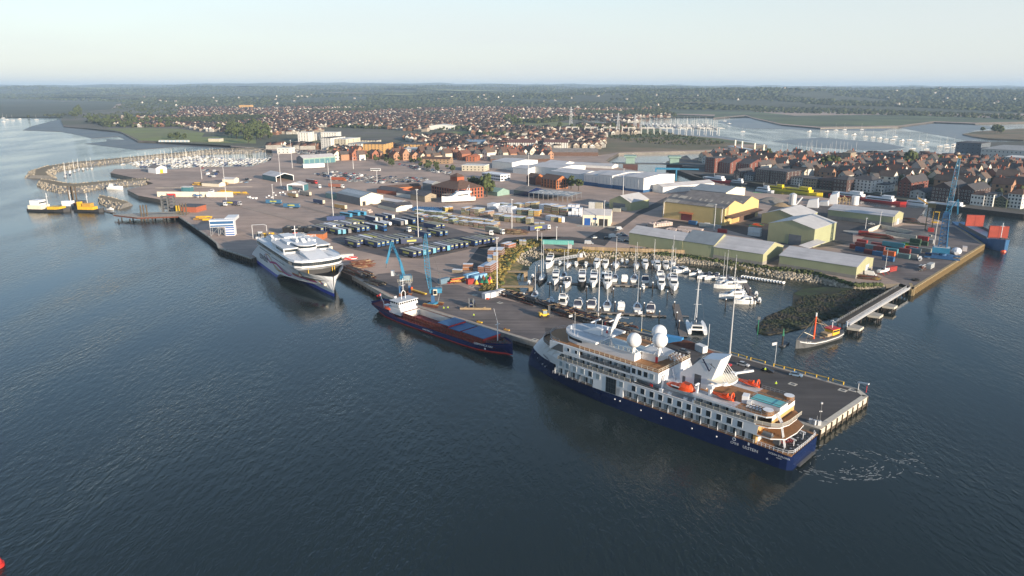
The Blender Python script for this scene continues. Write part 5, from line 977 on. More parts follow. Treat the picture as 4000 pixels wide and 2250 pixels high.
for i,p in enumerate(((128.1,331.1),(108.9,309.4),(124.1,349.0),(134.9,354.4))):
 b=MB();b.tube((0,0,-1),(0,0,4.5),.07,'dgrey',5);single('withy_pole','thin bare marker pole in the marina shallows, %s'%['by the weed bank edge','in open water','behind the east pontoon','below the dinghy pontoon'][i],'marker pole',b,(*p,0))
P=[];S=[]
WB=[(103.5,288.3),(114.4,309.4),(133.4,327.5),(140.7,341.1),(173.4,354.4),(196.6,355.8),(168.8,328.7),(147.3,311.6),(129.1,299.0),(116.3,290.2)]
xs_=[p[0]for p in WB];ys_=[p[1]for p in WB]
while len(P)<1100:
 x,y=rng.uniform(min(xs_),max(xs_)),rng.uniform(min(ys_),max(ys_))
 if inpoly(x,y,WB):P.append((x,y,.45));S.append((rng.uniform(.4,1.5),rng.uniform(.4,1.2),rng.uniform(.2,.55)))
tag(ob('weed_lumps',scatter('weed',bv,bf,P,S,[rng.uniform(0,6)for _ in P],'weedrock')),'dark weed covered rubble on the exposed bank','weed',None,'stuff')
lv,lf=blob(6,4,.3,3,.2)
def bushes(T,B,n,w0,w1,s0,s1,m,name,lab):
 P=[];S=[]
 for _ in range(n):
  i=rng.randrange(len(T)-1);a=rng.random();w=rng.uniform(w0,w1);p=[T[i][k]*(1-a)+T[i+1][k]*a for k in(0,1)];q_=[B[i][k]*(1-a)+B[i+1][k]*a for k in(0,1)]
  s=rng.uniform(s0,s1);P.append((p[0]*(1-w)+q_[0]*w,p[1]*(1-w)+q_[1]*w,QZ*(1-max(0,w))+.1));S.append((s,s*rng.uniform(.7,1.3),s*rng.uniform(.6,1.)))
 tag(ob(name,scatter(name,lv,lf,P,S,[rng.uniform(0,6)for _ in P],m)),lab,'scrub',None,'stuff')
bushes(BW_T,BW_B,900,-.12,.45,.4,1.3,'bushy','scrub','straw coloured scrub on the west bank of the marina')
bushes(BW_T,BW_B,110,-.1,.5,.5,1.7,'leaf','scrub','dark green bushes on the west bank of the marina')
bushes(BN_T[4:],BN_B[4:],600,-.05,.35,.4,1.2,'leaf','scrub','green bushes along the top of the rocky bank by the sheds');bushes(BN_T[:5],BN_B[:5],420,-.05,.3,.4,.9,'bushy','scrub','brown scrub on top of the north bank below the wooden fence')
# ================================================================== PORT YARD: cranes, sheds, trailers, timber, containers, vehicles
def lattice(b,p0,p1,w0,w1,bays,m,chord=.12,brace=.07):
 p0=Vector(p0);p1=Vector(p1);q_=(p1-p0).to_track_quat('Z','Y');L=(p1-p0).length
 def c(k,i):w=w0+(w1-w0)*k/bays;sx,sy=((-1,-1),(1,-1),(1,1),(-1,1))[i];return p0+q_@Vector((sx*w/2,sy*w/2,L*k/bays))
 for i in range(4):
  b.beam(c(0,i),c(bays,i),chord,chord,m)
  for k in range(bays):b.beam(c(k,i),c(k+1,(i+1)%4),brace,brace,m);b.beam(c(k+1,i),c(k+1,(i+1)%4),brace,brace,m)
def tracks(b,y,L,w,h,m='rust',z=0):
 b.sprism([(-L/2+h/2,z),(L/2-h/2,z),(L/2,z+h/2),(L/2-h/2,z+h),(-L/2+h/2,z+h),(-L/2,z+h/2)],y-w/2,y+w/2,m)
 for k in range(int(L/.5)):b.box(-L/2+h/2+k*.5,y-w/2-.03,z+h,-L/2+h/2+k*.5+.3,y+w/2+.03,z+h+.06,'gold')
hc=thing('material_handler','blue harbour material handler with folded boom on a tall portal base','harbour crane',(-51.6,336.7,QZ),81.3)
b=MB();tracks(b,-2.8,6.5,.9,1.1);tracks(b,2.8,6.5,.9,1.1);part('track',b,hc)
b=MB()
for x,y in((-2.4,-2.6),(2.1,-2.6),(-2.4,2.6),(2.1,2.6)):b.box(x-.6,y-.5,1.1,x+.6,y+.5,6.4,'lead');b.box(x-.61,y-.51,1.6,x+.61,y-.4,5.0,'coverblue')
b.box(-3.2,-3.2,6.2,3.4,3.2,6.9,'lead');part('portal',b,hc)
b=MB();rail(b,[(-3.3,-3.3,6.9),(3.6,-3.3,6.9),(3.6,3.3,6.9)],1.4,'cream',.9,.05,3);part('railing',b,hc)
b=MB();b.box(-2.4,-1.6,7.2,3.2,1.6,9.6,'craneblue');b.box(-.6,-1.75,8.0,3.0,-1.6,9.6,'glassgrey');b.box(-6.4,-1.3,9.6,-4.8,.9,12,'lgrey');b.beam((-5,0,10.4),(-2,0,9.2),.8,.8,'lead');rail(b,[(-.5,-1.6,9.6),(3.1,-1.6,9.6),(3.1,1.6,9.6)],1.2,'dgrey',.8,.05,2);part('cab',b,hc)
b=MB();b.beam((-.4,0,9.5),(-1.8,0,16),1.1,1.3,'craneblue');b.beam((-1.8,0,15.9),(-5.5,0,26),.95,1.1,'craneblue');b.tube((-.2,.5,10),(-3.6,.5,20.6),.2,'steel');part('boom',b,hc)
b=MB();b.beam((-5.4,0,26),(-8.3,0,15.6),.8,1.0,'craneblue');b.tube((-4.6,.4,23.2),(-6.6,.4,21),.15,'steel');b.tube((-8.3,0,15.6),(-8.6,0,13.2),.25,'dgrey');part('stick',b,hc)
cc=thing('crawler_crane','blue lattice boom crawler crane standing behind the coaster','crawler crane',(-36.2,317.5,QZ),83.5)
b=MB();b.T=Matrix.Rotation(R(-32),4,'Z');tracks(b,-2.4,8.4,1.0,1.3);b.T=Matrix.Rotation(R(-32),4,'Z');tracks(b,2.4,8.4,1.0,1.3);b.box(-1.6,-2.4,.8,1.6,2.4,1.6,'craneblue');b.T=None;part('track',b,cc)
b=MB();b.box(-.8,-.8,1.4,.8,.8,6.2,'coverblue');b.tube((2.2,0,1.6),(3.4,.4,6.2),.12,'steel');part('column',b,cc)
b=MB();b.box(-1.4,-1.2,6.2,4.2,1.4,8.3,'craneblue');b.box(1.4,1.4,6.6,4.4,2.0,8.6,'lead');part('machinery_house',b,cc)
b=MB();b.box(.2,-2.4,5.6,2.0,-1.0,8.2,'cream');b.box(.35,-2.46,6.0,1.8,-2.38,7.8,'glass');part('cab',b,cc)
b=MB();lattice(b,(-1.0,0,7.4),(-2.0,0,17),1.2,2.3,7,'craneblue',.16,.10);lattice(b,(-2.0,0,17),(-2.6,0,28.5),2.3,2.0,8,'craneblue',.16,.10);lattice(b,(-2.6,0,28.5),(-2.4,0,33.5),2.0,.6,4,'craneblue',.16,.10);part('boom',b,cc)
b=MB();b.tube((3.6,.6,8.4),(3.2,.6,15),.12,'dgrey');b.tube((3.2,.6,15),(-2.2,0,33.2),.05,'dgrey',4);b.tube((3.2,.6,15),(4.1,.8,8.4),.06,'dgrey',4);b.cbox(3.2,.6,14.6,1.4,.4,.4,'dgrey');part('back_stay',b,cc)
dc=thing('dock_crane','tall blue mobile dock crane with long lattice jib on the east quay','dock crane',(252.6,414.1,QZ),121.4)
b=MB();b.box(-5.5,-4.5,.5,5.5,4.5,1.6,'coverblue');b.box(-9,4.5,.3,9,6,1.0,'coverblue');b.box(-9,-6,.3,9,-4.5,1.0,'coverblue')
for x in(-7,7):
 for y in(-5.2,5.2):b.tube((x,y,0),(x,y,.4),1.1,'lead',10)
part('outrigger',b,dc)
b=MB();b.box(-5.6,-2.6,3.0,3.4,2.6,6.2,'craneblue');b.box(-5.7,-2.2,3.6,-5.55,2.2,5.6,'white');b.box(-5,-2.4,6.2,3,2.4,6.5,'lgrey');b.tube((0,0,1.6),(0,0,3),2,'coverblue',12);part('machinery_house',b,dc)
b=MB();lattice(b,(-.8,0,6.2),(-1.4,0,26),4.0,2.8,9,'coverblue',.45,.3);b.box(-2.6,-1.4,24.8,0,1.4,27,'coverblue')
for k in range(5):b.box(-2.6,-1.8,8+k*3.6,1.2,1.8,8.2+k*3.6,'lead')
part('tower',b,dc)
b=MB();b.beam((1.6,0,6.4),(.1,0,26.5),.5,.7,'craneblue');b.beam((4.2,0,26),(3.2,0,34.5),.6,.8,'craneblue');b.beam((3.2,0,34.5),(-.6,0,27),.5,.5,'craneblue');part('luffing_strut',b,dc)
b=MB();lattice(b,(-.6,0,25.5),(.2,0,52),2.6,2.0,16,'craneblue',.2,.12);lattice(b,(.2,0,52),(.5,0,58),2.0,.8,5,'craneblue',.2,.12);b.cbox(.6,0,57.6,1.8,1.,1.6,'gold');b.tube((3.2,0,34.4),(.5,0,57.6),.08,'dgrey',4);part('jib',b,dc)
b=MB();b.box(-3,-2.5,0,3,2.5,.6,'dgrey')
for x in(-2,2):
 for y in(-2,2):b.box(x-.25,y-.25,.6,x+.25,y+.25,17,'weedrock')
for k in range(6):b.beam((-2,-2,1+k*2.7),(2,-2,3.6+k*2.7),.2,.2,'weedrock')
b.box(-2.4,-2.4,16.5,2.4,2.4,19,'weedrock');b.beam((0,0,17),(-9,0,22.5),.6,.8,'gold')
single('quay_hoist','dark green tower hoist with orange arm on the river quay','hoist',b,(*(289.6,495.7),QZ),121)
b=MB();b.box(-2.2,-1.6,0,2.2,1.6,.8,'yellow')
for x in(-1.8,1.8):b.beam((x,0,.8),(x,0,8),.4,.4,'yellow')
b.beam((-2.2,0,8),(2.2,0,8),.5,.5,'yellow');single('yellow_gantry','small yellow portal frame beside the green tower hoist','gantry',b,(*(312.3,527.4),QZ),121)
bk=thing('bulk_carrier','blue hulled bulk carrier with two open red hatch covers at the river quay','bulk carrier',(318.5,484,0),194)
b=MB();b.loft([[(x,0,-1),(x,w*.9,0),(x,w,z),(x,-w,z),(x,-w*.9,0)]for x,w,z in((-40,5.8,4.6),(-30,6.3,4.2),(20,6.3,4.4),(30,6.1,5.6),(36,4.6,7),(40,2.4,7.4),(42.5,.2,7.8))],'coverblue',cap0=True,cap1=True);part('hull',b,bk)
b=MB();b.box(-26,-5.6,4.0,27,-5.3,6.4,'dgrey');b.box(-26,5.3,4.0,27,5.6,6.4,'dgrey');b.box(-26,-5.4,4.5,27,5.4,4.6,'lgrey');part('hold',b,bk)
for x in(28.5,-14):
 b=MB();b.box(x,-5.6,6.2,x+1.0,5.6,14.2,'holdred');b.box(x+1.0,-5.4,6.6,x+1.08,5.4,14.0,'hatchred');b.box(x+1.06,-.1,6.6,x+1.14,.1,14,'holdred');part('hatch_cover',b,bk)
b=MB();b.tube((34,0,6.5),(34,0,17),.2,'white');b.beam((34,-1.2,15),(34,1.2,15),.15,.15,'white');part('foremast',b,bk)
b=MB();b.ball((41.6,0,-.2),1.7,'orange',8,6);part('bulbous_bow',b,bk);b=MB();rail(b,[(31,-5.6,5.9),(37,-3.8,7.1),(42,0,7.8),(37,3.8,7.1),(31,5.6,5.9)],1.,'dgrey',1.,.06,2);b.cbox(36,0,6.8,2,2,1,'dgrey');part('forecastle_gear',b,bk)
# ---------------- sheds
def shed(name,label,p,L,W,he,hr,mw,mr,az=PA,split=.5,mg=None,base=None,doors=(),z=QZ,extra=None):
 """base corner at the camera-side left; ridge along the local x axis"""
 t=thing(name,label,'shed' if 'shed' in name else 'building',(*p,z),az)
 b=MB();b.gable(L,W,he,hr,mw,split=split,mg=mg);part('wall',b,t)
 b=MB();b.groof(L,W,he,hr,mr,split=split);part('roof',b,t)
 if base:
  b=MB();b.box(-.06,-.06,0,L+.06,W+.06,base,'blockwall');part('plinth',b,t)
 for side,s_,w,h,m in doors:
  b=MB()
  if side=='x':b.box(L,s_,0,L+.12,s_+w,h,m)
  elif side=='y':b.box(s_,-.12,0,s_+w,0,h,m)
  else:b.box(-.12,s_,0,0,s_+w,h,m)
  part('door',b,t)
 return t
def panels(t,L,W,he,hr,n,m,x0=3,dx=None,f0=.25,f1=.7,w=1.6,split=.5):
 b=MB();yr=W*split;k=(hr-he)/yr;dx=dx or(L-2*x0)/max(1,n-1)
 for i in range(n):x=x0+i*dx;y0,y1=yr*f0,yr*f1;b.add([(x-w/2,y0,he+k*y0+.18),(x+w/2,y0,he+k*y0+.18),(x+w/2,y1,he+k*y1+.18),(x-w/2,y1,he+k*y1+.18)],[(0,1,2,3)],m);part('roof_light',b,t);b=MB()
sA=shed('storage_shed','long pale roofed green shed nearest the car park above the marina',(74.3,451.1),37.8,17.5,7.7,11.0,'greenwall','roofpale',132,mg='greenwally')
sB=shed('storage_shed','green shed with dark grey roof between two pale roofed ones',(102.7,425.8),20.0,24,7.7,12.6,'greenwall','roofgrey',131,mg='greenwally')
sC=shed('storage_shed','green shed with pale roof and sunlit gable behind the rocky bank',(117.6,412.6),29.5,30,6.8,11.2,'greenwall','roofpale',130.5,mg='greenwally',base=2.2)
sD=shed('storage_shed','pale roofed green shed at the east end of the rocky bank',(148.9,392.8),41,28,6.3,9.4,'greenwall','roofpale',132,mg='greenwally',base=1.8,doors=[('x',15,6,4.6,'lgrey')])
yl=shed('warehouse_shed','big yellow twin gabled warehouse with old patched grey roof',(115.5,549.8),51,27.8,12.3,16.6,'shedyellow','roofold',132.7,mg='shedyellowy',doors=[('y',16,9,5.2,'deckred')])
b=MB();b.T=Matrix.Translation((0,27.8,0));b.gable(51,27.8,12.3,16.7,'shedyellow',mg='shedyellowy');part('wall',b,yl);b=MB();b.T=Matrix.Translation((0,27.8,0));b.groof(51,27.8,12.3,16.7,'roofold');part('roof',b,yl)
for k in range(11):
 for yr_,f0,f1,m_ in((0,.55,.80,'rooflightp'),(27.8,.2,.45,'rooflightp')):
  if(k*5+int(yr_))%4==0:continue
  yy0,yy1=13.9*f0,13.9*f1;x=3.5+k*4.4;b=MB();b.add([(x,yr_+yy0,12.3+4.3*f0+.17),(x+1.4,yr_+yy0,12.3+4.3*f0+.17),(x+1.4,yr_+yy1,12.3+4.3*f1+.17),(x,yr_+yy1,12.3+4.3*f1+.17)],[(0,1,2,3)],m_);part('roof_light',b,yl)
for x0_,x1_,f0,f1 in((1,12,.0,.35),(35,41,.02,.4),(2,5,.6,.95),(8,14,.62,.9)):
 b=MB();b.add([(x,y,12.3+4.3*y/13.9+.165)for x,y in((x0_,13.9*f0),(x1_,13.9*f0),(x1_,13.9*f1),(x0_,13.9*f1))],[(0,1,2,3)],'rooflightp');part('roof_patch',b,yl)
b=MB();b.sprism([(51,6.6),(57,5.6),(57,5.8),(51,6.9)],0,52,'tileroof');part('canopy',b,yl)
b=MB();b.add([(15.5,0,6.4),(26,0,6.4),(26.6,-3,5.6),(15,-3,5.6),(15.5,0,6.2),(26,0,6.2),(26.6,-3,5.4),(15,-3,5.4)],[(3,2,1,0),(4,5,6,7),(2,3,7,6),(1,2,6,5),(0,3,7,4)],'brickorange');part('door_canopy',b,yl)
b=MB();b.box(51.02,12,0,51.2,22,5,'ochre');b.box(51.02,24,0,51.25,50,5.2,'tileroof');part('door',b,yl)
for x in(1,49):b=MB();b.path([(x,-.3,1),(x,-.35,11.6),(x+1,-.3,12.6)],.22,'white');part('downpipe',b,yl)
def shed2(name,label,p,Wf,D,he,hr,mw,mr,mg,**k):
 q_=along(p,Wf,0);return shed(name,label,q_,D,Wf,he,hr,mw,mr,PA-90,mg=mg,**k)
shed2('storage_shed','tall green shed with wide pale roof and loading canopy',(166.3,462.4),30,34,11.6,15.4,'greenwall','roofgreyy','greenwally',base=None,doors=[('-',8,8,6.5,'lead')])
b=MB();b.sprism([(0,4.6),(6,3.8),(6,4.0),(0,4.9)],-26,0,'roofpale');cp=single('loading_canopy','pale loading canopy on the sunlit side of the tall green shed','canopy',b,(*along((166.3,462.4),30,4),QZ),PA)
shed2('storage_shed','smaller green shed with pale roof behind the tall one',(183.8,527.3),27,34,6.8,11,'greenwall','roofgreyy','greenwally')
shed('storage_shed','long low green shed with pale roof near the river quay',along((272.8,512.3),-46,0),46,22.5,6.9,9.8,'greenwall','roofpale',PA,mg='greenwally',base=2.6,doors=[('x',9,5,4.4,'lgrey')])
gr_=shed('garage_shed','cream vehicle workshop with blue roller door and open bay',(51.2,517.8),20,17,7.6,10.8,'cream','roofpale',101.7,mg='cream',doors=[('y',1.2,4.4,5.2,'blue'),('y',11.8,6.2,5.0,'black'),('y',6.2,.8,2.2,'dgrey'),('y',7.8,.8,2.2,'dgrey'),('y',9.6,1.2,1.6,'glass'),('y',7.4,3.0,0.01,'blue')])
b=MB();b.box(7.4,-.16,4.2,10.2,0,5.6,'blue');part('sign',b,gr_)
b=MB();b.box(-4,-6,0,26,0,.03,'concrete');part('apron',b,gr_)
shed2('storage_shed','olive green shed with wide grey doorway beside the stacked cabins',(80.2,593),21,26,7,11.6,'greenwall','roofgreyy','greenwally',doors=[('-',5,12,5.4,'lead')])
gs=shed('storage_shed','grey green shed with ribbed roof lights in the freight yard',(-154.5,635.7),40,22.5,6.7,10.0,'lead','roofgrey',137.9,mg='cream',doors=[('x',2,3,3.4,'black')])
panels(gs,40,22.5,6.7,10.,16,'aluminium',2.5,None,.35,.85,1.0)
shed('terminal_shed','long green and white terminal shed with pale ribbed roof',(-268.4,940.0),46,19,7.6,11,'verdigris','roofpale',48,mg='lead',doors=[('y',1.5+i*7.4,6.2,6.0,'tealclad')for i in range(6)])
shed('terminal_canopy','white roofed canopy in front of the terminal shed',(-256.5,897.3),26,9,4.4,4.9,'steel','white',62)
os_=thing('open_shed','open fronted teal shed with white portal and pale roof','shed',(*(-270.0,786.4),QZ),137);b=MB();b.gable(32,20,5.4,8.6,'tealclad',mg='tealclad');b.f.pop();b.m.pop();part('wall',b,os_);b=MB();b.groof(32,20,5.4,8.6,'roofpale');part('roof',b,os_);b=MB();b.box(32,0,0,32.5,.6,5.5,'white');b.box(32,19.4,0,32.5,20,5.5,'white');b.beam((32.2,0,5.4),(32.2,10,8.5),.5,.7,'white');b.beam((32.2,10,8.5),(32.2,20,5.4),.5,.7,'white');part('portal_frame',b,os_)
sm_=thing('inspection_shed','small open portal shed with white gable frame','shed',((-214.8,697.1)[0],(-214.8,697.1)[1]+10,QZ),190);b=MB();b.box(0,0,0,10,.3,5.6,'tealclad');b.box(0,16.7,0,10,17,5.6,'tealclad');b.add([(10,0,5.4),(10,17,5.4),(10,17,6.1),(10,8.5,8.2),(10,0,6.1)],[(0,1,2,3,4)],'white');b.add([(0,0,5.4),(0,17,5.4),(0,8.5,8.2)],[(2,1,0)],'verdigris');part('wall',b,sm_);b=MB();b.groof(10,17,6.1,8.2,'roofpale');part('roof',b,sm_);b=MB();b.box(9.7,-.1,0,10.3,.7,5.6,'white');b.box(9.7,16.3,0,10.3,17.1,5.6,'white');part('portal_frame',b,sm_)
for i,(p,L,W,H,mw,mr,az_,lab)in enumerate((((-111.2,596.1),28,10,3.0,'cream','slate',139,'low cream store with dark doors in front of the lorry park offices'),((-93.2,583.6),13,12,3.4,'white','slate',60,'low white fronted office beside the dark container'),((-118.6,624.6),34,8,3.2,'lead','roofpale',132,'long low grey workshop behind the cream store'),((-105.6,659.7),34,11,3.6,'render','slate',128,'long low white office with flat dark roof'),((-127.5,682.5),30,14,3.6,'brick','slate',128,'dark roofed brick customs office'),((-121.4,686.2),39,12,3.4,'brickorange','tileroof',56,'long red brick office with brown roof by the car park'),((-168.9,654.2),14,7,4.2,'verdigris','roofgrey',137,'green lean-to with open bays beside the ribbed roof shed'),((-90.0,639.4),20,13,5.2,'stone','slate',134,'brown office block at the foot of the towered brick building'),((-86.9,704.5),13,12,6.7,'lead','roofpale',130,'grey two storey portable office block'),((-313.3,731.8),22,9,3.2,'cream','roofold',111,'long low cream shed with brown roof behind the plant yard'),((-300.4,752.6),13,10,4.2,'cream','roofpale',100,'cream gabled shed beside the parked cars'))):
 shed('port_office',lab,p,L,W,H,H+W*.16,mw,mr,az_)
bx=shed('boat_hall','white boat hall with brown roof and yellow door in the yacht haven',(-423.8,848.4),17,13,6.2,9,'white','roofold',125,doors=[('x',4.5,4,4.6,'yellow')])
ho_=thing('brick_office','red brick harbour office with hipped slate roof and lookout turret','building',(*(-73.6,662.0),QZ),137)
def hip(b,L,W,h0,h1,m,ov=.8,rid=.35):
 b.add([(-ov,-ov,h0),(L+ov,-ov,h0),(L+ov,W+ov,h0),(-ov,W+ov,h0),(L*rid,W/2,h1),(L*(1-rid),W/2,h1)],[(0,1,5,4),(1,2,5),(2,3,4,5),(3,0,4),(3,2,1,0)],m)
b=MB();b.box(0,0,0,38,30,9.6,'brick');part('wall',b,ho_);b=MB();hip(b,38,30,9.6,16.4,'tileroof',.8,.42);rfo=part('roof',b,ho_);b=MB();b.box(14,11,13,24,19,18.6,'brick');b.add([(13,10,18.6),(25,10,18.6),(25,20,18.6),(13,20,18.6),(19,15,21.6)],[(0,1,4),(1,2,4),(2,3,4),(3,0,4)],'tileroof');part('turret',b,rfo)
wv=MB();wv.box(0,-.15,0,1.7,.02,2.3,'glass');wv.box(-.2,-.18,-.25,1.9,0,0,'stone');wve=wv.mesh('window')
for k in range(10):
 for z in(.8,3.8,6.8):ob('window',wve,ho_,(1.6+k*3.6,0,z))
for k in range(8):
 for z in(.8,3.8,6.8):ob('window',wve,ho_,(38,1.6+k*3.6,z),R(90))
st_=thing('steel_canopy','half built steel frame canopy with silver purlins in the timber yard','canopy',(*(14.9,645.7),QZ),122)
b=MB();b.box(0,0,5.2,40,26,5.5,'roofgrey');part('roof',b,st_)
b=MB()
for k in range(9):
 for j in range(4):b.box(k*4.9,j*8.5,0,k*4.9+.35,j*8.5+.35,5.2,'steel')
part('column',b,st_)['kind']='stuff'
b=MB()
for k in range(60):b.cbox(rng.uniform(2,38),rng.uniform(2,24),5.5,rng.uniform(2,5),.4,.3,'aluminium')
part('purlin',b,st_)['kind']='stuff'
def flatroof(name,lab,p,L,W,H,mw,mr,az_,Hr=None,cat='building',win=None,wsz=(1.4,1.5),wm='glass',storeys=0,both=True,color=None,rcolor=None,z=QZ,parapet=.5):
 t=thing(name,lab,cat,(*p,z),az_);b=MB();b.box(0,0,0,L,W,H,mw);part('wall',b,t,color=color)
 b=MB();b.box(-.2,-.2,H,L+.2,W+.2,H+parapet,mr);part('roof',b,t,color=rcolor)
 if win:
  w=MB();w.box(0,-.12,0,wsz[0],.02,wsz[1],wm);we=w.mesh('window')
  nx=max(1,int(L/win));ny=max(1,int(W/win));hs=H/storeys
  for s_ in range(storeys):
   for k in range(nx):ob('window',we,t,(L*(k+.5)/nx-wsz[0]/2,0,hs*(s_+.32)))
   if both:
    for k in range(ny):ob('window',we,t,(L,W*(k+.5)/ny-wsz[0]/2,hs*(s_+.32)),R(90))
 return t
HP=(73.3,740.0)
for i,(s0,L,off,H,lab)in enumerate(((0,20,0,11.6,'grey boatyard hall bay with blue base at the left of the group'),(19.9,18,2.4,13.2,'second bay of the blue based boatyard hall'),(37.8,16,1.2,12.4,'third bay of the blue based boatyard hall'),(53.7,22,3.6,14.2,'big sunlit end bay of the boatyard hall with blue stripe'))):
 t=shed('boatyard_hall',lab,along(HP,s0,-off),L,50,H-.6,H+1.2,'whiteclad','roofpale',137,mg='whitecladY');b=MB();b.box(-.1,-.12,0,L+.12,49.9,3.6 if i<3 else 2.4,'coverblue');part('plinth',b,t)
 for k in range(int(L/4.5)):b=MB();b.box(2+k*4.5,-.18,4.2,2.5+k*4.5,0,H-2.4,'lgrey');part('cladding_strip',b,t)
for p,L,W,H,az_,lab in(((19.9,845.2),46,46,9.4,137,'long white boatyard hall with pale roof'),((42.7,797.7),44,36,8.4,139,'white boatyard hall with low pitched roof in front of the long one'),((0.9,845.2),24,30,7.2,134,'pale grey boatyard hall at the left of the row'),((-24.5,897.3),34,46,9.6,134,'white boatyard hall with glazed front at the far left'),((69.0,918.1),60,22,3.6,118,'long flat pale roof beside the lifting bridge'),((42.6,924.5),30,20,5.4,130,'row of white sawtooth roofs behind the halls')):
 shed('boatyard_hall',lab,p,L,W,H-.6,H+1.4,'whiteclad','roofpale',az_,mg='whitecladY')
shed('boatyard_hall','long pale roofed shed beside the river behind the yellow warehouse',(141.7,679.1),66,15,5.8,8,'whiteclad','roofpale',60,mg='whiteclad');shed('boatyard_hall','grey green roofed hall right behind the yellow warehouse',(161.8,656.1),34,42,7,10,'lead','roofgrey',130,mg='cream')
shed('timber_shed','huge old timber shed with dark brown roof behind the white halls',(-28.8,978.2),80,24,3.6,7.4,'tileroof','roofold',88);shed('timber_shed','second long brown roofed timber shed below the white terraces',(5.7,1062.8),119,28,5.2,9.8,'tileroof','roofold',91,mg='render')
flatroof('white_office','white modernist office with flat roof behind the brick harbour office',(-32.7,791.1),30,14,6.4,'white','white',137,win=3.6,storeys=2,wsz=(3.2,1.3))
br_=shed('brick_office','orange brick gabled office with dark roof by the halls',(28.9,726.2),24,15,8.6,12.6,'brickorange','tileroof',143,mg='brickorange')
for k in range(5):
 for z in(.8,3.6,6.2):ob('window',wve,br_,(24,.6+k*2.9,z),R(90));ob('window',wve,br_,(1.4+k*4.6,0,z))
shed('brick_office','small brick house with arched gable beside the orange office',(15.0,748.3),14,12,7.5,11,'brickdark','tileroof',140,mg='brickorange')
shed('green_shed','green roofed shed behind the shrink wrapped timber',(-25.0,672.2),16,16,3.6,6.4,'verdigris','verdigris',134);shed('blue_shed','dark blue shed with brown roof beside the steel canopy',(1.7,670.8),18,22,4.6,7.4,'navy','roofold',134)
cw=thing('cement_silo','twin white cement silos on the aggregate wharf','silo',(*(234.2,601.3),QZ));b=MB();b.tube((0,0,1.5),(0,0,10.4),3.0,'aluminium',14);b.tube((0,0,10.4),(0,0,11.4),3.0,'aluminium',14,1);part('silo',b,cw);b=MB();b.beam((3,0,1),(8,0,8),1,1,'lgrey');part('conveyor',b,cw)
for p,l,w,h,lab,m_ in(((244.8,597.9),9,7,7.6,'white batching plant hopper beside the silos','white'),((270.3,615.1),7,14,9.6,'tall leaning white clad hopper on the wharf','white'),((258.6,608.1),8,8,4,'round grey tank between the wharf hoppers','lgrey')):
 b=MB();b.sprism([(0,0),(l,0),(l*.9,h),(l*.15,h*.8)],0,w,m_);single('batching_hopper',lab,'hopper',b,(*p,QZ),120)
b=MB();b.tube((0,0,0),(0,0,7.4),3,'white',14);single('storage_tank','white round tank at the right of the aggregate wharf','tank',b,(*(291.3,611.6),QZ))
b=MB()
for k in range(14):b.beam((rng.uniform(-8,6),rng.uniform(-3,3),rng.uniform(0,4)),(rng.uniform(-6,8),rng.uniform(-3,3),rng.uniform(3,8)),.4,.4,'quaygold')
for k in range(6):b.box(-7+k*2.5,-3,0,-6.6+k*2.5,-2.6,6,'quaygold')
single('conveyor_frame','tangle of yellow brown conveyor frames on the aggregate wharf','conveyor',b,(*(281.9,615.1),QZ),110)
def heap(p,rx,ry,h,m,lab,az_=120):
 b=MB();n=14;rg=[]
 for k,(f,z)in enumerate(((1,0),(.8,.25),(.55,.55),(.3,.85),(.05,1))):rg.append([(rx*f*math.cos(a)*(1+.1*math.sin(3*a+k)),ry*f*math.sin(a)*(1+.1*math.cos(2*a)),z*h)for a in np.linspace(0,2*math.pi,n,endpoint=False)])
 b.loft(rg,m,cap1=True);single('aggregate_heap',lab,'heap',b,(*p,QZ),az_)
heap((225.4,625.9),16,8,4.6,'aggregate','large pale sand heap beside the silos');heap((226.8,604.7),9,5,3,'timber','small brown sand heap on the aggregate wharf');heap((271.0,473.6),15,7,4.2,'dgrey','dark grey aggregate heap in the walled bay');heap((68.1,263.8),11,3,2.2,'rust','long brown spoil heap on the pier by the blue cabin',135);heap((252.4,482.2),26,9,1.4,'concrete','low pale heap inside the walled bay')
bw=thing('bay_wall','pale concrete bay wall round the aggregate heap','wall',(0,0,QZ));b=MB()
for a_,b_ in(((243.8,487.8),(261.3,506.3)),((261.3,506.3),(276.0,467.4)),((252.1,480.1),(264.8,465.3))):b.beam((*a_,1.4),(*b_,1.4),.5,2.8,'concretelight')
part('wall',b,bw)
# ---------------- trailers
tb=MB();tb.box(-13.6,-1.27,1.05,0,1.27,3.98,'trailercover');tbe=tb.mesh('body')
tr_=MB();tr_.box(-13.62,-1.25,3.985,.02,1.25,4.05,'trailercover');tre=tr_.mesh('roof_sheet');td=MB();td.box(0.005,-1.2,1.1,.06,1.2,3.95,'trailercover');tde=td.mesh('rear_door')
tl=MB();tl.box(.062,-.8,2.6,.075,.8,3.3,'trailercover');tle=tl.mesh('door_logo');ts=MB();ts.box(-9.8,-1.29,2.0,-3.8,-1.275,3.2,'trailercover');tse=ts.mesh('side_logo')
tg=MB();tg.box(-13.4,-.5,.8,-.2,.5,1.05,'black')
for x in(-1.6,-2.95,-4.3):
 for y in(-1.2,.9):tg.tube((x,y,.52),(x,y+.3,.52),.52,'rubber',10)
tg.box(-11.4,-.9,0,-11.2,-.7,.9,'dgrey');tg.box(-11.4,.7,0,-11.2,.9,.9,'dgrey');tg.box(-8.5,-1.2,.5,-5.5,-1.1,.8,'lgrey');tge=tg.mesh('running_gear')
NAVY=(.022,.040,.115);NAV2=(.03,.045,.085);CY=(.14,.36,.46);OLV=(.30,.285,.19);GRY=(.20,.19,.185);WHT=(.62,.63,.66);YEL=(.55,.50,.08)
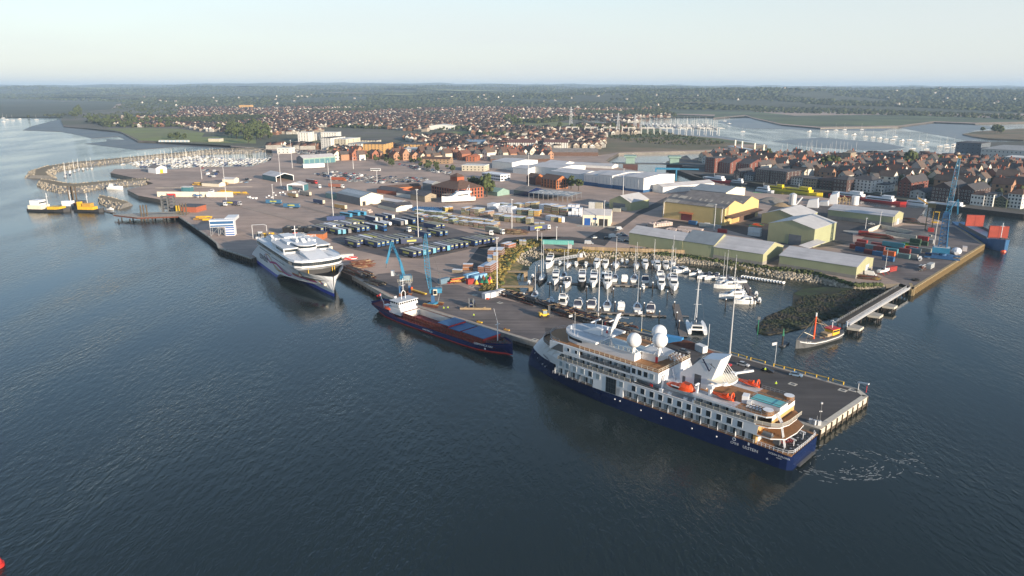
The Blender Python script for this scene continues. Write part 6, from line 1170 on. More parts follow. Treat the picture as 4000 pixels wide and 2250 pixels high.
def trailer(p,lab,az=PA,roof=OLV,door=NAVY,body=NAVY,logo=True,side=False,dl=(.5,.5,.2)):
 j_=rng.uniform(-.5,.5);t=thing('semi_trailer',lab,'trailer',(p[0]+E1.x*j_,p[1]+E1.y*j_,QZ),az+rng.uniform(-1.2,1.2),'freight trailers in the lorry park');f_=rng.uniform(.65,1.4);body=tuple(v*f_ for v in body);f_=rng.uniform(.75,1.2);roof=tuple(v*f_ for v in roof)
 for n,me,c in(('body',tbe,body),('roof_sheet',tre,roof),('rear_door',tde,door),('running_gear',tge,None)):ob(n,me,t,color=c)
 if logo:ob('door_logo',tle,t,color=dl)
 if side:ob('side_logo',tse,t,color=(.42,.42,.10))
 return t
def trow(lab,pts,roofs,doors,side=()):
 for i,p in enumerate(pts):
  dr={'n':NAVY,'c':CY,'b':(.02,.07,.18),'w':(.6,.58,.5),'g':GRY}[doors[i%len(doors)]];rf_={'o':OLV,'g':GRY,'w':WHT,'y':YEL}[roofs[i%len(roofs)]]
  trailer(p,'%s trailer, %s'%({'n':'navy','c':'pale blue doored','b':'blue','w':'white doored','g':'grey'}[doors[i%len(doors)]],lab%ORD[i]),roof=rf_,door=dr,body=NAVY if doors[i%len(doors)]!='g' else NAV2,logo=doors[i%len(doors)]in 'nb',side=i in side)
trow('%s from the left in the front row behind the crane boom',[(-56.8,412.3),(-54.0,414.8),(-51.5,416.7),(-48.9,419.1),(-46.4,421.8),(-43.9,424.3),(-41.1,427.1),(-38.5,429.2),(-36.1,432.0),(-33.8,434.5),(-30.9,437.0),(-28.2,439.2)],'ogwowogwgooo','nncncnncnnnn',(0,))
trow('%s from the left in the detached five beside the dark strip',[(-22.2,443.7),(-19.8,446.5),(-17.3,448.6),(-14.6,450.5),(-12.0,453.2)],'oggoo','bnnnn',(0,))
trow('%s from the left in the middle block front row',[(-82.4,438.8),(-80.2,441.5),(-77.7,444.0),(-75.1,446.5),(-72.5,449.3),(-70.2,452.1),(-67.5,455.0),(-65.0,457.9)],'ogogogog','bbbbbbbb',(0,))
trow('%s from the left in the middle block back row',[along((-82.5,439.1),-14.6+(i==0)*6,-9.0+i*3.4)for i in range(8)],'googwygg','nnnnnnnn',(0,))
trow('%s from the left in the nearest corner group by the ferry',[(-116.1,479.7),(-113.1,480.2),(-110.1,482.9),(-104.7,487.0),(-102.0,490.0),(-99.7,492.1)],'owgogo','ccgbbb',(0,3))
trow('%s from the left in the far block behind the corner group',[along((-116.1,479.7),-15.5,-4+i*3.3)for i in range(11)],'gogwwogwooy','nnnwnnnnwnn')
trow('%s of the pair beside the blue lamp mast base',[(-46.9,473.4),(-43.7,476.4)],'oo','bb',(0,1))
trow('%s from the left in the top middle group',[(-61.9,485.8),(-54.6,468.6),(-52.1,498.2),(-50.5,500.6),(-47.9,500.6)],'ygooo','nbnnn',(0,))
trow('%s from the left in the top left group',[(-99.6,526.5),(-96.5,526.5),(-93.4,534.3),(-88.8,537.0),(-78.4,511.4),(-75.8,514.7),(-70.9,519.7),(-71.2,518.8),(-65.7,525.1)],'wogwgwwgo','wgnwgwnbb')
trow('%s of the blue doored ones beside the tanker',[(-94.5,497.1),(-89.6,503.8)],'ww','cb')
trailer((-57.8,453.6),'navy trailer parked crosswise behind the crane boom row',70,OLV,NAVY,side=True);trailer((-124.7,535.2),'blue trailer parked crosswise at the far left of the lorry park',75,NAV2,NAVY)
for p,a_,lab in(((-196.4,613.3),98,'blue curtain trailer standing alone across the empty yard'),((-175.1,592.5),98,'blue trailer with gold lettering alone beside the fence')):
 trailer(p,lab,a_,GRY,(.05,.16,.3),(.045,.15,.28),True,True,(.4,.3,.1))
for p,lab,c in(((-193.0,648.8),'brown flat topped trailer beside the yard fence',(.30,.2,.1)),((-184.4,659.7),'pale grey box trailer near the inspection shed',(.35,.33,.3)),((-159.6,611.0),'navy and white box trailer beside the fence',NAVY),((-134.8,583.6),'ochre tarpaulin trailer beside the pale sacks',(.42,.27,.1)),((-185.3,662.0),'low brown trailer behind the check-in lanes',(.25,.2,.15))):
 trailer(p,lab,130,(.4,.36,.28),(.5,.45,.35),c,False)
tk=thing('tanker_trailer','white tanker trailer with round end in the lorry park','trailer',(*(-86.9,510.6),QZ),PA);b=MB();b.tube((-11,0,2.4),(0,0,2.4),1.25,'white',16);part('tank',b,tk);ob('running_gear',tge,tk)
cab=MB();cab.box(0,-1.24,.9,2.2,1.24,3.6,'paint');cab.box(2.2,-1.2,.6,2.5,1.2,2.0,'paint');cab.box(2.2,-1.1,2.05,2.26,1.1,3.2,'glass');cab.box(-3.2,-.5,.6,0,.5,1.0,'black');cab.box(.6,-1.26,2.0,1.7,-1.23,3.0,'glass')
for x in(1.4,-2.2):
 for y in(-1.2,.9):cab.tube((x,y,.52),(x,y+.3,.52),.52,'rubber',10)
cabe=cab.mesh('tractor')
def lorry(p,a_,lab,c=(.6,.6,.58),body=NAVY,roof=OLV,side=True,trail=True):
 t=thing('lorry',lab,'lorry',(*p,QZ),a_);ob('tractor',cabe,t,(0,0,0),0,c)
 if trail:
  for n,me,cc_ in(('body',tbe,body),('roof_sheet',tre,roof),('running_gear',tge,None)):ob(n,me,t,(-.9,0,0),0,cc_)
  if side:ob('side_logo',tse,t,(-.9,0,0),0,(.55,.48,.06))
lorry((24.4,499.7),60,'navy lorry with yellow side lettering driving across the timber yard',side=True);lorry((-230.4,606.2),105,'dark lorry with white cab parked beside the tall yard mast',(.4,.4,.42),(.05,.05,.1),GRY)
lorry((-89.1,494.1),134,'blue lorry cab facing out among the trailers',(.02,.09,.25));lorry((-72.0,491.8),134,'white cabbed lorry waiting beside the middle block',(.7,.7,.68),trail=False);lorry((-7.4,483.6),134,'white truck cab beside the timber rows',(.7,.7,.68),(.2,.2,.16),(.3,.3,.2),False);lorry((-15.0,479.2),100,'lone white tractor unit by the weighbridge lane',(.75,.75,.73),trail=False);lorry((-190.5,715.9),150,'white tractor unit in front of the red lorries',(.75,.75,.73),trail=False);lorry((-203.2,748.3),130,'red lorry with long trailer behind the small portal shed',(.5,.03,.03),(.09,.03,.03),(.45,.43,.4),False);lorry((-178.5,770.0),110,'orange red flat lorry beside the car park fence',(.5,.12,.03),(.35,.08,.03),(.4,.12,.05),False);lorry((-168.5,715.9),110,'white lorry with rust red load in front of the car park',(.7,.7,.68),(.3,.12,.08),(.3,.12,.08),False)
lorry((-241.6,603.5),100,'small white service truck beside the yard mast',(.65,.68,.7),trail=False)
bus=MB();bus.box(-6,-1.25,.5,6,1.25,3.0,'paint');bus.box(-5.9,-1.27,1.5,5.9,1.27,2.6,'glass');bus.box(-6,-1.2,3.0,6,1.2,3.2,'paint')
for x in(-3.6,3.8):
 for y in(-1.27,1.0):bus.tube((x,y,.5),(x,y+.27,.5),.5,'rubber',10)
buse=bus.mesh('bus_body')
for i,p in enumerate(((-128.0,552.5),(-123.1,558.5),(-118.7,560.5))):t=thing('bus','pale blue roofed bus, %s of three beside the trailers'%ORD[i],'bus',(*p,QZ),128,'parked buses');ob('bus_body',buse,t,color=(.06,.26,.42))
t=thing('bus','white coach standing at the terminal road','bus',(*(-161.9,864.9),QZ),97);ob('bus_body',buse,t,color=(.7,.7,.68))
# ---------------- timber and wrapped stacks
pk=MB();pk.box(-.5,-.5,.12,.5,.5,1.0,'paintm');pk.box(-.5,-.5,1.0,.5,.5,1.06,'wrap')
for x in(-.35,0,.3):pk.box(x,-.5,0,x+.06,.5,.12,'timberdark')
pke=pk.mesh('timber_pack');pw=MB();pw.box(-.5,-.5,.06,.5,.5,1.0,'wrap');pwe=pw.mesh('wrapped_pack')
TC=dict(t=(.24,.19,.12),o=(.40,.22,.06),g=(.17,.16,.09),w=(.6,.62,.66),b=(.22,.10,.06))
NS=[0]
def stack(c,L,W,H,az_,kind,layers,lab):
 t=thing('timber_stack',lab,'timber stack',(c[0],c[1],QZ),az_,'timber stacks in the yard');h=H/layers
 nx=max(1,round(L/5.2))
 for k in range(layers):
  for i in range(nx):
   if k==layers-1 and layers>2 and rng.random()<.18:continue
   ob('pack',pwe if kind=='w' else pke,t,(-L/2+L*(i+.5)/nx+rng.uniform(-.15,.15),rng.uniform(-.2,.2),h*k),0,[min(1,v*rng.uniform(.8,1.25))for v in TC[kind]],(L/nx*.97,W,h))
def srow(p0,p1,n,H,D,kinds,layers,lab):
 p0=Vector(p0);p1=Vector(p1);d=p1-p0;L=d.length;u=d/L;nn=Vector((-u.y,u.x))
 if nn.y<0:nn=-nn
 a_=math.degrees(math.atan2(u.x,u.y))
 for i in range(n):
  c=p0+d*((i+.5)/n)+nn*D/2;stack(c,L/n*.9,D,H*rng.uniform(.85,1.1),a_,kinds[i%len(kinds)],layers,'%s stack, %s %s'%({'t':'brown timber','o':'orange timber','g':'olive timber','w':'white wrapped timber','b':'dark red timber'}[kinds[i%len(kinds)]],ORD[i],lab))
srow((-75.1,546.5),(-42.8,521.3),8,3.4,6,'tg',3,'from the left in the long front timber row');srow((-76.2,560.7),(-43.6,538.3),7,4.2,5,'g',3,'from the left just behind the long timber row')
srow((-42.7,520.0),(-12.5,500.1),8,3.2,6,'tg',3,'from the left in the lower right timber row');srow((-41.1,530.3),(-10.6,513.8),7,3.6,5,'t',3,'from the left behind the lower right timber row')
srow((-40.5,563.0),(-18.1,548.7),3,5.0,9,'t',4,'from the left in the tall trio behind the rows');srow((-14.6,538.3),(-3.4,531.6),2,4.2,7,'tg',3,'from the left of the pair in mid yard');srow((-6.2,531.6),(7.4,524.6),3,4.4,7,'gtg',3,'from the left in the olive trio in mid yard');srow((9.7,521.3),(13.8,519.5),1,4.5,6,'t',4,'small tall one standing alone')
srow((-21.0,591.3),(-14.6,586.5),1,4,8,'w',2,'lone one at the back of the yard');srow((-11.2,574.1),(3.5,565.1),4,5.4,8,'w',3,'from the left in the big white block');srow((3.5,563.6),(11.9,559.2),2,4.4,9,'g',3,'from the left right of the white block');srow((5.7,591.3),(19.6,584.9),3,5.5,8,'t',4,'from the left in the far back row');srow((-12.9,604.5),(6.7,588.1),3,3.8,7,'t',3,'from the left behind the white block')
srow((12.3,556.3),(21.1,553.5),2,4.6,8,'to',3,'from the left beside the dark blue pile');srow((21.4,580.6),(25.5,572.9),1,5.6,8,'w',3,'left of the big brown block');srow((24.8,571.0),(42.7,555.4),3,6,10,'t',4,'from the left in the big brown block');srow((24.9,537.3),(28.9,533.1),1,4,6,'w',2,'low one in front of the brown block');srow((28.2,531.5),(36.3,529.0),1,5,6,'t',4,'in front of the big brown block');srow((34.2,527.4),(39.1,527.4),2,3.8,5,'ow',1,'at the front corner of the block');srow((43.2,554.6),(54.1,552.8),4,6,7,'w',3,'from the left behind the cream workshop');srow((46.0,596.6),(55.4,594.5),3,2.2,6,'w',1,'from the left in the low back row')
srow((-53.5,574.1),(-47.1,577.1),2,3.8,6,'o',1,'near the blue drum stack');srow((-27.3,383.7),(-21.1,383.4),1,3.2,3,'b',2,'alone on the open yard');srow((-32.8,378.1),(-26.9,376.7),1,1.6,2.5,'t',1,'low one alone on the open yard')
srow((-18.6,378.1),(-11.3,375.4),2,5.2,12,'b',4,'from the left beside the scrub bank');srow((-14.1,400.0),(-7.6,400.0),2,4.2,9,'t',3,'from the left above the scrub bank stack');srow((-14.7,417.6),(-5.7,415.9),2,4.2,9,'b',3,'from the left halfway up the scrub bank');srow((-7.1,438.5),(-2.0,434.9),2,3.2,8,'b',2,'from the left at the top of the scrub bank');srow((4.4,447.8),(9.2,447.8),2,2.6,5,'t',2,'from the left beyond the scrub bank');srow((16.0,515.0),(23.8,515.0),2,2.,4,'g',1,'behind the driving lorry')
def pile(name,lab,p,L,W,H,a_,n,mats,cat,w=(.3,.8),h=(.15,.35)):
 b=MB()
 for _ in range(n):
  z=rng.uniform(0,1)**1.3*H;f=1-.5*z/max(H,.1);b.cbox(rng.uniform(-L/2,L/2)*f*.6,rng.uniform(-W/2,W/2)*f,z,rng.uniform(L*.3,L*.6),rng.uniform(*w),rng.uniform(*h),rng.choice(mats),rng.uniform(-.12,.12))
 single(name,lab,cat,b,(*p,QZ),a_)
pile('steel_stack','rusty sheet pile heap on the quay right of the ferry bow',(-83.6,391.5),15,8,3.4,60,130,['rust','rust','timber','timberdark'],'steel stack');pile('steel_stack','long dark steel bundles along the quay edge',(-84.4,377.4),30,7,2.2,140,120,['dgrey','rust','timberdark'],'steel stack');pile('steel_stack','orange tipped steel bundles behind the handler crane',(-76.5,370.1),14,6,2.6,138,70,['rust','timber','dgrey'],'steel stack');pile('timber_dunnage','scattered loose planks near the handler crane',(-69.8,357.4),14,7,.6,130,50,['timber','rust','timberdark'],'planks')
for i,(p,q_)in enumerate((((-5.5,339.6),(14.5,317.6)),((14.1,321.4),(27.5,303.2)),((22.5,306.7),(37.7,291.6)),((37.9,293.2),(50.2,281.5)))):
 p=Vector(p);q_=Vector(q_);c=(p+q_)/2-Vector((E2.x,E2.y))*1.5;L=(q_-p).length
 b=MB()
 for k in range(70):b.cbox(rng.uniform(-L*.4,L*.4),rng.uniform(-3.5,3.5),rng.uniform(0,2.2),rng.uniform(5,9),rng.uniform(.25,.6),.3,rng.choice(['black','dgrey','rust','black']),rng.uniform(-.03,.03))
 for k in range(14):b.cbox(rng.uniform(-L*.4,L*.4),rng.uniform(-3.4,3.4),2.5,1.6,.22,.12,'timber',1.2)
 single('steel_stack','black steel beam stack on the marina side of the quay, %s from the white container'%ORD[i],'steel stack',b,(c.x,c.y,QZ),90+math.degrees(math.atan2(-(q_-p).y,(q_-p).x)),'black steel beam stacks')
pile('pallet_heap','brown pallet and plank heap beside the long timber rows',(0.4,486.9),22,9,2.8,100,110,['timber','timberdark','rust','timber'],'pallet heap');pile('spoil_heap','scrap heap with yellow pipes by the last green shed',(185.7,365.9),14,5,1.6,120,60,['yellow','timberdark','dgrey','rust'],'scrap heap');pile('steel_stack','dark steel bundles beside the river quay',(296.8,535.3),14,8,2.2,120,60,['dgrey','rust','black'],'steel stack');pile('timber_dunnage','row of planks laid out on the river quay',(296.2,523.6),16,8,.5,120,50,['timber','timberdark'],'planks');pile('steel_stack','rusty rail bundles in front of the aggregate bay',(242.2,473.6),24,6,2.4,125,80,['rust','holdred','timberdark'],'steel stack');pile('scrap_heap','orange net and scrap heap behind the long green shed',(177.2,515.1),10,6,1.6,120,40,['orange','rust','green'],'scrap heap');pile('steel_stack','flat rack stack on the east quay edge',(224.8,385.0),10,3,2.6,45,30,['dgrey','rust','lgrey'],'steel stack');pile('pipe_stack','yellow pipe bundle behind the container stacks',(247.9,445.7),8,5,2.4,125,40,['lightgreen','yellow','green'],'pipe stack')
sk=MB();sk.box(-.6,-.5,.15,.6,.5,1.25,'sack');sk.box(-.6,-.5,0,.6,.5,.14,'timber');ske=sk.mesh('pallet_bag')
def pallets(lab,p0,a_,nx,ny,nz,name='bagged_pallets',sx=1.5,sy=1.4):
 t=thing(name,lab,'pallet block',(*p0,QZ),a_)
 for i in range(nx):
  for j in range(ny):
   for k in range(nz if rng.random()>.2 else max(1,nz-1)):ob('pallet_load',ske,t,(i*sx,j*sy,k*1.27))
pallets('block of pale pink bagged pallets behind the long green shed',(101.0,508.1),60,12,5,2);pallets('rows of bagged pallets between the green sheds and yellow warehouse',(106.7,491.2),125,14,5,2);pallets('smaller group of bagged pallets nearer the white van',(117.9,504.6),125,12,4,1)
pallets('pale sacks stacked beside the buses',(-120.9,575.0),125,7,3,2)
b=MB()
for i in range(16):
 for j in range(5):
  if rng.random()<.85:b.tube((i*1.9-14,j*2.6-6,.9),(i*1.9-14,j*2.6-3.6,.9),.85,'coverblue',8)
single('drum_stack','block of blue drums beside the white kiosk','drum stack',b,(*(-66.7,583.3),QZ),100)['kind']='thing'
# ---------------- containers, cabins
cn=MB();cn.box(-3.05,-1.22,0,3.05,1.22,2.59,'paintm');cn.box(3.05,-1.1,.1,3.1,1.1,2.5,'paintm')
for k in range(14):
 x=-2.9+k*.43;cn.box(x,-1.26,.15,x+.2,-1.22,2.45,'paintm')
cne=cn.mesh('container_body')
def cont(p,a_,c,lab,z=0.,L=1.,cat='container',name='shipping_container',grp=None):
 t=ob(name,cne,None,(*p,QZ+z),az2r(a_),c,(L,1,1));tag(t,lab,cat,grp);return t
GB=(.03,.11,.24);RD=(.30,.03,.025);MR=(.16,.035,.03);TL=(.08,.26,.30);GN=(.03,.07,.04);OR=(.55,.12,.03);WH=(.62,.63,.62)
CONT_POS=[(212.7,431.1),(213.5,432.9),(214.8,424.2),(216.0,425.9),(217.3,419.1),(219.3,422.5),(216.8,406.0),(218.2,408.4),(227.7,429.4),(233.0,432.9),(236.0,437.4),(234.8,431.1),(231.0,415.7),(229.3,412.5),(233.8,412.5),(251.1,442.0),(252.5,443.9),(261.4,451.4),(259.8,448.6),(267.2,455.3),(223.8,453.4),(218.3,445.7),(244.7,432.9),(243.8,427.6),(248.8,431.1),(212.5,438.3),(220.4,440.1),(224.7,438.3),(230.8,442.0)]
for i,(c,x,y,col_,z,L)in enumerate((('c',330,650,GB,0,1),('c',330,640,MR,2.6,1),('c',470,690,MR,0,1),('c',480,680,(.10,.18,.2),2.6,1),('c',600,720,GB,0,1),('c',610,700,MR,2.6,1),('c',760,800,GB,0,1),('c',765,785,OR,2.6,1),('c',740,660,TL,0,2),('c',830,640,TL,2.6,2),('c',850,615,RD,0,2),('c',900,650,(.10,.2,.22),0,1),('c',1010,740,MR,2.6,1),('c',1010,760,(.12,.2,.2),0,1),('c',1130,760,(.3,.28,.25),0,1),('c',1170,590,GN,0,1),('c',1180,580,GN,2.6,1),('c',1300,540,RD,2.6,1),('c',1300,555,GN,0,1),('c',1390,520,(.32,.33,.33),0,1),('c',350,530,RD,0,1),('c',300,570,RD,0,.7),('c',1130,640,RD,0,1),('c',1180,670,(.2,.25,.27),0,1),('c',1260,650,(.2,.22,.2),0,2),('c',240,610,MR,0,1),('c',420,600,(.10,.12,.12),0,1),('c',550,610,MR,0,1),('c',660,590,(.30,.05,.04),0,2))):
 pos=CONT_POS[i]
 nm={GB:'blue',RD:'red',MR:'maroon',TL:'teal',GN:'dark green',OR:'orange'}.get(col_,'grey')
 cont(pos,PA,col_,'%s container, %s in the east yard stacks%s'%(nm,ORD[i],', on top of another' if z else ''),z,L,grp='containers in the east yard')
 # ================================================================== VEHICLES, PEOPLE AND SMALL YARD THINGS
def car_mesh(L=4.3,W=1.75,H=1.45,van=False):
 b=MB();c=MB();h=W/2
 b.loft([[(x,h,.28),(x,h,z),(x,-h,z),(x,-h,.28)]for x,z in((-L/2,.75),(-L/2+.15,.9),(L*.18,.92),(L*.46,.72),(L/2,.5))],'paint',closed=False,cap0=True,cap1=True)
 if van:rg=((-L/2,.9,H),(-L*.45,1,H),(L*.18,1,H),(L*.33,1,.95))
 else:rg=((-L*.46,.95,.95),(-L*.3,.9,H),(L*.06,.9,H),(L*.26,.95,.93))
 c.loft([[(x,h*.97,.88),(x,h*.82*k,z),(x,-h*.82*k,z),(x,-h*.97,.88)]for x,k,z in rg],'paint' if van else 'glass',closed=False,cap0=True,cap1=True)
 if not van:c.box(-L*.29,-h*.74,H-.03,L*.05,h*.74,H+.02,'paint')
 else:c.add([(L*.19,-h*.78,H-.12),(L*.19,h*.78,H-.12),(L*.31,h*.88,1.05),(L*.31,-h*.88,1.05)],[(0,1,2,3)],'glass')
 w=MB()
 for x in(-L*.31,L*.31):
  for y in(-h,h-.2):w.tube((x,y-.02,.32),(x,y+.22,.32),.32,'rubber',8)
 return b,c,w
def joined(*ms):
 o=MB()
 for m in ms:
  k=len(o.v);o.v+=m.v
  for f,i in zip(m.f,m.m):o.f.append(tuple(j+k for j in f));o.m.append(o.mi(m.mats[i]))
 return o
cb_,cc2,cw_=car_mesh();CB,CC,CW=cb_.mesh('body'),cc2.mesh('cabin'),cw_.mesh('wheels');CARJ=joined(cb_,cc2,cw_).mesh('parked_car')
vb_,vc_,vw_=car_mesh(5.6,2.0,2.4,True);VB,VC,VW=vb_.mesh('body'),vc_.mesh('cabin'),vw_.mesh('wheels');VANJ=joined(vb_,vc_,vw_).mesh('parked_van')
CN=[('white',(.7,.7,.68)),('silver',(.42,.43,.44)),('black',(.02,.02,.025)),('grey',(.15,.155,.16)),('dark blue',(.02,.04,.12)),('red',(.35,.02,.02)),('pale blue',(.2,.3,.42))]
def car(p,a_,c,lab,van=False,sc=1.):
 t=thing('van' if van else 'car',lab,'van' if van else 'car',(*p,QZ),a_)
 if sc!=1:t.scale=(sc,)*3
 for n,me in(('body',VB if van else CB),('cabin',VC if van else CC),('wheels',VW if van else CW)):ob(n,me,t,color=c)
for p,a_,c,lab in(((76.9,243.8),130,CN[5][1],'red car parked on the pier behind the funnel'),((83.2,243.3),130,CN[1][1],'silver people carrier with open tailgate on the pier'),((90.1,237.7),130,CN[2][1],'black car with a person loading it on the pier'),((98.5,233.7),120,CN[6][1],'pale blue saloon nearest the pier end'),((65.0,256.5),130,CN[3][1],'dark grey car beside the brown spoil heap on the pier'),((54.9,470.7),60,CN[0][1],'white car driving on the yard road'),((72.2,479.3),100,CN[0][1],'white car in the shed car park, upper one'),((69.9,461.1),100,CN[1][1],'silver car in the shed car park, lower one'),((261.9,519.8),120,CN[0][1],'white car in front of the low green shed'),((74.5,459.2),100,CN[2][1],'black car against the long green shed'),((62.7,468.1),100,CN[2][1],'black pick-up at the car park entrance'),((75.9,477.3),100,CN[4][1],'dark blue car beside the green shed corner')):car(p,a_,c,lab)
for i,x in enumerate((1215,1255,1300,1345)):car([(73.6,436.1),(76.4,435.5),(79.8,436.1),(82.9,435.1)][i],20,CN[(2,3,1,2)[i]][1],'%s car, %s from the left in the row above the rocky bank'%(CN[(2,3,1,2)[i]][0],ORD[i]))
for p,a_,c,lab in(((67.1,473.3),60,CN[0][1],'white van with open front parked by the car park entrance'),((85.3,448.3),120,CN[1][1],'white panel van beside the long green shed'),((141.0,513.4),110,CN[0][1],'large white van in front of the yellow warehouse'),((75.1,499.7),60,CN[1][1],'grey van beside the bagged pallets'),((190.9,372.5),120,CN[0][1],'white pick-up by the last green shed'),((49.1,451.9),100,CN[1][1],'pale van behind the wooden fence')):car(p,a_,c,lab,True)
def carpark(poly,az_,dx,dy,fill,place,nmax=999,van=.08):
 c=Vector((sum(p[0]for p in poly)/len(poly),sum(p[1]for p in poly)/len(poly)));u=Vector((math.sin(R(az_)),math.cos(R(az_))));v=Vector((-u.y,u.x));n=0;row_=0
 for j in range(-40,41):
  k=0;hit=False
  for i in range(-80,81):
   p=c+u*(i*dx)+v*(j*dy)
   if not inpoly(p.x,p.y,poly)or rng.random()>fill:continue
   hit=True;ci=rng.choices(range(7),(5,4,3,3,2,1.2,.8))[0];vn=rng.random()<van
   o=ob('parked_van' if vn else 'parked_car',VANJ if vn else CARJ,None,(p.x,p.y,QZ),az2r(az_+90+rng.choice((0,180))+rng.uniform(-3,3)),CN[ci][1])
   tag(o,'%s %s, %s in row %s of the %s'%(CN[ci][0],'van' if vn else 'car',ORD[k],('one two three four five six seven eight nine ten eleven twelve thirteen fourteen'.split()+['fifteen']*30)[row_],place),'van' if vn else 'car','cars in the '+place);k+=1;n+=1
   if n>=nmax:return
  row_+=hit
carpark([(-230.3,837.8),(-207.2,859.3),(-168.4,827.4),(-92.2,793.0),(-90.2,765.6),(-132.0,748.3),(-170.8,765.6),(-199.8,793.0)],112,3.6,8.5,.55,'ferry car park',150)
carpark([(-310.2,793.0),(-274.8,779.0),(-298.8,770.0),(-276.6,756.8),(-289.9,756.8)],110,3.4,9,.6,'plant yard car park',20)
carpark([(-345.4,1163.0),(-303.4,1163.0),(-279.7,1088.4),(-315.0,1079.8)],100,4,9,.5,'yacht haven car park',45);carpark([(-151.3,950.6),(-113.5,911.9),(-68.3,843.1),(-67.9,822.3),(-123.5,887.8)],115,3.4,9,.6,'street below the ochre flats',40);carpark([(-383.2,899.7),(-380.1,924.5),(-329.7,822.3),(-329.8,793.0)],100,5,10,.5,'boat hall yard',12,.4)
carpark([(72.3,499.7),(79.4,482.7),(76.2,465.5),(69.4,482.7)],134,3.2,8,.6,'green shed car park',10)
def person(p,lab,h=1.75,az_=200,top='hivis',z=QZ):
 t=thing('person',lab,'person',(*p,z),az_);b=MB();k=h/1.75
 L=[((0,.10,0),.07),((0,.10,.45),.075),((0,.09,.88),.10)]
 b.loft([[(r*math.cos(a),y+r*math.sin(a),z_)for a in np.linspace(0,6.283,7)[:-1]]for y,r,z_ in((.11,.06,0),(.11,.07,.45),(.10,.10,.85))],'trousers',cap0=True);b.loft([[(r*math.cos(a),y+r*math.sin(a),z_)for a in np.linspace(0,6.283,7)[:-1]]for y,r,z_ in((-.11,.06,0),(-.11,.07,.45),(-.10,.10,.85))],'trousers',cap0=True)
 b.loft([[(rx*math.cos(a),ry*math.sin(a),z_)for a in np.linspace(0,6.283,9)[:-1]]for rx,ry,z_ in((.13,.19,.82),(.14,.18,1.05),(.15,.24,1.35),(.08,.12,1.47),(.05,.055,1.53))],top,cap0=True,cap1=True)
 for s_ in(-1,1):b.tube((0,.23*s_,1.38),(.06,.30*s_,1.1),.06,top,6,.05);b.tube((.06,.30*s_,1.1),(.2,.27*s_,.9),.048,top,6,.04);b.ball((.22,.265*s_,.86),.05,'skin',6,4)
 b.ball((0.01,0,1.64),.105,'skin',8,6,1.15);b.v=[(x*k,y*k,z_*k)for x,y,z_ in b.v];part('body',b,t)
 b=MB();b.ball((0,0,1.70*k),.125,'white',8,6,.8,-.1);part('hard_hat',b,t)
for p,lab in(((88.4,224.8),'person in yellow hi-vis walking on the pier'),((-16.6,299.9),'person in yellow hi-vis standing on the dark quay behind the coaster'),((-28.8,310.9),'person in hi-vis beside the crawler crane tracks'),((-30.6,310.3),'person in dark clothes beside the crawler crane'),((89.0,237.3),'person in hi-vis behind the black car on the pier')):person(p,lab,1.8)
fk=thing('forklift','yellow heavy forklift facing the black steel stacks','forklift',(*(14.5,300.6),QZ),75);b=MB();b.box(-2.6,-1.1,.7,1.4,1.1,1.7,'yellow');b.box(-2.8,-1.1,1.0,-1.8,1.1,2.2,'yellow');part('body',b,fk);b=MB();b.box(-1.2,-.8,1.7,.6,.8,3.1,'glassgrey');b.box(-1.3,-.9,3.1,.7,.9,3.25,'yellow');part('cab',b,fk);b=MB();b.box(1.6,-.9,.2,1.9,-.7,5,'dgrey');b.box(1.6,.7,.2,1.9,.9,5,'dgrey');b.box(1.9,-1,.4,3.6,-.75,.55,'dgrey');b.box(1.9,.75,.4,3.6,1,.55,'dgrey');part('mast',b,fk);wb2=MB();wb2.tube((0,-.25,.65),(0,.25,.65),.65,'rubber',12);we2=wb2.mesh('wheel')
for x in(-1.9,1.0):
 for y in(-1.2,1.2):ob('wheel',we2,fk,(x,y,0))
f2=thing('forklift','dark blue forklift seen mast first on the quay','forklift',(*(-18.3,315.1),QZ),185);b=MB();b.box(-2.6,-1.1,.6,1.2,1.1,2.4,'navy');b.box(-1.6,-.9,2.4,.4,.9,3.4,'dgrey');part('body',b,f2);b=MB();b.box(1.4,-1.2,.2,1.7,-.8,4.6,'lead');b.box(1.4,.8,.2,1.7,1.2,4.6,'lead');b.box(1.5,-1.2,1.4,1.7,1.2,2.0,'lead');part('mast',b,f2);[ob('wheel',we2,f2,(x,y,0))for x in(-1.9,1.)for y in(-1.2,1.2)]
b=MB();b.beam((-7,0,.5),(7,0,.5),.8,.8,'timber');b.beam((-5,0,1),(-4,0,1.3),.5,.3,'timber');b.beam((3.6,0,1),(4.6,0,1.3),.5,.3,'timber');single('lifting_beam','long brown lifting beam lying in front of the blue forklift','beam',b,(*(-16.4,311.3),QZ),92)
b=MB();b.beam((-6,0,.6),(6,0,.6),1.2,.5,'yellow');b.beam((-6,-1.2,.4),(6,-1.2,.4),.3,.3,'rust');b.cbox(-5.5,0,.8,1,1,.9,'orange');single('spreader_beam','yellow lifting spreader beside the handler crane','spreader',b,(*(-45.7,339.2),QZ),135)
for p,lab,m_ in(((-13.8,292.8),'yellow mooring bar on the quay edge','yellow'),((-2.2,282.6),'red and yellow ramp block near the cruise ship bow','gold'),((-12.1,328.4),'small orange machine beside the white containers','orange')):b=MB();b.cbox(0,0,0,2.6,.8,.5,m_);b.cbox(-1,0,.5,.5,.5,.4,'rust');single('quay_block',lab,'quay block',b,(*p,QZ),125)
cont((63.1,267.8),120,(.05,.24,.5),'bright blue site cabin on the pier',L=1.25,name='site_cabin',cat='cabin');cont((71.7,258.0),150,WH,'white box trailer at the pier rails',L=.7,name='box_trailer',cat='trailer')
for i,p in enumerate(((-11.3,330.8),(-8.8,332.5),(-6.3,335.0))):cont(p,45,(.55,.57,.6),'white container, %s of three joined on the quay'%ORD[i],grp='white containers on the quay')
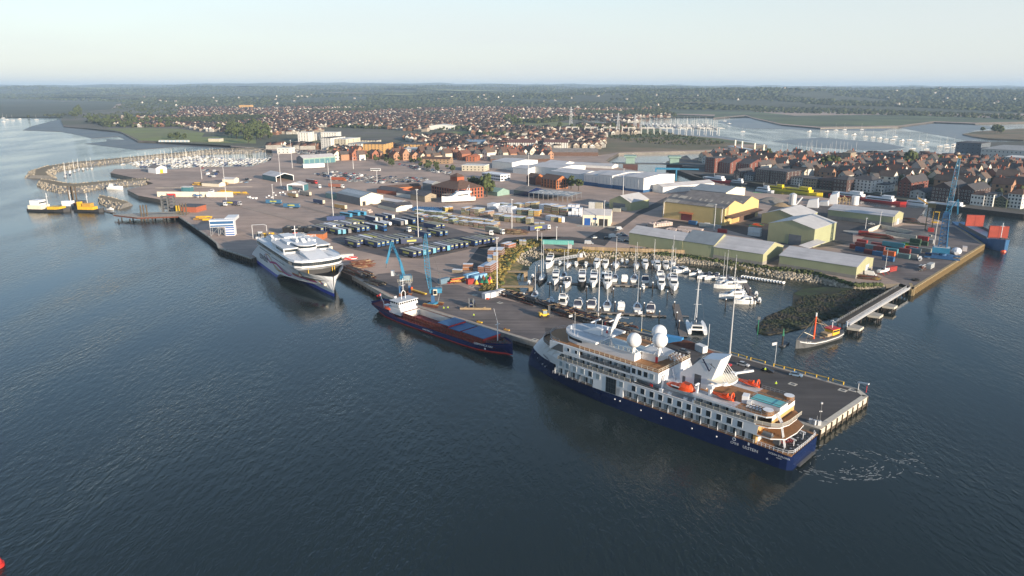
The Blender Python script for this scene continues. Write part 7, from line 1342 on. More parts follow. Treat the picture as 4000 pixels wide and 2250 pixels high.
cont((-21.4,367.3),45,(.22,.42,.6),'pale blue container, left of the pair by the buoys',L=1.5);cont((-17.1,364.7),45,(.22,.42,.6),'pale blue container, right of the pair by the buoys',L=1.5);cont((-34.8,357.1),45,(.12,.2,.27),'grey blue site cabin near the crane',name='site_cabin',cat='cabin');cont((-21.3,355.9),60,RD,'small red container in front of the pale blue pair',L=.6)
for i,(p,c,s_)in enumerate((((-18.0,354.7),'yellow',1.2),((-15.1,354.7),'green',1.6),((-13.0,354.7),'green',1.6),((-14.8,360.9),'rust',1.7),((-13.3,363.4),'green',1.3),((-11.4,362.2),'magenta',1.1),((-10.8,357.1),'yellow',1.1),((-12.0,355.9),'orange',1.2))):
 b=MB();b.tube((0,0,0),(0,0,s_*.5),s_*.9,c if c!='green' else 'orange',10);b.tube((0,0,s_*.5),(0,0,s_*2),s_*.8,c,10,.12);single('buoy','%s channel buoy ashore, %s in the buoy store'%(dict(rust='rusty',magenta='pink').get(c,c),ORD[i]),'buoy',b,(*p,QZ),group='buoys stored on the quay')
pile('net_heap','red and brown fishing gear heap left of the pale blue containers',(-28.5,359.6),12,7,2,60,60,['red','timberdark','rust','gold'],'gear heap')
b=MB()
for k in range(34):b.box(k*1.9,0,0,k*1.9+1.8,.1,2.2,'timber')
single('wooden_fence','wooden panel fence above the north bank of the marina','fence',b,(*(43.3,434.4),QZ),99);cont((29.3,451.9),97,(.12,.38,.34),'long green portable cabin above the scrub bank',L=3.2,name='site_cabin',cat='cabin');cont((36.0,439.5),97,(.5,.5,.48),'small grey kiosk by the marina gate',L=.35,name='site_cabin',cat='cabin');cont((103.3,432.8),110,(.55,.55,.52),'white kiosk on the bank beside the green sheds',L=.5,name='site_cabin',cat='cabin')
for i,(p,z,c)in enumerate((((66.4,592.5),0,WH),((66.4,592.5),2.6,WH),((71.4,590.5),0,(.45,.42,.33)),((71.4,590.5),2.6,(.45,.42,.33)),((91.1,582.6),0,(.45,.43,.36)),((92.0,588.5),2.6,(.42,.4,.33)),((84.2,576.7),0,(.42,.4,.33)),((80.8,602.8),0,(.3,.36,.3)))):cont(p,110,c,'stacked site cabin behind the cream workshop, %s from the left, %s level'%(ORD[i//2],'upper' if z else 'lower'),z,name='site_cabin',cat='cabin',grp='stacked site cabins')
cont((131.8,520.6),130,GB,'blue container in front of the yellow warehouse');cont((140.9,508.1),130,(.3,.33,.33),'long grey container against the yellow warehouse',L=2.6);cont((163.1,478.4),130,WH,'white reefer container stack behind the green sheds, lower',L=1.4);cont((163.6,480.0),130,WH,'white reefer container stack behind the green sheds, upper',2.6,1.4);cont((144.6,489.6),120,RD,'long red skip between the sheds');cont((238.1,482.2),120,RD,'red skip beside the lamp post at the bay wall');cont((206.6,382.2),60,RD,'red open skip beside the boat on stands');cont((290.1,493.4),120,(.5,.05,.04),'red and white machine by the river quay crane',L=.6)
t=spawn('sailing_yacht','white yacht propped on red stands on the east quay','sailing yacht',(*(199.0,375.2),QZ+1.6),60,BP['t']);b=MB();[b.tube((x,y,-1.6),(x,0,-.2),.14,'red')for x in(-2,2)for y in(-1.8,1.8)];part('stand',b,t)
spawn('motor_yacht','shrink wrapped white boat ashore beside the blue dock crane','motor yacht',(*(266.8,424.2),QZ+.5),30,[('hull',BP['b'][0][1],(0,0,0),None),('wrapping',(lambda m_:(m_.ball((0,0,.9),2.2,'wrap',10,6,.8),m_.mesh('wrapping'))[1])(MB()),(0,0,0),None)],scale=1.3)
spawn('cabin_boat','white boat ashore behind the container stacks','boat',(*(236.0,407.6),QZ+.4),30,BP['b']);cont((231.7,389.3),45,(.4,.42,.42),'white roofed store on the east quay edge',L=1.1,name='site_cabin',cat='cabin');cont((277.0,432.9),30,(.55,.5,.48),'white and red tug cab unit on the east quay',L=.8,name='site_cabin',cat='cabin')
b=MB();[b.tube((1.6*math.cos(a),1.6*math.sin(a),.5),(1.6*math.cos(a+.42),1.6*math.sin(a+.42),.5),.45,'rubber',6)for a in np.arange(0,6.28,.42)];single('tyre_fender','big black tyre ring lying on the east quay','tyre',b,(*(208.9,362.0),QZ))
spawn('motor_yacht','large white motor yacht ashore in front of the brick harbour office','motor yacht',(*(-46.6,624.2),QZ+1.5),250,BP['M'],scale=2.1)
wk=thing('walkway_tower','blue and white striped passenger walkway tower on steel legs','walkway tower',(*(-202.0,476.8),QZ),80)
b=MB();b.box(0,0,6,15.5,6,10.5,'white');b.box(8.5,6,9,15.5,20,11,'white');b.box(9.6,-.1,0,15.6,6,6,'white');part('gallery',b,wk);b=MB()
for z0,z1 in((8.1,10.0),(6.3,7.4)):b.box(.3,-.08,z0,15.2,0,z1,'coverblue')
for z0 in(.4,2.0,3.6,5.2):b.box(9.8,-.18,z0,15.4,-.1,z0+.8,'blue')
part('blue_panel',b,wk);b=MB();[b.box(x,y,0,x+.3,y+.3,6,'steel')for x in(0,5,9)for y in(0,5.6)];b.beam((.2,.1,.3),(5.2,.1,5.8),.15,.15);b.beam((5.2,.1,.3),(9.4,.1,5.8),.15,.15);b.beam((9.4,.1,.3),(5.2,.1,5.8),.15,.15);b.box(-.3,-.2,10.5,15.8,6.3,10.8,'white');part('frame',b,wk)
ls=thing('linkspan','old dark steel ferry linkspan with tall lifting posts and concrete apron','linkspan',(*(-287.1,549.6),QZ),78);b=MB();b.prism([(-22,16),(0,-2),(34,-2),(34,20),(0,22)],-.9,.2,'rust','concrete');part('apron',b,ls)
b=MB();[b.tube((x,y,-5),(x,y,-.9),.5,'pile',7)for x in(-14,-6,2,10,18,26)for y in(0,8)];part('pile',b,ls)['kind']='stuff'
for x,y in((2,2),(4,2),(6,3),(30,4),(32,4),(34,5)):b=MB();b.tube((x,y,-3),(x,y,9),.55,'timberdark',8);part('guide_post',b,ls)
b=MB();[b.box(x,y,-1,x+.8,y+.8,13,'dgrey')for x in(12,16.5,21)for y in(22,26)];[b.box(12,21.8,z,21.8,27,z+.5,'dgrey')for z in(2,4.5,7,9.5,12)];b.beam((4,4,2.4),(32,6,2.4),.8,.8,'dgrey');b.box(24,14,.2,28,16,6,'yellow');part('hoist_tower',b,ls)
for p,a_,L,W,H,m_,lab in(((-267.3,574.7),100,16,14,4.2,'brick','red brick plant room at the old linkspan'),((-315.0,689.0),95,9,6,4.5,'tealclad','teal kiosk on top of the pale retaining wall'),((-134.7,466.7),95,11,8,3.6,'brickorange','red brick plant room behind the ferry'),((-313.5,656.1),95,7,3,3,'red','red container against the pale retaining wall')):flatroof('plant_room',lab,p,L,W,H,m_,'slate' if 'brick' in m_ else 'roofpale',a_)
b=MB();b.box(0,0,0,70,.6,4.6,'cream');single('retaining_wall','pale retaining wall of the old ferry ramp','wall',b,(*(-323.4,658.0),QZ),92)
b=MB()
for k in range(3):b.box(k*7.5,0,0,k*7.5+6.6,6,5,'black');b.tube((k*7.5+3,3,5),(k*7.5+3,3,6),1.5,'dgrey',8)
single('fuel_tanks','row of black tank units on the quay behind the ferry','tank',b,(*(-155.3,481.8),QZ),97)
b=MB();[b.cbox(rng.uniform(-9,9),rng.uniform(-4,4),0,rng.uniform(1,3),rng.uniform(.8,2),rng.uniform(1,4.4),rng.choice(['yellow','lgrey','steel','dgrey','yellow']),rng.random())for _ in range(18)];b.path([(-10,0,0),(-10,0,9),(-2,0,9.6),(0,0,9),(0,0,5)],.25,'aluminium');single('ramp_machinery','yellow and grey ramp machinery with pipe arch behind the ferry','machinery',b,(*(-161.3,468.5),QZ),97)
cont((-112.6,434.3),130,(.6,.57,.48),'cream box unit on the quay beside the ferry bow',L=.8);cont((-99.4,411.3),75,(.66,.63,.56),'large cream passenger ramp unit by the ferry bow',L=2.2);pile('barrier_stack','red and white barrier stack beside the ferry bow',(-93.5,410.2),9,4,1.2,80,40,['red','white','white'],'barrier stack',(.6,1.2),(.3,.6))
for p,L,lab in(((-270.5,680.5),16,'yellow plant attachments beside the check-in lanes'),((-253.1,672.2),18,'yellow boom sections beside the check-in lanes'),((-232.2,538.8),16,'yellow gangway frames beside the walkway tower'),((-316.3,737.5),22,'row of yellow and orange diggers in the plant yard'),((-295.2,740.0),12,'orange digger group beside the cream gabled shed')):pile('plant_parts',lab,p,L,5,2.4,95,40,['yellow','gold','rust','yellow','dgrey'],'plant parts',(.4,1.2),(.3,.9))
spawn('motor_yacht','white trip boat ashore near the retaining wall','boat',(*(-275.8,660.0),QZ+.8),185,BP['M']);[spawn('small_craft','blue covered boat trailer, %s of three by the retaining wall'%ORD[i],'boat',(*p,QZ+.5),140,[('hull',BP['b'][0][1],(0,0,0),None),('cover',(lambda m_:(m_.ball((0,0,1),1.3,'coverblue',8,4,.6),m_.mesh('cover'))[1])(MB()),(0,0,0),None)],scale=1.3)for i,p in enumerate(((-288.4,656.1),(-284.4,652.2),(-282.1,654.1)))]
def fence(a,b_,lab,h=2.6,dx=2.6,m_='mesh'):
 a=Vector(a);b_=Vector(b_);n=int((b_-a).length/dx);t=thing('mesh_fence',lab,'fence',(a.x,a.y,QZ));pb=MB();pb.box(-.06,-.06,0,.06,.06,h,m_);pe=pb.mesh('post');d=b_-a
 for k in range(n+1):ob('post',pe,t,(d.x*k/n,d.y*k/n,0))
 w=MB();[w.beam((0,0,z),(d.x,d.y,z),.06,.07,m_)for z in np.linspace(.3,h,5)];part('wire',w,t)
fence((-240.5,611.9),(-147.5,518.0),'long mesh fence across the empty ferry yard');fence((-175.2,597.0),(-126.5,542.9),'mesh fence beside the parked trailers',1.6);fence((-350.5,711.3),(-258.6,720.6),'low pale fence along the old ramp road',1.2,4,'concrete');fence((-191.0,756.8),(-89.6,770.0),'tall mesh fence round the ferry car park',2.8,4)
cone=MB();cone.box(-.8,-.4,0,.8,.4,.9,'white');cone_e=cone.mesh('lane_barrier')
LB=[(-202.9,689.5),(-203.4,662.8),(-229.4,647.5),(-217.0,684.8),(-235.0,648.3),(-207.7,684.8),(-230.9,648.3),(-232.3,646.4),(-205.2,662.0),(-202.7,668.5),(-205.8,672.6),(-217.7,664.8),(-211.4,672.6),(-207.4,686.0),(-228.6,644.1),(-217.0,650.2),(-222.1,651.8),(-238.4,652.9),(-224.7,681.4),(-238.2,655.7),(-217.2,654.1),(-204.6,696.9),(-222.6,661.2),(-223.5,710.9),(-205.7,685.6),(-206.9,686.0),(-200.5,670.1),(-222.3,706.3),(-210.2,667.7),(-202.0,688.6),(-210.0,708.1),(-213.8,668.1),(-239.3,653.3),(-218.8,680.9)]
for p in LB:tag(ob('lane_barrier',cone_e,None,(*p,QZ),rng.uniform(0,3)),'small white traffic block on the check-in lanes','traffic block','white traffic blocks on the check-in lanes')
def workboat(p,a_,lab,L,hc,parts,cat='workboat'):
 t=thing('work_boat',lab,cat,(*p,0),a_);b=MB();B_=L*.28;b.loft([[(x*L,0,-.8),(x*L,w*B_/2,-.1),(x*L,w*B_/2,z),(x*L,-w*B_/2,z),(x*L,-w*B_/2,-.1)]for x,w,z in((-.5,.8,2.0),(-.3,1,1.7),(.2,1,1.9),(.4,.7,2.8),(.5,.1,3.4))],hc,cap0=True,cap1=True);part('hull',b,t)
 for nm,x0,x1,wd,z0,z1,m_ in parts:b=MB();b.box(x0*L,-wd*B_/2,z0,x1*L,wd*B_/2,z1,m_);part(nm,b,t)
 b=MB();b.tube((-.05*L,0,2),(-.05*L,0,15),.2,'white');b.beam((-.05*L,-1.5,12),(-.05*L,1.5,12),.15,.15,'white');part('mast',b,t);return t
workboat((-384.9,599.0),100,'white and yellow dredger outermost by the breakwater',38,'black',[('deckhouse',-.45,-.12,.9,1.8,5,'cream'),('wheelhouse',-.4,-.18,.8,5,9,'white'),('window',-.41,-.17,.7,6.4,7.4,'glass'),('deck_load',.0,.3,.7,1.8,4,'yellow')]);workboat((-375.9,615.4),95,'rusty workboat with tall dark spuds in the middle of the three',26,'dgrey',[('deckhouse',-.3,0,.8,1.8,6,'white'),('deck_load',.1,.4,.6,1.8,4.5,'rust')]);workboat((-350.6,596.3),100,'black tug with yellow superstructure nearest the linkspan',26,'black',[('deckhouse',-.35,.2,.8,1.8,4.2,'yellow'),('wheelhouse',-.2,.1,.6,4.2,7,'gold'),('funnel',-.4,-.28,.4,4,8,'yellow')])
b=MB();[b.tube((x,y,-2),(x,y,15),.6,'timberdark',8)for x,y in((0,0),(4,0),(0,4),(4,4))];b.box(-5,-4,.2,12,8,1.4,'dgrey');single('jack_up_barge','jack-up barge with brown spud legs behind the tugs','barge',b,(*(-394.2,641.8),0),95);pontoon((-348.0,604.4),(-324.9,585.9),3,'floating dark pontoon beside the tug');spawn('cabin_boat','small white boat on the floating pontoon by the tug','boat',(*(-337.8,604.4),.2),100,BP['b']);spawn('motor_yacht','white launch moored behind the inner breakwater','motor yacht',(*(-401.0,731.7),0),95,BP['d'],scale=1.8)
fo_=MB();fc=(91.7,179.7)
for k in range(60):
 if k<42:r0=rng.gauss(7.5,2.8);a0=rng.uniform(0,6.3);da=rng.uniform(.3,1.1);pts=[(fc[0]+(r0+.5*math.sin(7*a+k))*1.3*math.cos(a),fc[1]+(r0+.5*math.sin(7*a+k))*.85*math.sin(a))for a in np.linspace(a0,a0+da,14)]
 else:x0,y0=88+rng.uniform(0,22),184-rng.uniform(-3,12);pts=[(x0+i*.5,y0-i*.18+.35*math.sin(i*.9+k))for i in range(12)]
 for i in range(len(pts)-1):
  if rng.random()<.5:continue
  (x0,y0),(x1,y1)=pts[i],pts[i+1];w=rng.uniform(.04,.3);fo_.add([(x0,y0-w,.03),(x1,y1-w*.6,.03),(x1,y1+w,.03),(x0,y0+w*.5,.03)],[(0,1,2,3)],'foam')
tag(part('foam',fo_),'white foam streaks swirling off the cruise ship stern','foam',None,'stuff')
b=MB();b.tube((0,0,-.5),(0,0,.9),1.1,'red',14);b.tube((0,0,.9),(0,0,3.2),.8,'red',10,.25);single('channel_buoy','red channel buoy at the bottom left edge','buoy',b,(*(-111.0,134.6),0))
# ================================================================== TOWN, SUBURBS, FAR MARINAS, TREES
QA=math.degrees(math.atan2((388.1,584.8)[0]-(235.5,784.6)[0],(388.1,584.8)[1]-(235.5,784.6)[1]))
w1=MB();w1.box(-.6,-.1,0,.6,.02,1.5,'glass');w1.box(-.75,-.12,-.12,.75,0,0,'render');W1=w1.mesh('window');w2=MB();w2.box(-.65,-.1,0,.65,.02,1.6,'render');w2.box(-.5,-.14,.1,.5,-.1,1.5,'glass');W2=w2.mesh('window')
def block(c,D,st,n,wall,roofc,roof,lab,az=None,win=W1,name='quay_building',rm='roofc'):
 x,y,W,H=c;az=QA if az is None else az;u=Vector((math.sin(R(az)),math.cos(R(az))));t=thing(name,lab,'building',(x-u.x*W/2,y-u.y*W/2,QZ),az)
 he=H*(.72 if roof in 'gx' else 1.);b=MB()
 if roof=='x':b.T=Matrix.Translation((W,0,0))@Matrix.Rotation(R(90),4,'Z');b.gable(D,W,he,H,'wallc')
 elif roof=='g':b.gable(W,D,he,H,'wallc')
 else:b.box(0,0,0,W,D,he,'wallc')
 part('wall',b,t,color=wall);b=MB()
 if roof=='x':b.T=Matrix.Translation((W,0,0))@Matrix.Rotation(R(90),4,'Z');b.groof(D,W,he,H,rm)
 elif roof=='g':b.groof(W,D,he,H,rm)
 elif roof=='h':hip(b,W,D,he,he*1.3,rm,.3,.3)
 else:b.box(-.2,-.2,he,W+.2,D+.2,he+.6,rm)
 part('roof',b,t,color=roofc)
 for s_ in range(st):
  for k in range(n):ob('window',win,t,(W*(k+.5)/n,0,he*(s_+.3)/st))
  for k in range(max(1,int(n*D/W*.5))if n else 0):ob('window',win,t,(W,D*(k+.5)/max(1,int(n*D/W*.5)),he*(s_+.3)/st),R(90))
 return t
BK=(.15,.05,.035);BD=(.065,.038,.034);WHI=(.62,.61,.57);CRM=(.52,.47,.36);STN=(.26,.21,.15);GRE=(.3,.31,.31);BRN=(.10,.055,.038);SLA=(.06,.058,.062);ORG=(.34,.11,.05);OCH=(.50,.30,.11)
for c,D_,st,n,wl2,rc,rf_,lab,wn_ in(((230.8,851.8,13.5,16.4),30,6,4,BK,SLA,'f','brick flats with flat top at the left end of the town quay',W2),((244.9,845.2,18.5,17.0),30,6,6,BK,SLA,'g','brick flats with white arch beside the quay end',W2),((265.4,838.7,18.1,16.2),30,6,6,BK,SLA,'g','second brick flats with white arch on the town quay',W2),((243.2,786.9,8.5,11.1),24,4,3,BD,SLA,'x','dark gabled warehouse among the quay flats',W2),((252.6,776.8,11.5,8.2),20,3,4,GRE,SLA,'g','grey rendered house on the town quay',W1),((261.4,759.5,16.7,12.7),26,5,6,BD,SLA,'f','dark brick quay flats with left terrace',W2),((272.9,744.9,18.8,12.9),26,5,7,BD,SLA,'f','dark brick quay flats with right terrace',W2),((287.5,738.9,17.0,7.8),22,3,6,WHI,SLA,'f','white pottery building with blue windows on the quay',W1),((295.9,721.2,14.0,8.2),20,3,5,STN,SLA,'f','brown stone building beside the white pottery',W1),((308.1,708.0,16.6,11.3),20,3,5,BD,BRN,'g','low dark roofed museum on the quay',W1),((313.8,693.5,13.5,11.1),20,3,4,BD,SLA,'h','dark brick georgian house on the quay',W2),((332.2,691.7,21.8,11.3),22,4,6,WHI,SLA,'h','large white hotel with green roof on the quay',W1),((348.0,687.3,11.2,7.1),20,2,4,WHI,SLA,'f','low white modern pavilion on the quay',W1),((357.1,658.8,11.4,18.1),34,5,3,BK,SLA,'x','tall narrow brick mill with gable to the river',W1),((363.1,647.0,12.9,8.3),26,2,3,GRE,SLA,'x','grey gabled boathouse beside the mill',W1),((373.8,628.1,17.0,16.7),34,4,6,BD,SLA,'x','dark brick warehouse with wide gable behind the crane jib',W2),((389.5,620.1,13.4,16.1),34,4,5,BD,SLA,'x','second dark brick warehouse right of the crane jib',W2),((392.5,608.1,10.1,8.9),18,2,4,WHI,BRN,'h','white pub with brown roof on the quay',W1),((398.5,602.7,7.2,9.9),18,4,3,WHI,SLA,'f','tall narrow white house on the quay',W1),((405.8,597.9,8.7,9.6),18,3,3,(.06,.08,.045),SLA,'x','dark green gabled pub on the quay',W1),((413.3,592.6,10.3,11.8),18,4,4,WHI,BRN,'h','white corner house with brown ground floor on the quay',W1),((461.4,681.3,20.9,7.9),30,4,6,GRE,SLA,'f','modern grey flats with balconies behind the pubs',W1)):
 block(c,D_,st,n,wl2,rc,rf_,lab,None,wn_)
for c,D_,st,n,wl2,rc,rf_,lab in(((426.4,881.8,42.8,9.5),22,1,8,STN,SLA,'g','long stone church nave with slate roof'),((413.2,905.0,10.1,17.6),14,2,1,STN,STN,'f','square stone church tower'),((642.9,1035.6,31.6,20.0),40,4,5,(.10,.12,.14),SLA,'f','dark glazed college block at the right shore'),((653.0,1029.8,18.5,12.5),30,2,3,BK,GRE,'f','brick college wing with lettering at the right shore'),((659.9,980.6,58.1,15.3),60,3,12,(.5,.5,.47),GRE,'h','pale college hall with curved grey roof'),((613.4,890.4,24.0,13.3),30,4,7,WHI,WHI,'f','white sunlit apartment block at the right edge'),((606.7,1029.8,38.8,4.6),30,1,0,CRM,WHI,'f','long low white roofed store by the bay'),((545.3,977.1,14.0,7.1),24,2,4,ORG,SLA,'f','small orange brick block behind the church'),((515.0,968.6,17.4,9.4),30,3,4,BK,WHI,'f','brick block with white roof behind the trees'),((497.0,980.6,26.4,10.2),26,3,6,(.12,.12,.13),SLA,'f','dark modern flats by the bay shore'),((308.8,858.4,37.0,9.0),24,3,8,BK,BRN,'g','long brick housing terrace behind the quay flats'),((339.8,972.0,27.9,6.8),24,2,0,GRE,GRE,'g','grey boat shed on the bay shore'),((314.4,1007.4,25.3,6.3),20,2,0,CRM,GRE,'g','pale roofed boat shed by the lifting bridge approach')):
 block(c,D_,st,n,wl2,rc,rf_,lab,QA-4)
for c,D_,st,n,wl2,rc,rf_,lab,az_ in(((-379.8,1341.4,20.5,15.9),26,6,4,WHI,WHI,'f','white balconied flats at the far left of the row',98),((-364.1,1373.7,22.2,12.4),24,5,4,WHI,GRE,'f','white flats second from the left',98),((-338.0,1360.1,30.0,14.9),24,5,6,WHI,WHI,'f','white stepped penthouse flats in the middle',98),((-294.2,1163.0,18.8,18.4),40,6,4,WHI,SLA,'f','tall white corner flats in the front row',112),((-271.5,1163.0,22.2,16.5),40,6,4,CRM,WHI,'f','cream sunlit flats with white roofs',112),((-240.0,1120.8,24.7,12.7),34,5,6,WHI,GRE,'f','white flats left of the ochre block',112),((-257.8,1271.5,52.3,7.2),20,4,10,CRM,SLA,'f','long cream flats behind the front row',100),((-193.4,1025.8,30.9,19.3),40,7,6,OCH,SLA,'f','ochre apartment block with white stair strip',99),((-158.4,1133.9,41.7,10.6),36,5,7,OCH,SLA,'f','ochre flats behind the red and white ones',99),((-127.8,1030.4,56.1,11.5),34,4,12,WHI,WHI,'f','low white and red flats with balconies',99),((-100.2,950.6,39.2,8.2),18,2,8,(.3,.2,.12),BRN,'g','row of small gabled cottages',100),((-46.1,864.9,28.1,6.2),20,2,6,CRM,WHI,'f','cream flat roofed works below the cottages',104),((-55.5,978.2,13.0,8.4),24,3,3,ORG,ORG,'x','orange brick gabled house',104),((14.7,1167.0,44.6,15.2),30,5,12,WHI,(.14,.07,.06),'g','long white terrace with red strips and brown roof',99),((70.1,1179.1,39.0,14.4),30,5,10,WHI,(.14,.07,.06),'g','second white terrace with red strips',99),((-27.7,1139.6,20.9,10.7),26,4,6,WHI,(.14,.07,.06),'g','small white terrace left of the long one',99),((-64.2,1225.8,34.2,10.4),40,1,0,(.2,.26,.32),(.17,.25,.34),'g','blue grey roofed workshops beside the terraces',99),((-165.3,1716.9,55.4,12.0),40,1,0,WHI,WHI,'x','white sports centre with peaked roof',98),((-342.2,1097.2,19.4,7.8),20,2,3,WHI,WHI,'f','white yacht club house with stepped decks',98),((-542.8,1341.4,21.7,4.9),14,1,0,CRM,GRE,'f','low pale pavilion by the park beach',97),((-472.2,1561.2,25.2,7.9),30,1,0,GRE,GRE,'h','grey roofed hall among the trees',98),((-1216.8,3391.7,54.7,15.9),30,3,0,OCH,SLA,'f','ochre block in the distant trees',98)):
 block(c,D_,st,n,wl2,rc,rf_,lab,az_,name='apartment_block' if st>3 else 'town_building')
hm_=MB();hm_.gable(3,2.6,2.2,3.2,'wallc');hm_.groof(3,2.6,2.2,3.2,'lgrey');hme=hm_.mesh('beach_hut');a_,b_=Vector((-637.6,1333.6)),Vector((-582.9,1333.6))
for k in range(24):p=a_+(b_-a_)*k/24;tag(ob('beach_hut',hme,None,(p.x,p.y,QZ),R(90),[(.55,.58,.6),(.3,.45,.55),(.6,.6,.56)][k%3]),'beach hut, %s from the left along the park shore'%ORD[k],'beach hut','beach huts')
def house_meshes(k):
 b=MB();r_=MB();L,W,he,hr=((9,8,5.4,8.4),(11,7.5,5.2,7.8),(8,9,5.6,9.2))[k]
 b.T=r_.T=Matrix.Translation((-L/2,-W/2,0));b.gable(L,W,he,hr,'wallc');r_.groof(L,W,he,hr,'roofc',.4);r_.box(L*.2,W*.45,hr-.8,L*.2+.8,W*.45+.9,hr+1.2,'brick')
 for x in(L*.22,L*.7):
  for z in(1.,3.6):b.box(x,-.05,z,x+1.2,0,z+1.2,'glass');b.box(L,W*(x/L),z,L+.05,W*(x/L)+1.2,z+1.2,'glass')
 return b,r_
HM=[house_meshes(k)for k in range(3)];HW=[h[0].mesh('wall')for h in HM];HR=[h[1].mesh('roof')for h in HM]
WC=[(.60,.57,.5),(.55,.48,.38),(.30,.12,.07),(.62,.6,.55),(.36,.2,.12),(.45,.42,.38)];RC=[(.15,.07,.05),(.10,.06,.045),(.08,.07,.066),(.17,.085,.055),(.12,.085,.065)]
LAWN=[(-991.3,1806.7),(-831.5,1855.2),(-675.8,1635.4),(-566.7,1635.4),(-516.4,1493.4),(-422.8,1271.5),(-442.6,1271.5),(-717.7,1373.7)];AV=[LAWN,[(-208.7,1806.7),(-99.1,1806.7),(-82.2,1493.4),(-173.1,1493.4)],[(-0.9,2210.0),(188.9,2141.9),(155.7,1760.6),(-0.8,1760.6)]]
CAND=[]
for D in np.concatenate([np.arange(1010,2440,27),np.arange(2440,3450,48)]):
 for x in np.arange(-1700,1000,11.5):
  t=2000+2826*x/D
  lim=(1050 if D<1380 else 700 if D<1500 else 560 if D<1900 else 480 if D<2400 else 740,2360 if D<1500 else 2480 if D<2400 else 2600)
  if not lim[0]<t<lim[1]:continue
  if 1010<=D<1160 and not 1300<t<2150:continue
  q_=hill_noise(x*2.2+300,D*1.9)
  if q_>(.42 if D<2400 else .25)or rng.random()<.16:continue
  y=D+12*math.sin(x/90)+rng.uniform(-4,4);xx=x+rng.uniform(-2,2)
  if any(inpoly(xx,y,a)for a in AV):continue
  CAND.append((xx,y))
TT=[(257.5,1007.4),(349.6,1061.3),(417.4,989.4),(518.9,1055.3),(609.8,1007.4),(637.5,908.0),(465.9,656.4),(400.4,727.0),(344.8,779.0),(283.1,845.2),(246.4,923.2)];tx=[p[0]for p in TT];ty=[p[1]for p in TT];TWN=[]
for yy in np.arange(min(ty),max(ty),19):
 for xx in np.arange(min(tx),max(tx),12):
  if inpoly(xx,yy,TT)and rng.random()<.74:TWN.append((xx+rng.uniform(-3,3),yy+rng.uniform(-3,3)))
TH=[(-129.8,1373.7),(-48.7,1401.9),(-83.6,1373.7),(-83.3,1248.3),(-58.9,1143.4),(-119.0,1183.2)]
TWN+=[(x,y)for x in np.arange(-260,60,9)for y in np.arange(800,1400,24)if inpoly(x,y,TH)]
FARH=[((t_-2000)/2826*D_,D_,hgt(t_,D_))for t_,D_ in((rng.gauss(c_,190),rng.gauss(d_,420))for c_,d_ in((700,4300),(1300,4700),(1900,4400),(2300,4000),(2500,5200),(3500,4800),(3900,3700),(3600,3900),(1000,5200))for _ in range(7))]
ALL=sorted([(math.hypot(x,y),x,y,1)for x,y in TWN]+[(math.hypot(x,y),x,y,0)for x,y in CAND]);near=ALL[:300];rest=ALL[300:]
for i,(d,x,y,tw_)in enumerate(near):
 k=rng.randrange(3);wi=rng.randrange(6);ri=rng.randrange(5);t=thing('house','%s house, %s one going away from the %s'%(['cream','beige','red brick','white','brown','grey'][wi],ORD[i]if i<190 else 'farther %s'%ORD[i-190],'town quay'),'house',(x,y,QZ),QA+rng.choice((0,90))+rng.uniform(-8,8),'houses of the old town and peninsula');s_=rng.uniform(1.0,1.4);t.scale=(s_*rng.uniform(1,1.5),s_,s_*rng.uniform(1,1.45))
 ob('wall',HW[k],t,color=WC[wi]);ob('roof',HR[k],t,color=RC[ri if not tw_ else rng.choice((1,2,2,4))])
hs=MB();hs.T=Matrix.Translation((-5,-4,0));hs.gable(10,8,5.4,5.4,'white');hs.gable(10,8,5.4,8.6,'white');nq=len(hs.f);hs.groof(10,8,5.4,8.6,'roofc',.4,t=.2)
for wi,wcol in enumerate(((.74,.71,.64),(.62,.54,.44),(.36,.2,.13))):
 for ri,rcol in enumerate(((.15,.075,.052),(.10,.075,.06))):
  mat('hw%d'%wi,rgb=wcol,rough=.85,var=.1,island=.2);mat('hr%d'%ri,rgb=rcol,rough=.9,var=.2,scale=.1,island=.35)
  sel=[h for j,h in enumerate(rest)if j%6==wi*2+ri]
  me=scatter('houses',hs.v,hs.f,[(x,y,QZ)for _,x,y,_ in sel],[(rng.uniform(.9,1.5),1.1,rng.uniform(.95,1.3))for _ in sel],[R(-8)+rng.choice((0,1.57))+rng.gauss(0,.12)for _ in sel],None,None,[0]*nq+[1]*(len(hs.f)-nq),['hw%d'%wi,'hr%d'%ri]);tag(ob('distant_houses',me),'%s walled houses with %s roofs spread over the distant suburb'%(['white','beige','brick'][wi],['red','brown'][ri]),'houses',None,'stuff')
me=scatter('houses',hs.v,hs.f,[(x,y,max(3,h+relief(x,y,h))+4)for x,y,h in FARH],[(1.3,1.1,1.2)]*len(FARH),[rng.uniform(0,3)for _ in FARH],None,None,[0]*nq+[1]*(len(hs.f)-nq),['hw0','hr0']);tag(ob('distant_houses',me),'white specks of houses scattered through the far woods','houses',None,'stuff')
def tree_mesh(seed,n=46,tall=1.):
 r_=random.Random(seed);b_v,b_f=blob(5,3,.3,seed,.1);P=[];S=[]
 for _ in range(n):
  a=r_.uniform(0,6.28);u=r_.uniform(-.7,1);rr=math.sqrt(max(0,1-u*u*.8))*r_.uniform(.45,1);P.append((3.4*rr*math.cos(a),3.4*rr*math.sin(a),6.2+3.2*tall*u));S.append(r_.uniform(.7,1.35))
 me=scatter('crown',b_v,b_f,P,S,[r_.uniform(0,6)for _ in P],'leaf');return me
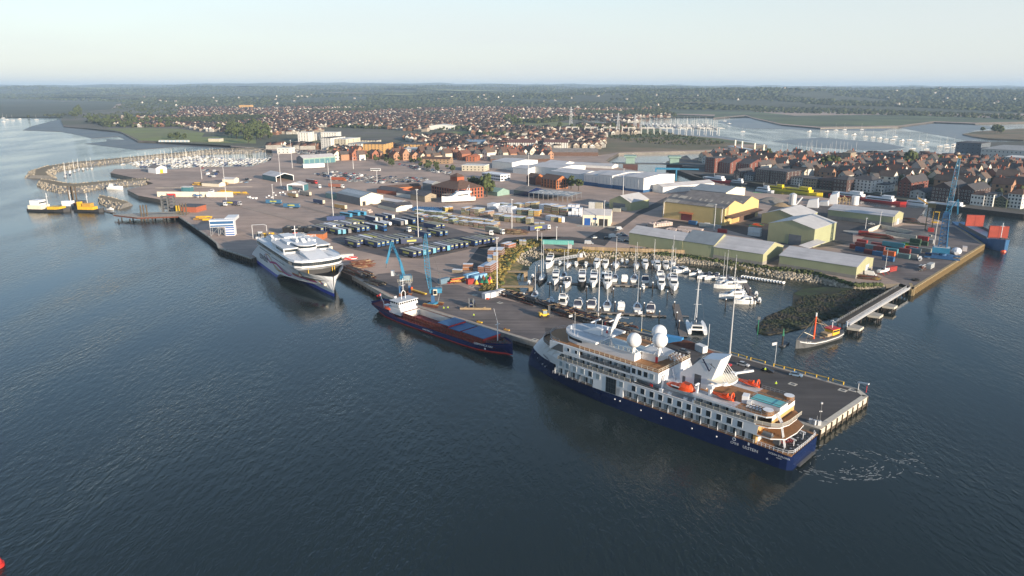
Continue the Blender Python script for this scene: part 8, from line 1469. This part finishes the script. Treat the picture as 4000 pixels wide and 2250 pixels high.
TM=[tree_mesh(11),tree_mesh(12,40,1.3),tree_mesh(13,52,.8),tree_mesh(14,44,1.6)];tk_=MB();tk_.tube((0,0,0),(0,0,6),.35,'bark',6,.18);[tk_.tube((0,0,3.4),(1.6*math.cos(a),1.6*math.sin(a),6),.15,'bark',4,.06)for a in(0,2,4)];TK=tk_.mesh('trunk')
def tree(p,s,lab,k=None):
 t=thing('tree',lab,'tree',(*p,QZ-.2),rng.uniform(0,360),'trees');t.scale=(s,s,s*rng.uniform(.85,1.1));ob('trunk',TK,t);ob('crown',TM[rng.randrange(4)if k is None else k],t)
for p,s,lab in(((-34.8,672.2),1.7,'tall tree left of the green roofed shed'),((-23.0,658.7),1.9,'broad tree between harbour office and green roofed shed'),((-38.3,693.4),1.5,'tree at the corner of the brick harbour office'),((386.1,879.0),2.2,'large dark tree left of the church tower'),((365.4,851.8),1.9,'second dark tree left of the church tower'),((494.9,908.0),2.2,'big tree right of the church'),((474.9,879.0),1.8,'darker tree beside the big one right of the church'),((425.7,845.2),1.2,'small tree in front of the church nave'),((339.8,972.0),1.6,'tree behind the quay flats'),((396.4,980.6),1.5,'tree on the bay shore'),((537.3,923.2),1.7,'tree behind the crane jib'),((533.7,845.2),1.4,'pale tree right of the crane jib'),((471.9,923.2),1.1,'small tree beside the nave end'),((57.8,708.3),1.3,'dark bush tree left of the grey halls'),((64.1,697.1),1.2,'low tree in front of the grey halls')):tree(p,s,lab)
def grove(poly,n,s0,s1,lab):
 xs_=[p[0]for p in poly];ys_=[p[1]for p in poly];k=0
 for _ in range(4000):
  x,y=rng.uniform(min(xs_),max(xs_)),rng.uniform(min(ys_),max(ys_))
  if inpoly(x,y,poly):tree((x,y),rng.uniform(s0,s1),lab%ORD[k]);k+=1
  if k>=n:break
grove([(-684.3,1716.9),(-641.6,1855.2),(-572.7,1716.9),(-446.1,1373.7),(-450.2,1271.5),(-520.0,1373.7)],46,1.3,2.3,'leafy park tree, %s in the clump left of the white flats');grove([(-1688.0,2840.8),(-1716.7,2961.2),(-1239.9,2141.9),(-1232.9,2077.7)],10,1.6,2.6,'shore pine, %s on the beach point');grove([(-1313.8,2282.6),(-932.0,2017.3),(-825.7,1806.7),(-1044.1,1855.2)],40,1.2,2.1,'broad tree, %s along the top of the park lawn');grove([(-678.7,1461.6),(-643.4,1477.3),(-603.0,1387.7),(-638.6,1373.7)],9,.8,1.2,'low dark tree, %s behind the beach huts');grove([(-280.9,1106.2),(-202.4,992.6),(-145.3,911.9),(-151.3,950.6),(-218.0,1071.2),(-285.0,1163.0)],34,.5,.9,'roadside tree, %s below the flats');grove([(-188.9,1038.4),(-58.9,887.8),(-65.9,812.3),(-94.1,853.8)],16,.6,1.,'scrubby tree, %s beside the sunken street');grove([(-28.9,2442.9),(26.8,2442.9),(31.1,1855.2),(-16.7,1855.2)],10,1.3,2.,'dark tree, %s by the railway meadow');grove([(102.8,1806.7),(278.8,1806.7),(336.5,1716.9),(238.6,1635.4),(100.2,1675.2)],34,.9,1.4,'dark tree, %s behind the substation');grove([(1030.7,1643.3),(1136.9,1718.1),(1043.4,1574.6),(993.8,1574.6)],12,1.,1.6,'shore tree, %s on the right hand spit')
P=[];S=[];bands=[([(-1600,2400),(-1500,3500),(700,3500),(560,2500)],2400),([(-1819.3,3391.7),(-2305.2,4472.0),(-1533.6,4472.0),(-1018.6,2961.2),(-1510.4,3391.7),(-1413.0,2961.2)],700),([(-1637.1,4775.5),(1226.9,4472.0),(492.6,2840.8),(7.2,2961.2),(-1165.4,3391.7)],900),([(-1160.9,2442.9),(-101.9,2961.2),(241.6,2360.0),(-107.1,1635.4),(-519.8,1855.2),(-810.1,1806.7)],3400),([(-1233.7,2141.9),(-1085.6,2282.6),(-831.5,1855.2),(-991.3,1806.7)],300),([(-926.1,2442.9),(-572.6,2282.6),(-482.6,1635.4),(-653.9,1716.9)],420),([(179.2,1526.6),(332.5,1635.4),(374.6,1346.7),(381.2,1286.5),(291.1,1248.3),(212.5,1320.7)],500),([(-99.3,1635.4),(82.0,1806.7),(85.2,1493.4),(-37.7,1431.1)],260),(TT,240),([(939.4,2897.8),(1358.1,2572.4),(1533.4,2222.1),(1772.2,2572.4),(1541.6,2973.0),(1044.0,3223.4)],700)]
for bi,(poly,n)in enumerate(bands):
 xs_=[p[0]for p in poly];ys_=[p[1]for p in poly];k=0;tries=0
 while k<n and tries<30000:
  tries+=1;x,y=rng.uniform(min(xs_),max(xs_)),rng.uniform(min(ys_),max(ys_))
  if not inpoly(x,y,poly)or(bi in(0,3)and hill_noise(x*2.2+300,y*1.9)<(.4 if y<2400 else .22)and rng.random()<.82):continue
  s=rng.uniform(2.6,5.6)if bi!=6 else rng.uniform(.8,2.2);k+=1
  for _ in range(3):P.append((x+rng.gauss(0,s*.5),y+rng.gauss(0,s*.5),QZ+s*rng.uniform(.4,1.1)));S.append((s*.75,s*.75,s*rng.uniform(.6,.9)))
tag(ob('garden_trees',scatter('garden',tv,tf,P,S,[rng.uniform(0,6)for _ in P],'leafdark')),'dark green garden trees and copses between the suburban houses','trees',None,'stuff')
fb_=MB();fb_.loft([[(x,0,-.2),(x,w,.3),(x,w,1.1),(x,-w,1.1),(x,-w,.3)]for x,w in((-4.6,1.1),(-1,1.5),(2.5,1.1),(4.8,.08))],'wallc',cap0=True,cap1=True);fb_.box(-2,-.8,1.1,1.5,.8,1.6,'lgrey');f2_=joined(fb_);f2_.box(-3.4,-.25,1.9,.4,.25,2.4,'coverblue');f2_.tube((.6,0,1.1),(.6,0,13.5),.16,'render',4,.12);f3_=joined(fb_);f3_.box(-2.6,-1,1.1,1,1,2.6,'gel');f3_.box(-1,-1.02,1.7,1.1,1.02,2.2,'glass');FB=[f2_.mesh('yacht'),f3_.mesh('launch')]
def fleet(poly,dx,dy,az_,nmax,place,pm=.6,fill=.85,z=0.,s=1.):
 xs_=[p[0]for p in poly];ys_=[p[1]for p in poly];c=Vector((sum(xs_)/len(xs_),sum(ys_)/len(ys_)));u=Vector((math.sin(R(az_)),math.cos(R(az_))));v=Vector((-u.y,u.x));n=0
 for j in range(-60,61):
  for i in range(-120,121):
   p=c+u*(i*dx)+v*(j*dy)
   if n<nmax and inpoly(p.x,p.y,poly)and rng.random()<fill:
    m_=rng.random()<pm;o=ob('moored_yacht' if m_ else 'moored_launch',FB[0 if m_ else 1],None,(p.x+rng.uniform(-.4,.4),p.y+rng.uniform(-.6,.6),z),az2r(az_+90*(1 if rng.random()<.5 else-1)),rng.choice([(.62,.62,.6),(.5,.5,.48),(.3,.31,.33),(.06,.08,.16),(.58,.56,.5)]),s*rng.uniform(.75,1.1));n+=1
    tag(o,'small white %s in the crowded %s'%('masted yacht' if m_ else 'motor launch',place),'yacht' if m_ else 'launch','%s in the %s'%('yachts' if m_ else 'launches',place))
fleet([(-516.8,961.6),(-517.4,1010.5),(-449.7,1098.0),(-438.9,1142.8),(-385.4,1171.4),(-338.4,1025.4),(-344.5,961.6),(-339.4,961.6),(-422.9,929.4),(-469.2,935.7)],5.6,16.5,99,190,'yacht haven behind the breakwater');fleet([(-515.3,829.0),(-546.2,893.4),(-539.7,955.0),(-526.4,935.7),(-528.5,876.5),(-506.8,829.0)],4.6,14,60,16,'breakwater end berths',.9)
fleet([(204.4,2397.4),(289.2,2480.1),(335.8,2358.1),(452.2,2084.0),(516.6,1866.4),(494.1,1748.4),(506.6,1952.4),(606.3,2212.7),(462.2,2283.1),(338.8,2480.1),(484.9,1773.6),(361.5,1916.5),(289.4,2114.8)],9,24,96,70,'far bay marina',.75,.9,.2,1.5);fleet([(348.2,2397.4),(469.6,2320.0),(601.8,2179.1),(523.6,1952.4),(501.5,1774.9),(487.5,1773.6),(347.8,1996.8)],10,26,97,90,'long bay pontoons',.7,.9,.2,1.6);fleet([(412.8,1144.5),(562.1,1144.5),(521.7,1100.6),(448.3,1063.9),(408.2,1109.1)],12,16,96,40,'town bay pontoons',.55,.85,.1,1.4)
for i,p in enumerate(((723.4,1697.6),(766.1,1748.4),(793.6,1764.2),(725.6,1604.3),(733.3,1582.5),(834.6,1764.2),(732.3,1528.5),(735.1,1500.9),(733.4,1470.5),(733.5,1444.9),(737.2,1427.2),(789.8,1520.5),(742.7,1403.0),(766.5,1420.2),(770.4,1392.9),(771.2,1369.9),(737.1,1322.9),(739.8,1270.6),(767.5,1299.2),(789.9,1313.9),(758.4,1262.3),(736.3,1243.3),(663.7,1217.0),(682.6,1209.4),(683.3,1697.6),(530.5,1697.6),(633.9,2209.4),(602.7,2055.0),(-1493.7,2179.1),(-1536.4,2283.1),(-1577.5,2320.0),(-1486.3,2320.0),(-1564.3,2358.1),(-1670.7,2438.1))):
 o=ob('moored_yacht',FB[0 if i%4 else 1],None,(*p,0),az2r(250+rng.uniform(-8,8)),(.62,.62,.6),1.2);tag(o,'white boat on a swinging mooring, %s counted %s'%(ORD[i if i<28 else i-28],'across the bay from the church side' if i<28 else 'off the left hand beach'),'yacht','boats on swinging moorings')
def riverboat(p,L,hc,up,lab,az_=QA):
 t=thing('passenger_boat',lab,'passenger boat',(*p,0),az_);b=MB();B_=L*.22;b.loft([[(x*L,0,-.5),(x*L,w*B_/2,0),(x*L,w*B_/2,z),(x*L,-w*B_/2,z),(x*L,-w*B_/2,0)]for x,w,z in((-.5,.85,1.6),(.2,1,1.7),(.4,.7,2.2),(.5,.1,2.6))],hc,cap0=True,cap1=True);part('hull',b,t);b=MB();b.box(-.42*L,-B_*.4,1.6,.22*L,B_*.4,3.9,up);b.box(-.38*L,-B_*.41,2.4,.18*L,B_*.41,3.2,'glass');part('saloon',b,t);b=MB();b.box(-.05*L,-B_*.3,3.9,.18*L,B_*.3,6.2,up);b.tube((-.1*L,0,3.9),(-.1*L,0,9),.12,'white');part('wheelhouse',b,t)
for p,L,hc,up,lab in(((224.2,793.4),40,'red','white','red and white passenger boat by the quay flats'),((241.0,769.6),20,'dgrey','white','small grey workboat by the quay flats'),((249.4,712.8),20,'white','white','white launch beside the bright green boat'),((266.0,722.0),26,'ferryyellow','ferryyellow','yellow passenger boat left of the larger one'),((282.8,703.8),42,'ferryyellow','ferryyellow','large yellow passenger boat on the river'),((318.4,674.0),44,'red','white','red hulled passenger boat behind the aggregate wharf'),((334.4,646.6),38,'red','white','white passenger boat with red waterline in mid river'),((354.6,626.1),24,'white','white','white fishing boat under the orange hoist arm'),((372.5,609.5),42,'white','white','large white survey vessel behind the dock crane')):riverboat(p,L,hc,up,lab)
b=MB();b.loft([[(x,0,0),(x,w,1),(x,w,2),(x,-w,2),(x,-w,1)]for x,w in((-9,2.5),(2,2.6),(9,.2))],'lightgreen',cap0=True,cap1=True);single('speedboat','bright green speedboat under cover on the river','speedboat',b,(*(237.4,688.2),0),QA)
lb_=thing('lifting_bridge','old lifting road bridge with green copper towers','bridge',(*(134.8,911.9),QZ),98);b=MB();b.box(-10,0,3.4,120,12,4.4,'dgrey');part('deck',b,lb_)
for x in(4,58):b=MB();b.box(x,-4,-4,x+18,16,3.4,'brickdark');b.box(x+3,-1,4.4,x+14,12,12,'verdigris');b.box(x+1,-3,12,x+16,14,14,'verdigris');part('tower',b,lb_)
b=MB();b.box(0,0,0,230,9,1.2,'lgrey');[b.box(x,-1,1.2,x+2,1,12,'cream')for x in(26,50,92,120)];single('road_bridge','pale road bridge with slim white masts across the bay channel','bridge',b,(*(354.4,1208.7),QZ+2),math.degrees(math.atan2((383.9,1022.2)[0]-(354.4,1208.7)[0],(383.9,1022.2)[1]-(354.4,1208.7)[1])))
b=MB();b.box(0,0,12,26,2,14,'craneblue');[b.box(x,0,0,x+1.4,2,12,'craneblue')for x in(0,22)];b.beam((26,1,13),(46,1,13),1,1.2,'craneblue');single('boat_hoist','pale blue boat hoist beside the big hall','hoist',b,(*(155.9,793.0),1),100)
sg=thing('substation','grid of pale steel gantries in the scrubland','substation',(*(99.1,1543.7),QZ),97);b=MB()
for k in range(26):
 for j in range(2):b.box(k*13,j*30,0,k*13+.8,j*30+.8,15,'render');b.box(k*13,j*30,14,k*13+11,j*30+.7,14.8,'render')if k%3 else None
part('gantry',b,sg)['kind']='stuff'
for p,h in(((155.4,1960.2),46),((221.0,1543.7),44),((284.8,1716.9),34)):b=MB();lattice(b,(0,0,0),(0,0,h),8,1.4,7,'lgrey',.5,.35);[b.beam((-6,0,z),(6,0,z),.6,.6,'lgrey')for z in(h*.7,h*.84)];single('pylon','grey electricity pylon, %s'%{46:'beyond the meadow',44:'over the substation',34:'right of the substation'}[h],'pylon',b,(*p,QZ))
# ------------------------------------------------------------------ air
def haze(density=7e-5):
 mb=MB();mb.box(-16000,-600,-4,16000,26000,210,'white')
 m=bpy.data.materials.new('haze');m.use_nodes=True;t=m.node_tree;t.nodes.clear()
 o=nd(t,'ShaderNodeOutputMaterial');v=nd(t,'ShaderNodeVolumePrincipled');v.inputs['Color'].default_value=(.55,.76,1.,1);v.inputs['Density'].default_value=density;v.inputs['Anisotropy'].default_value=.0
 t.links.new(v.outputs[0],o.inputs['Volume'])
 ho=part('haze',mb);ho.data.materials.clear();ho.data.materials.append(m);tag(ho,'thin blue morning haze over the whole harbour','haze',None,'stuff')
haze()
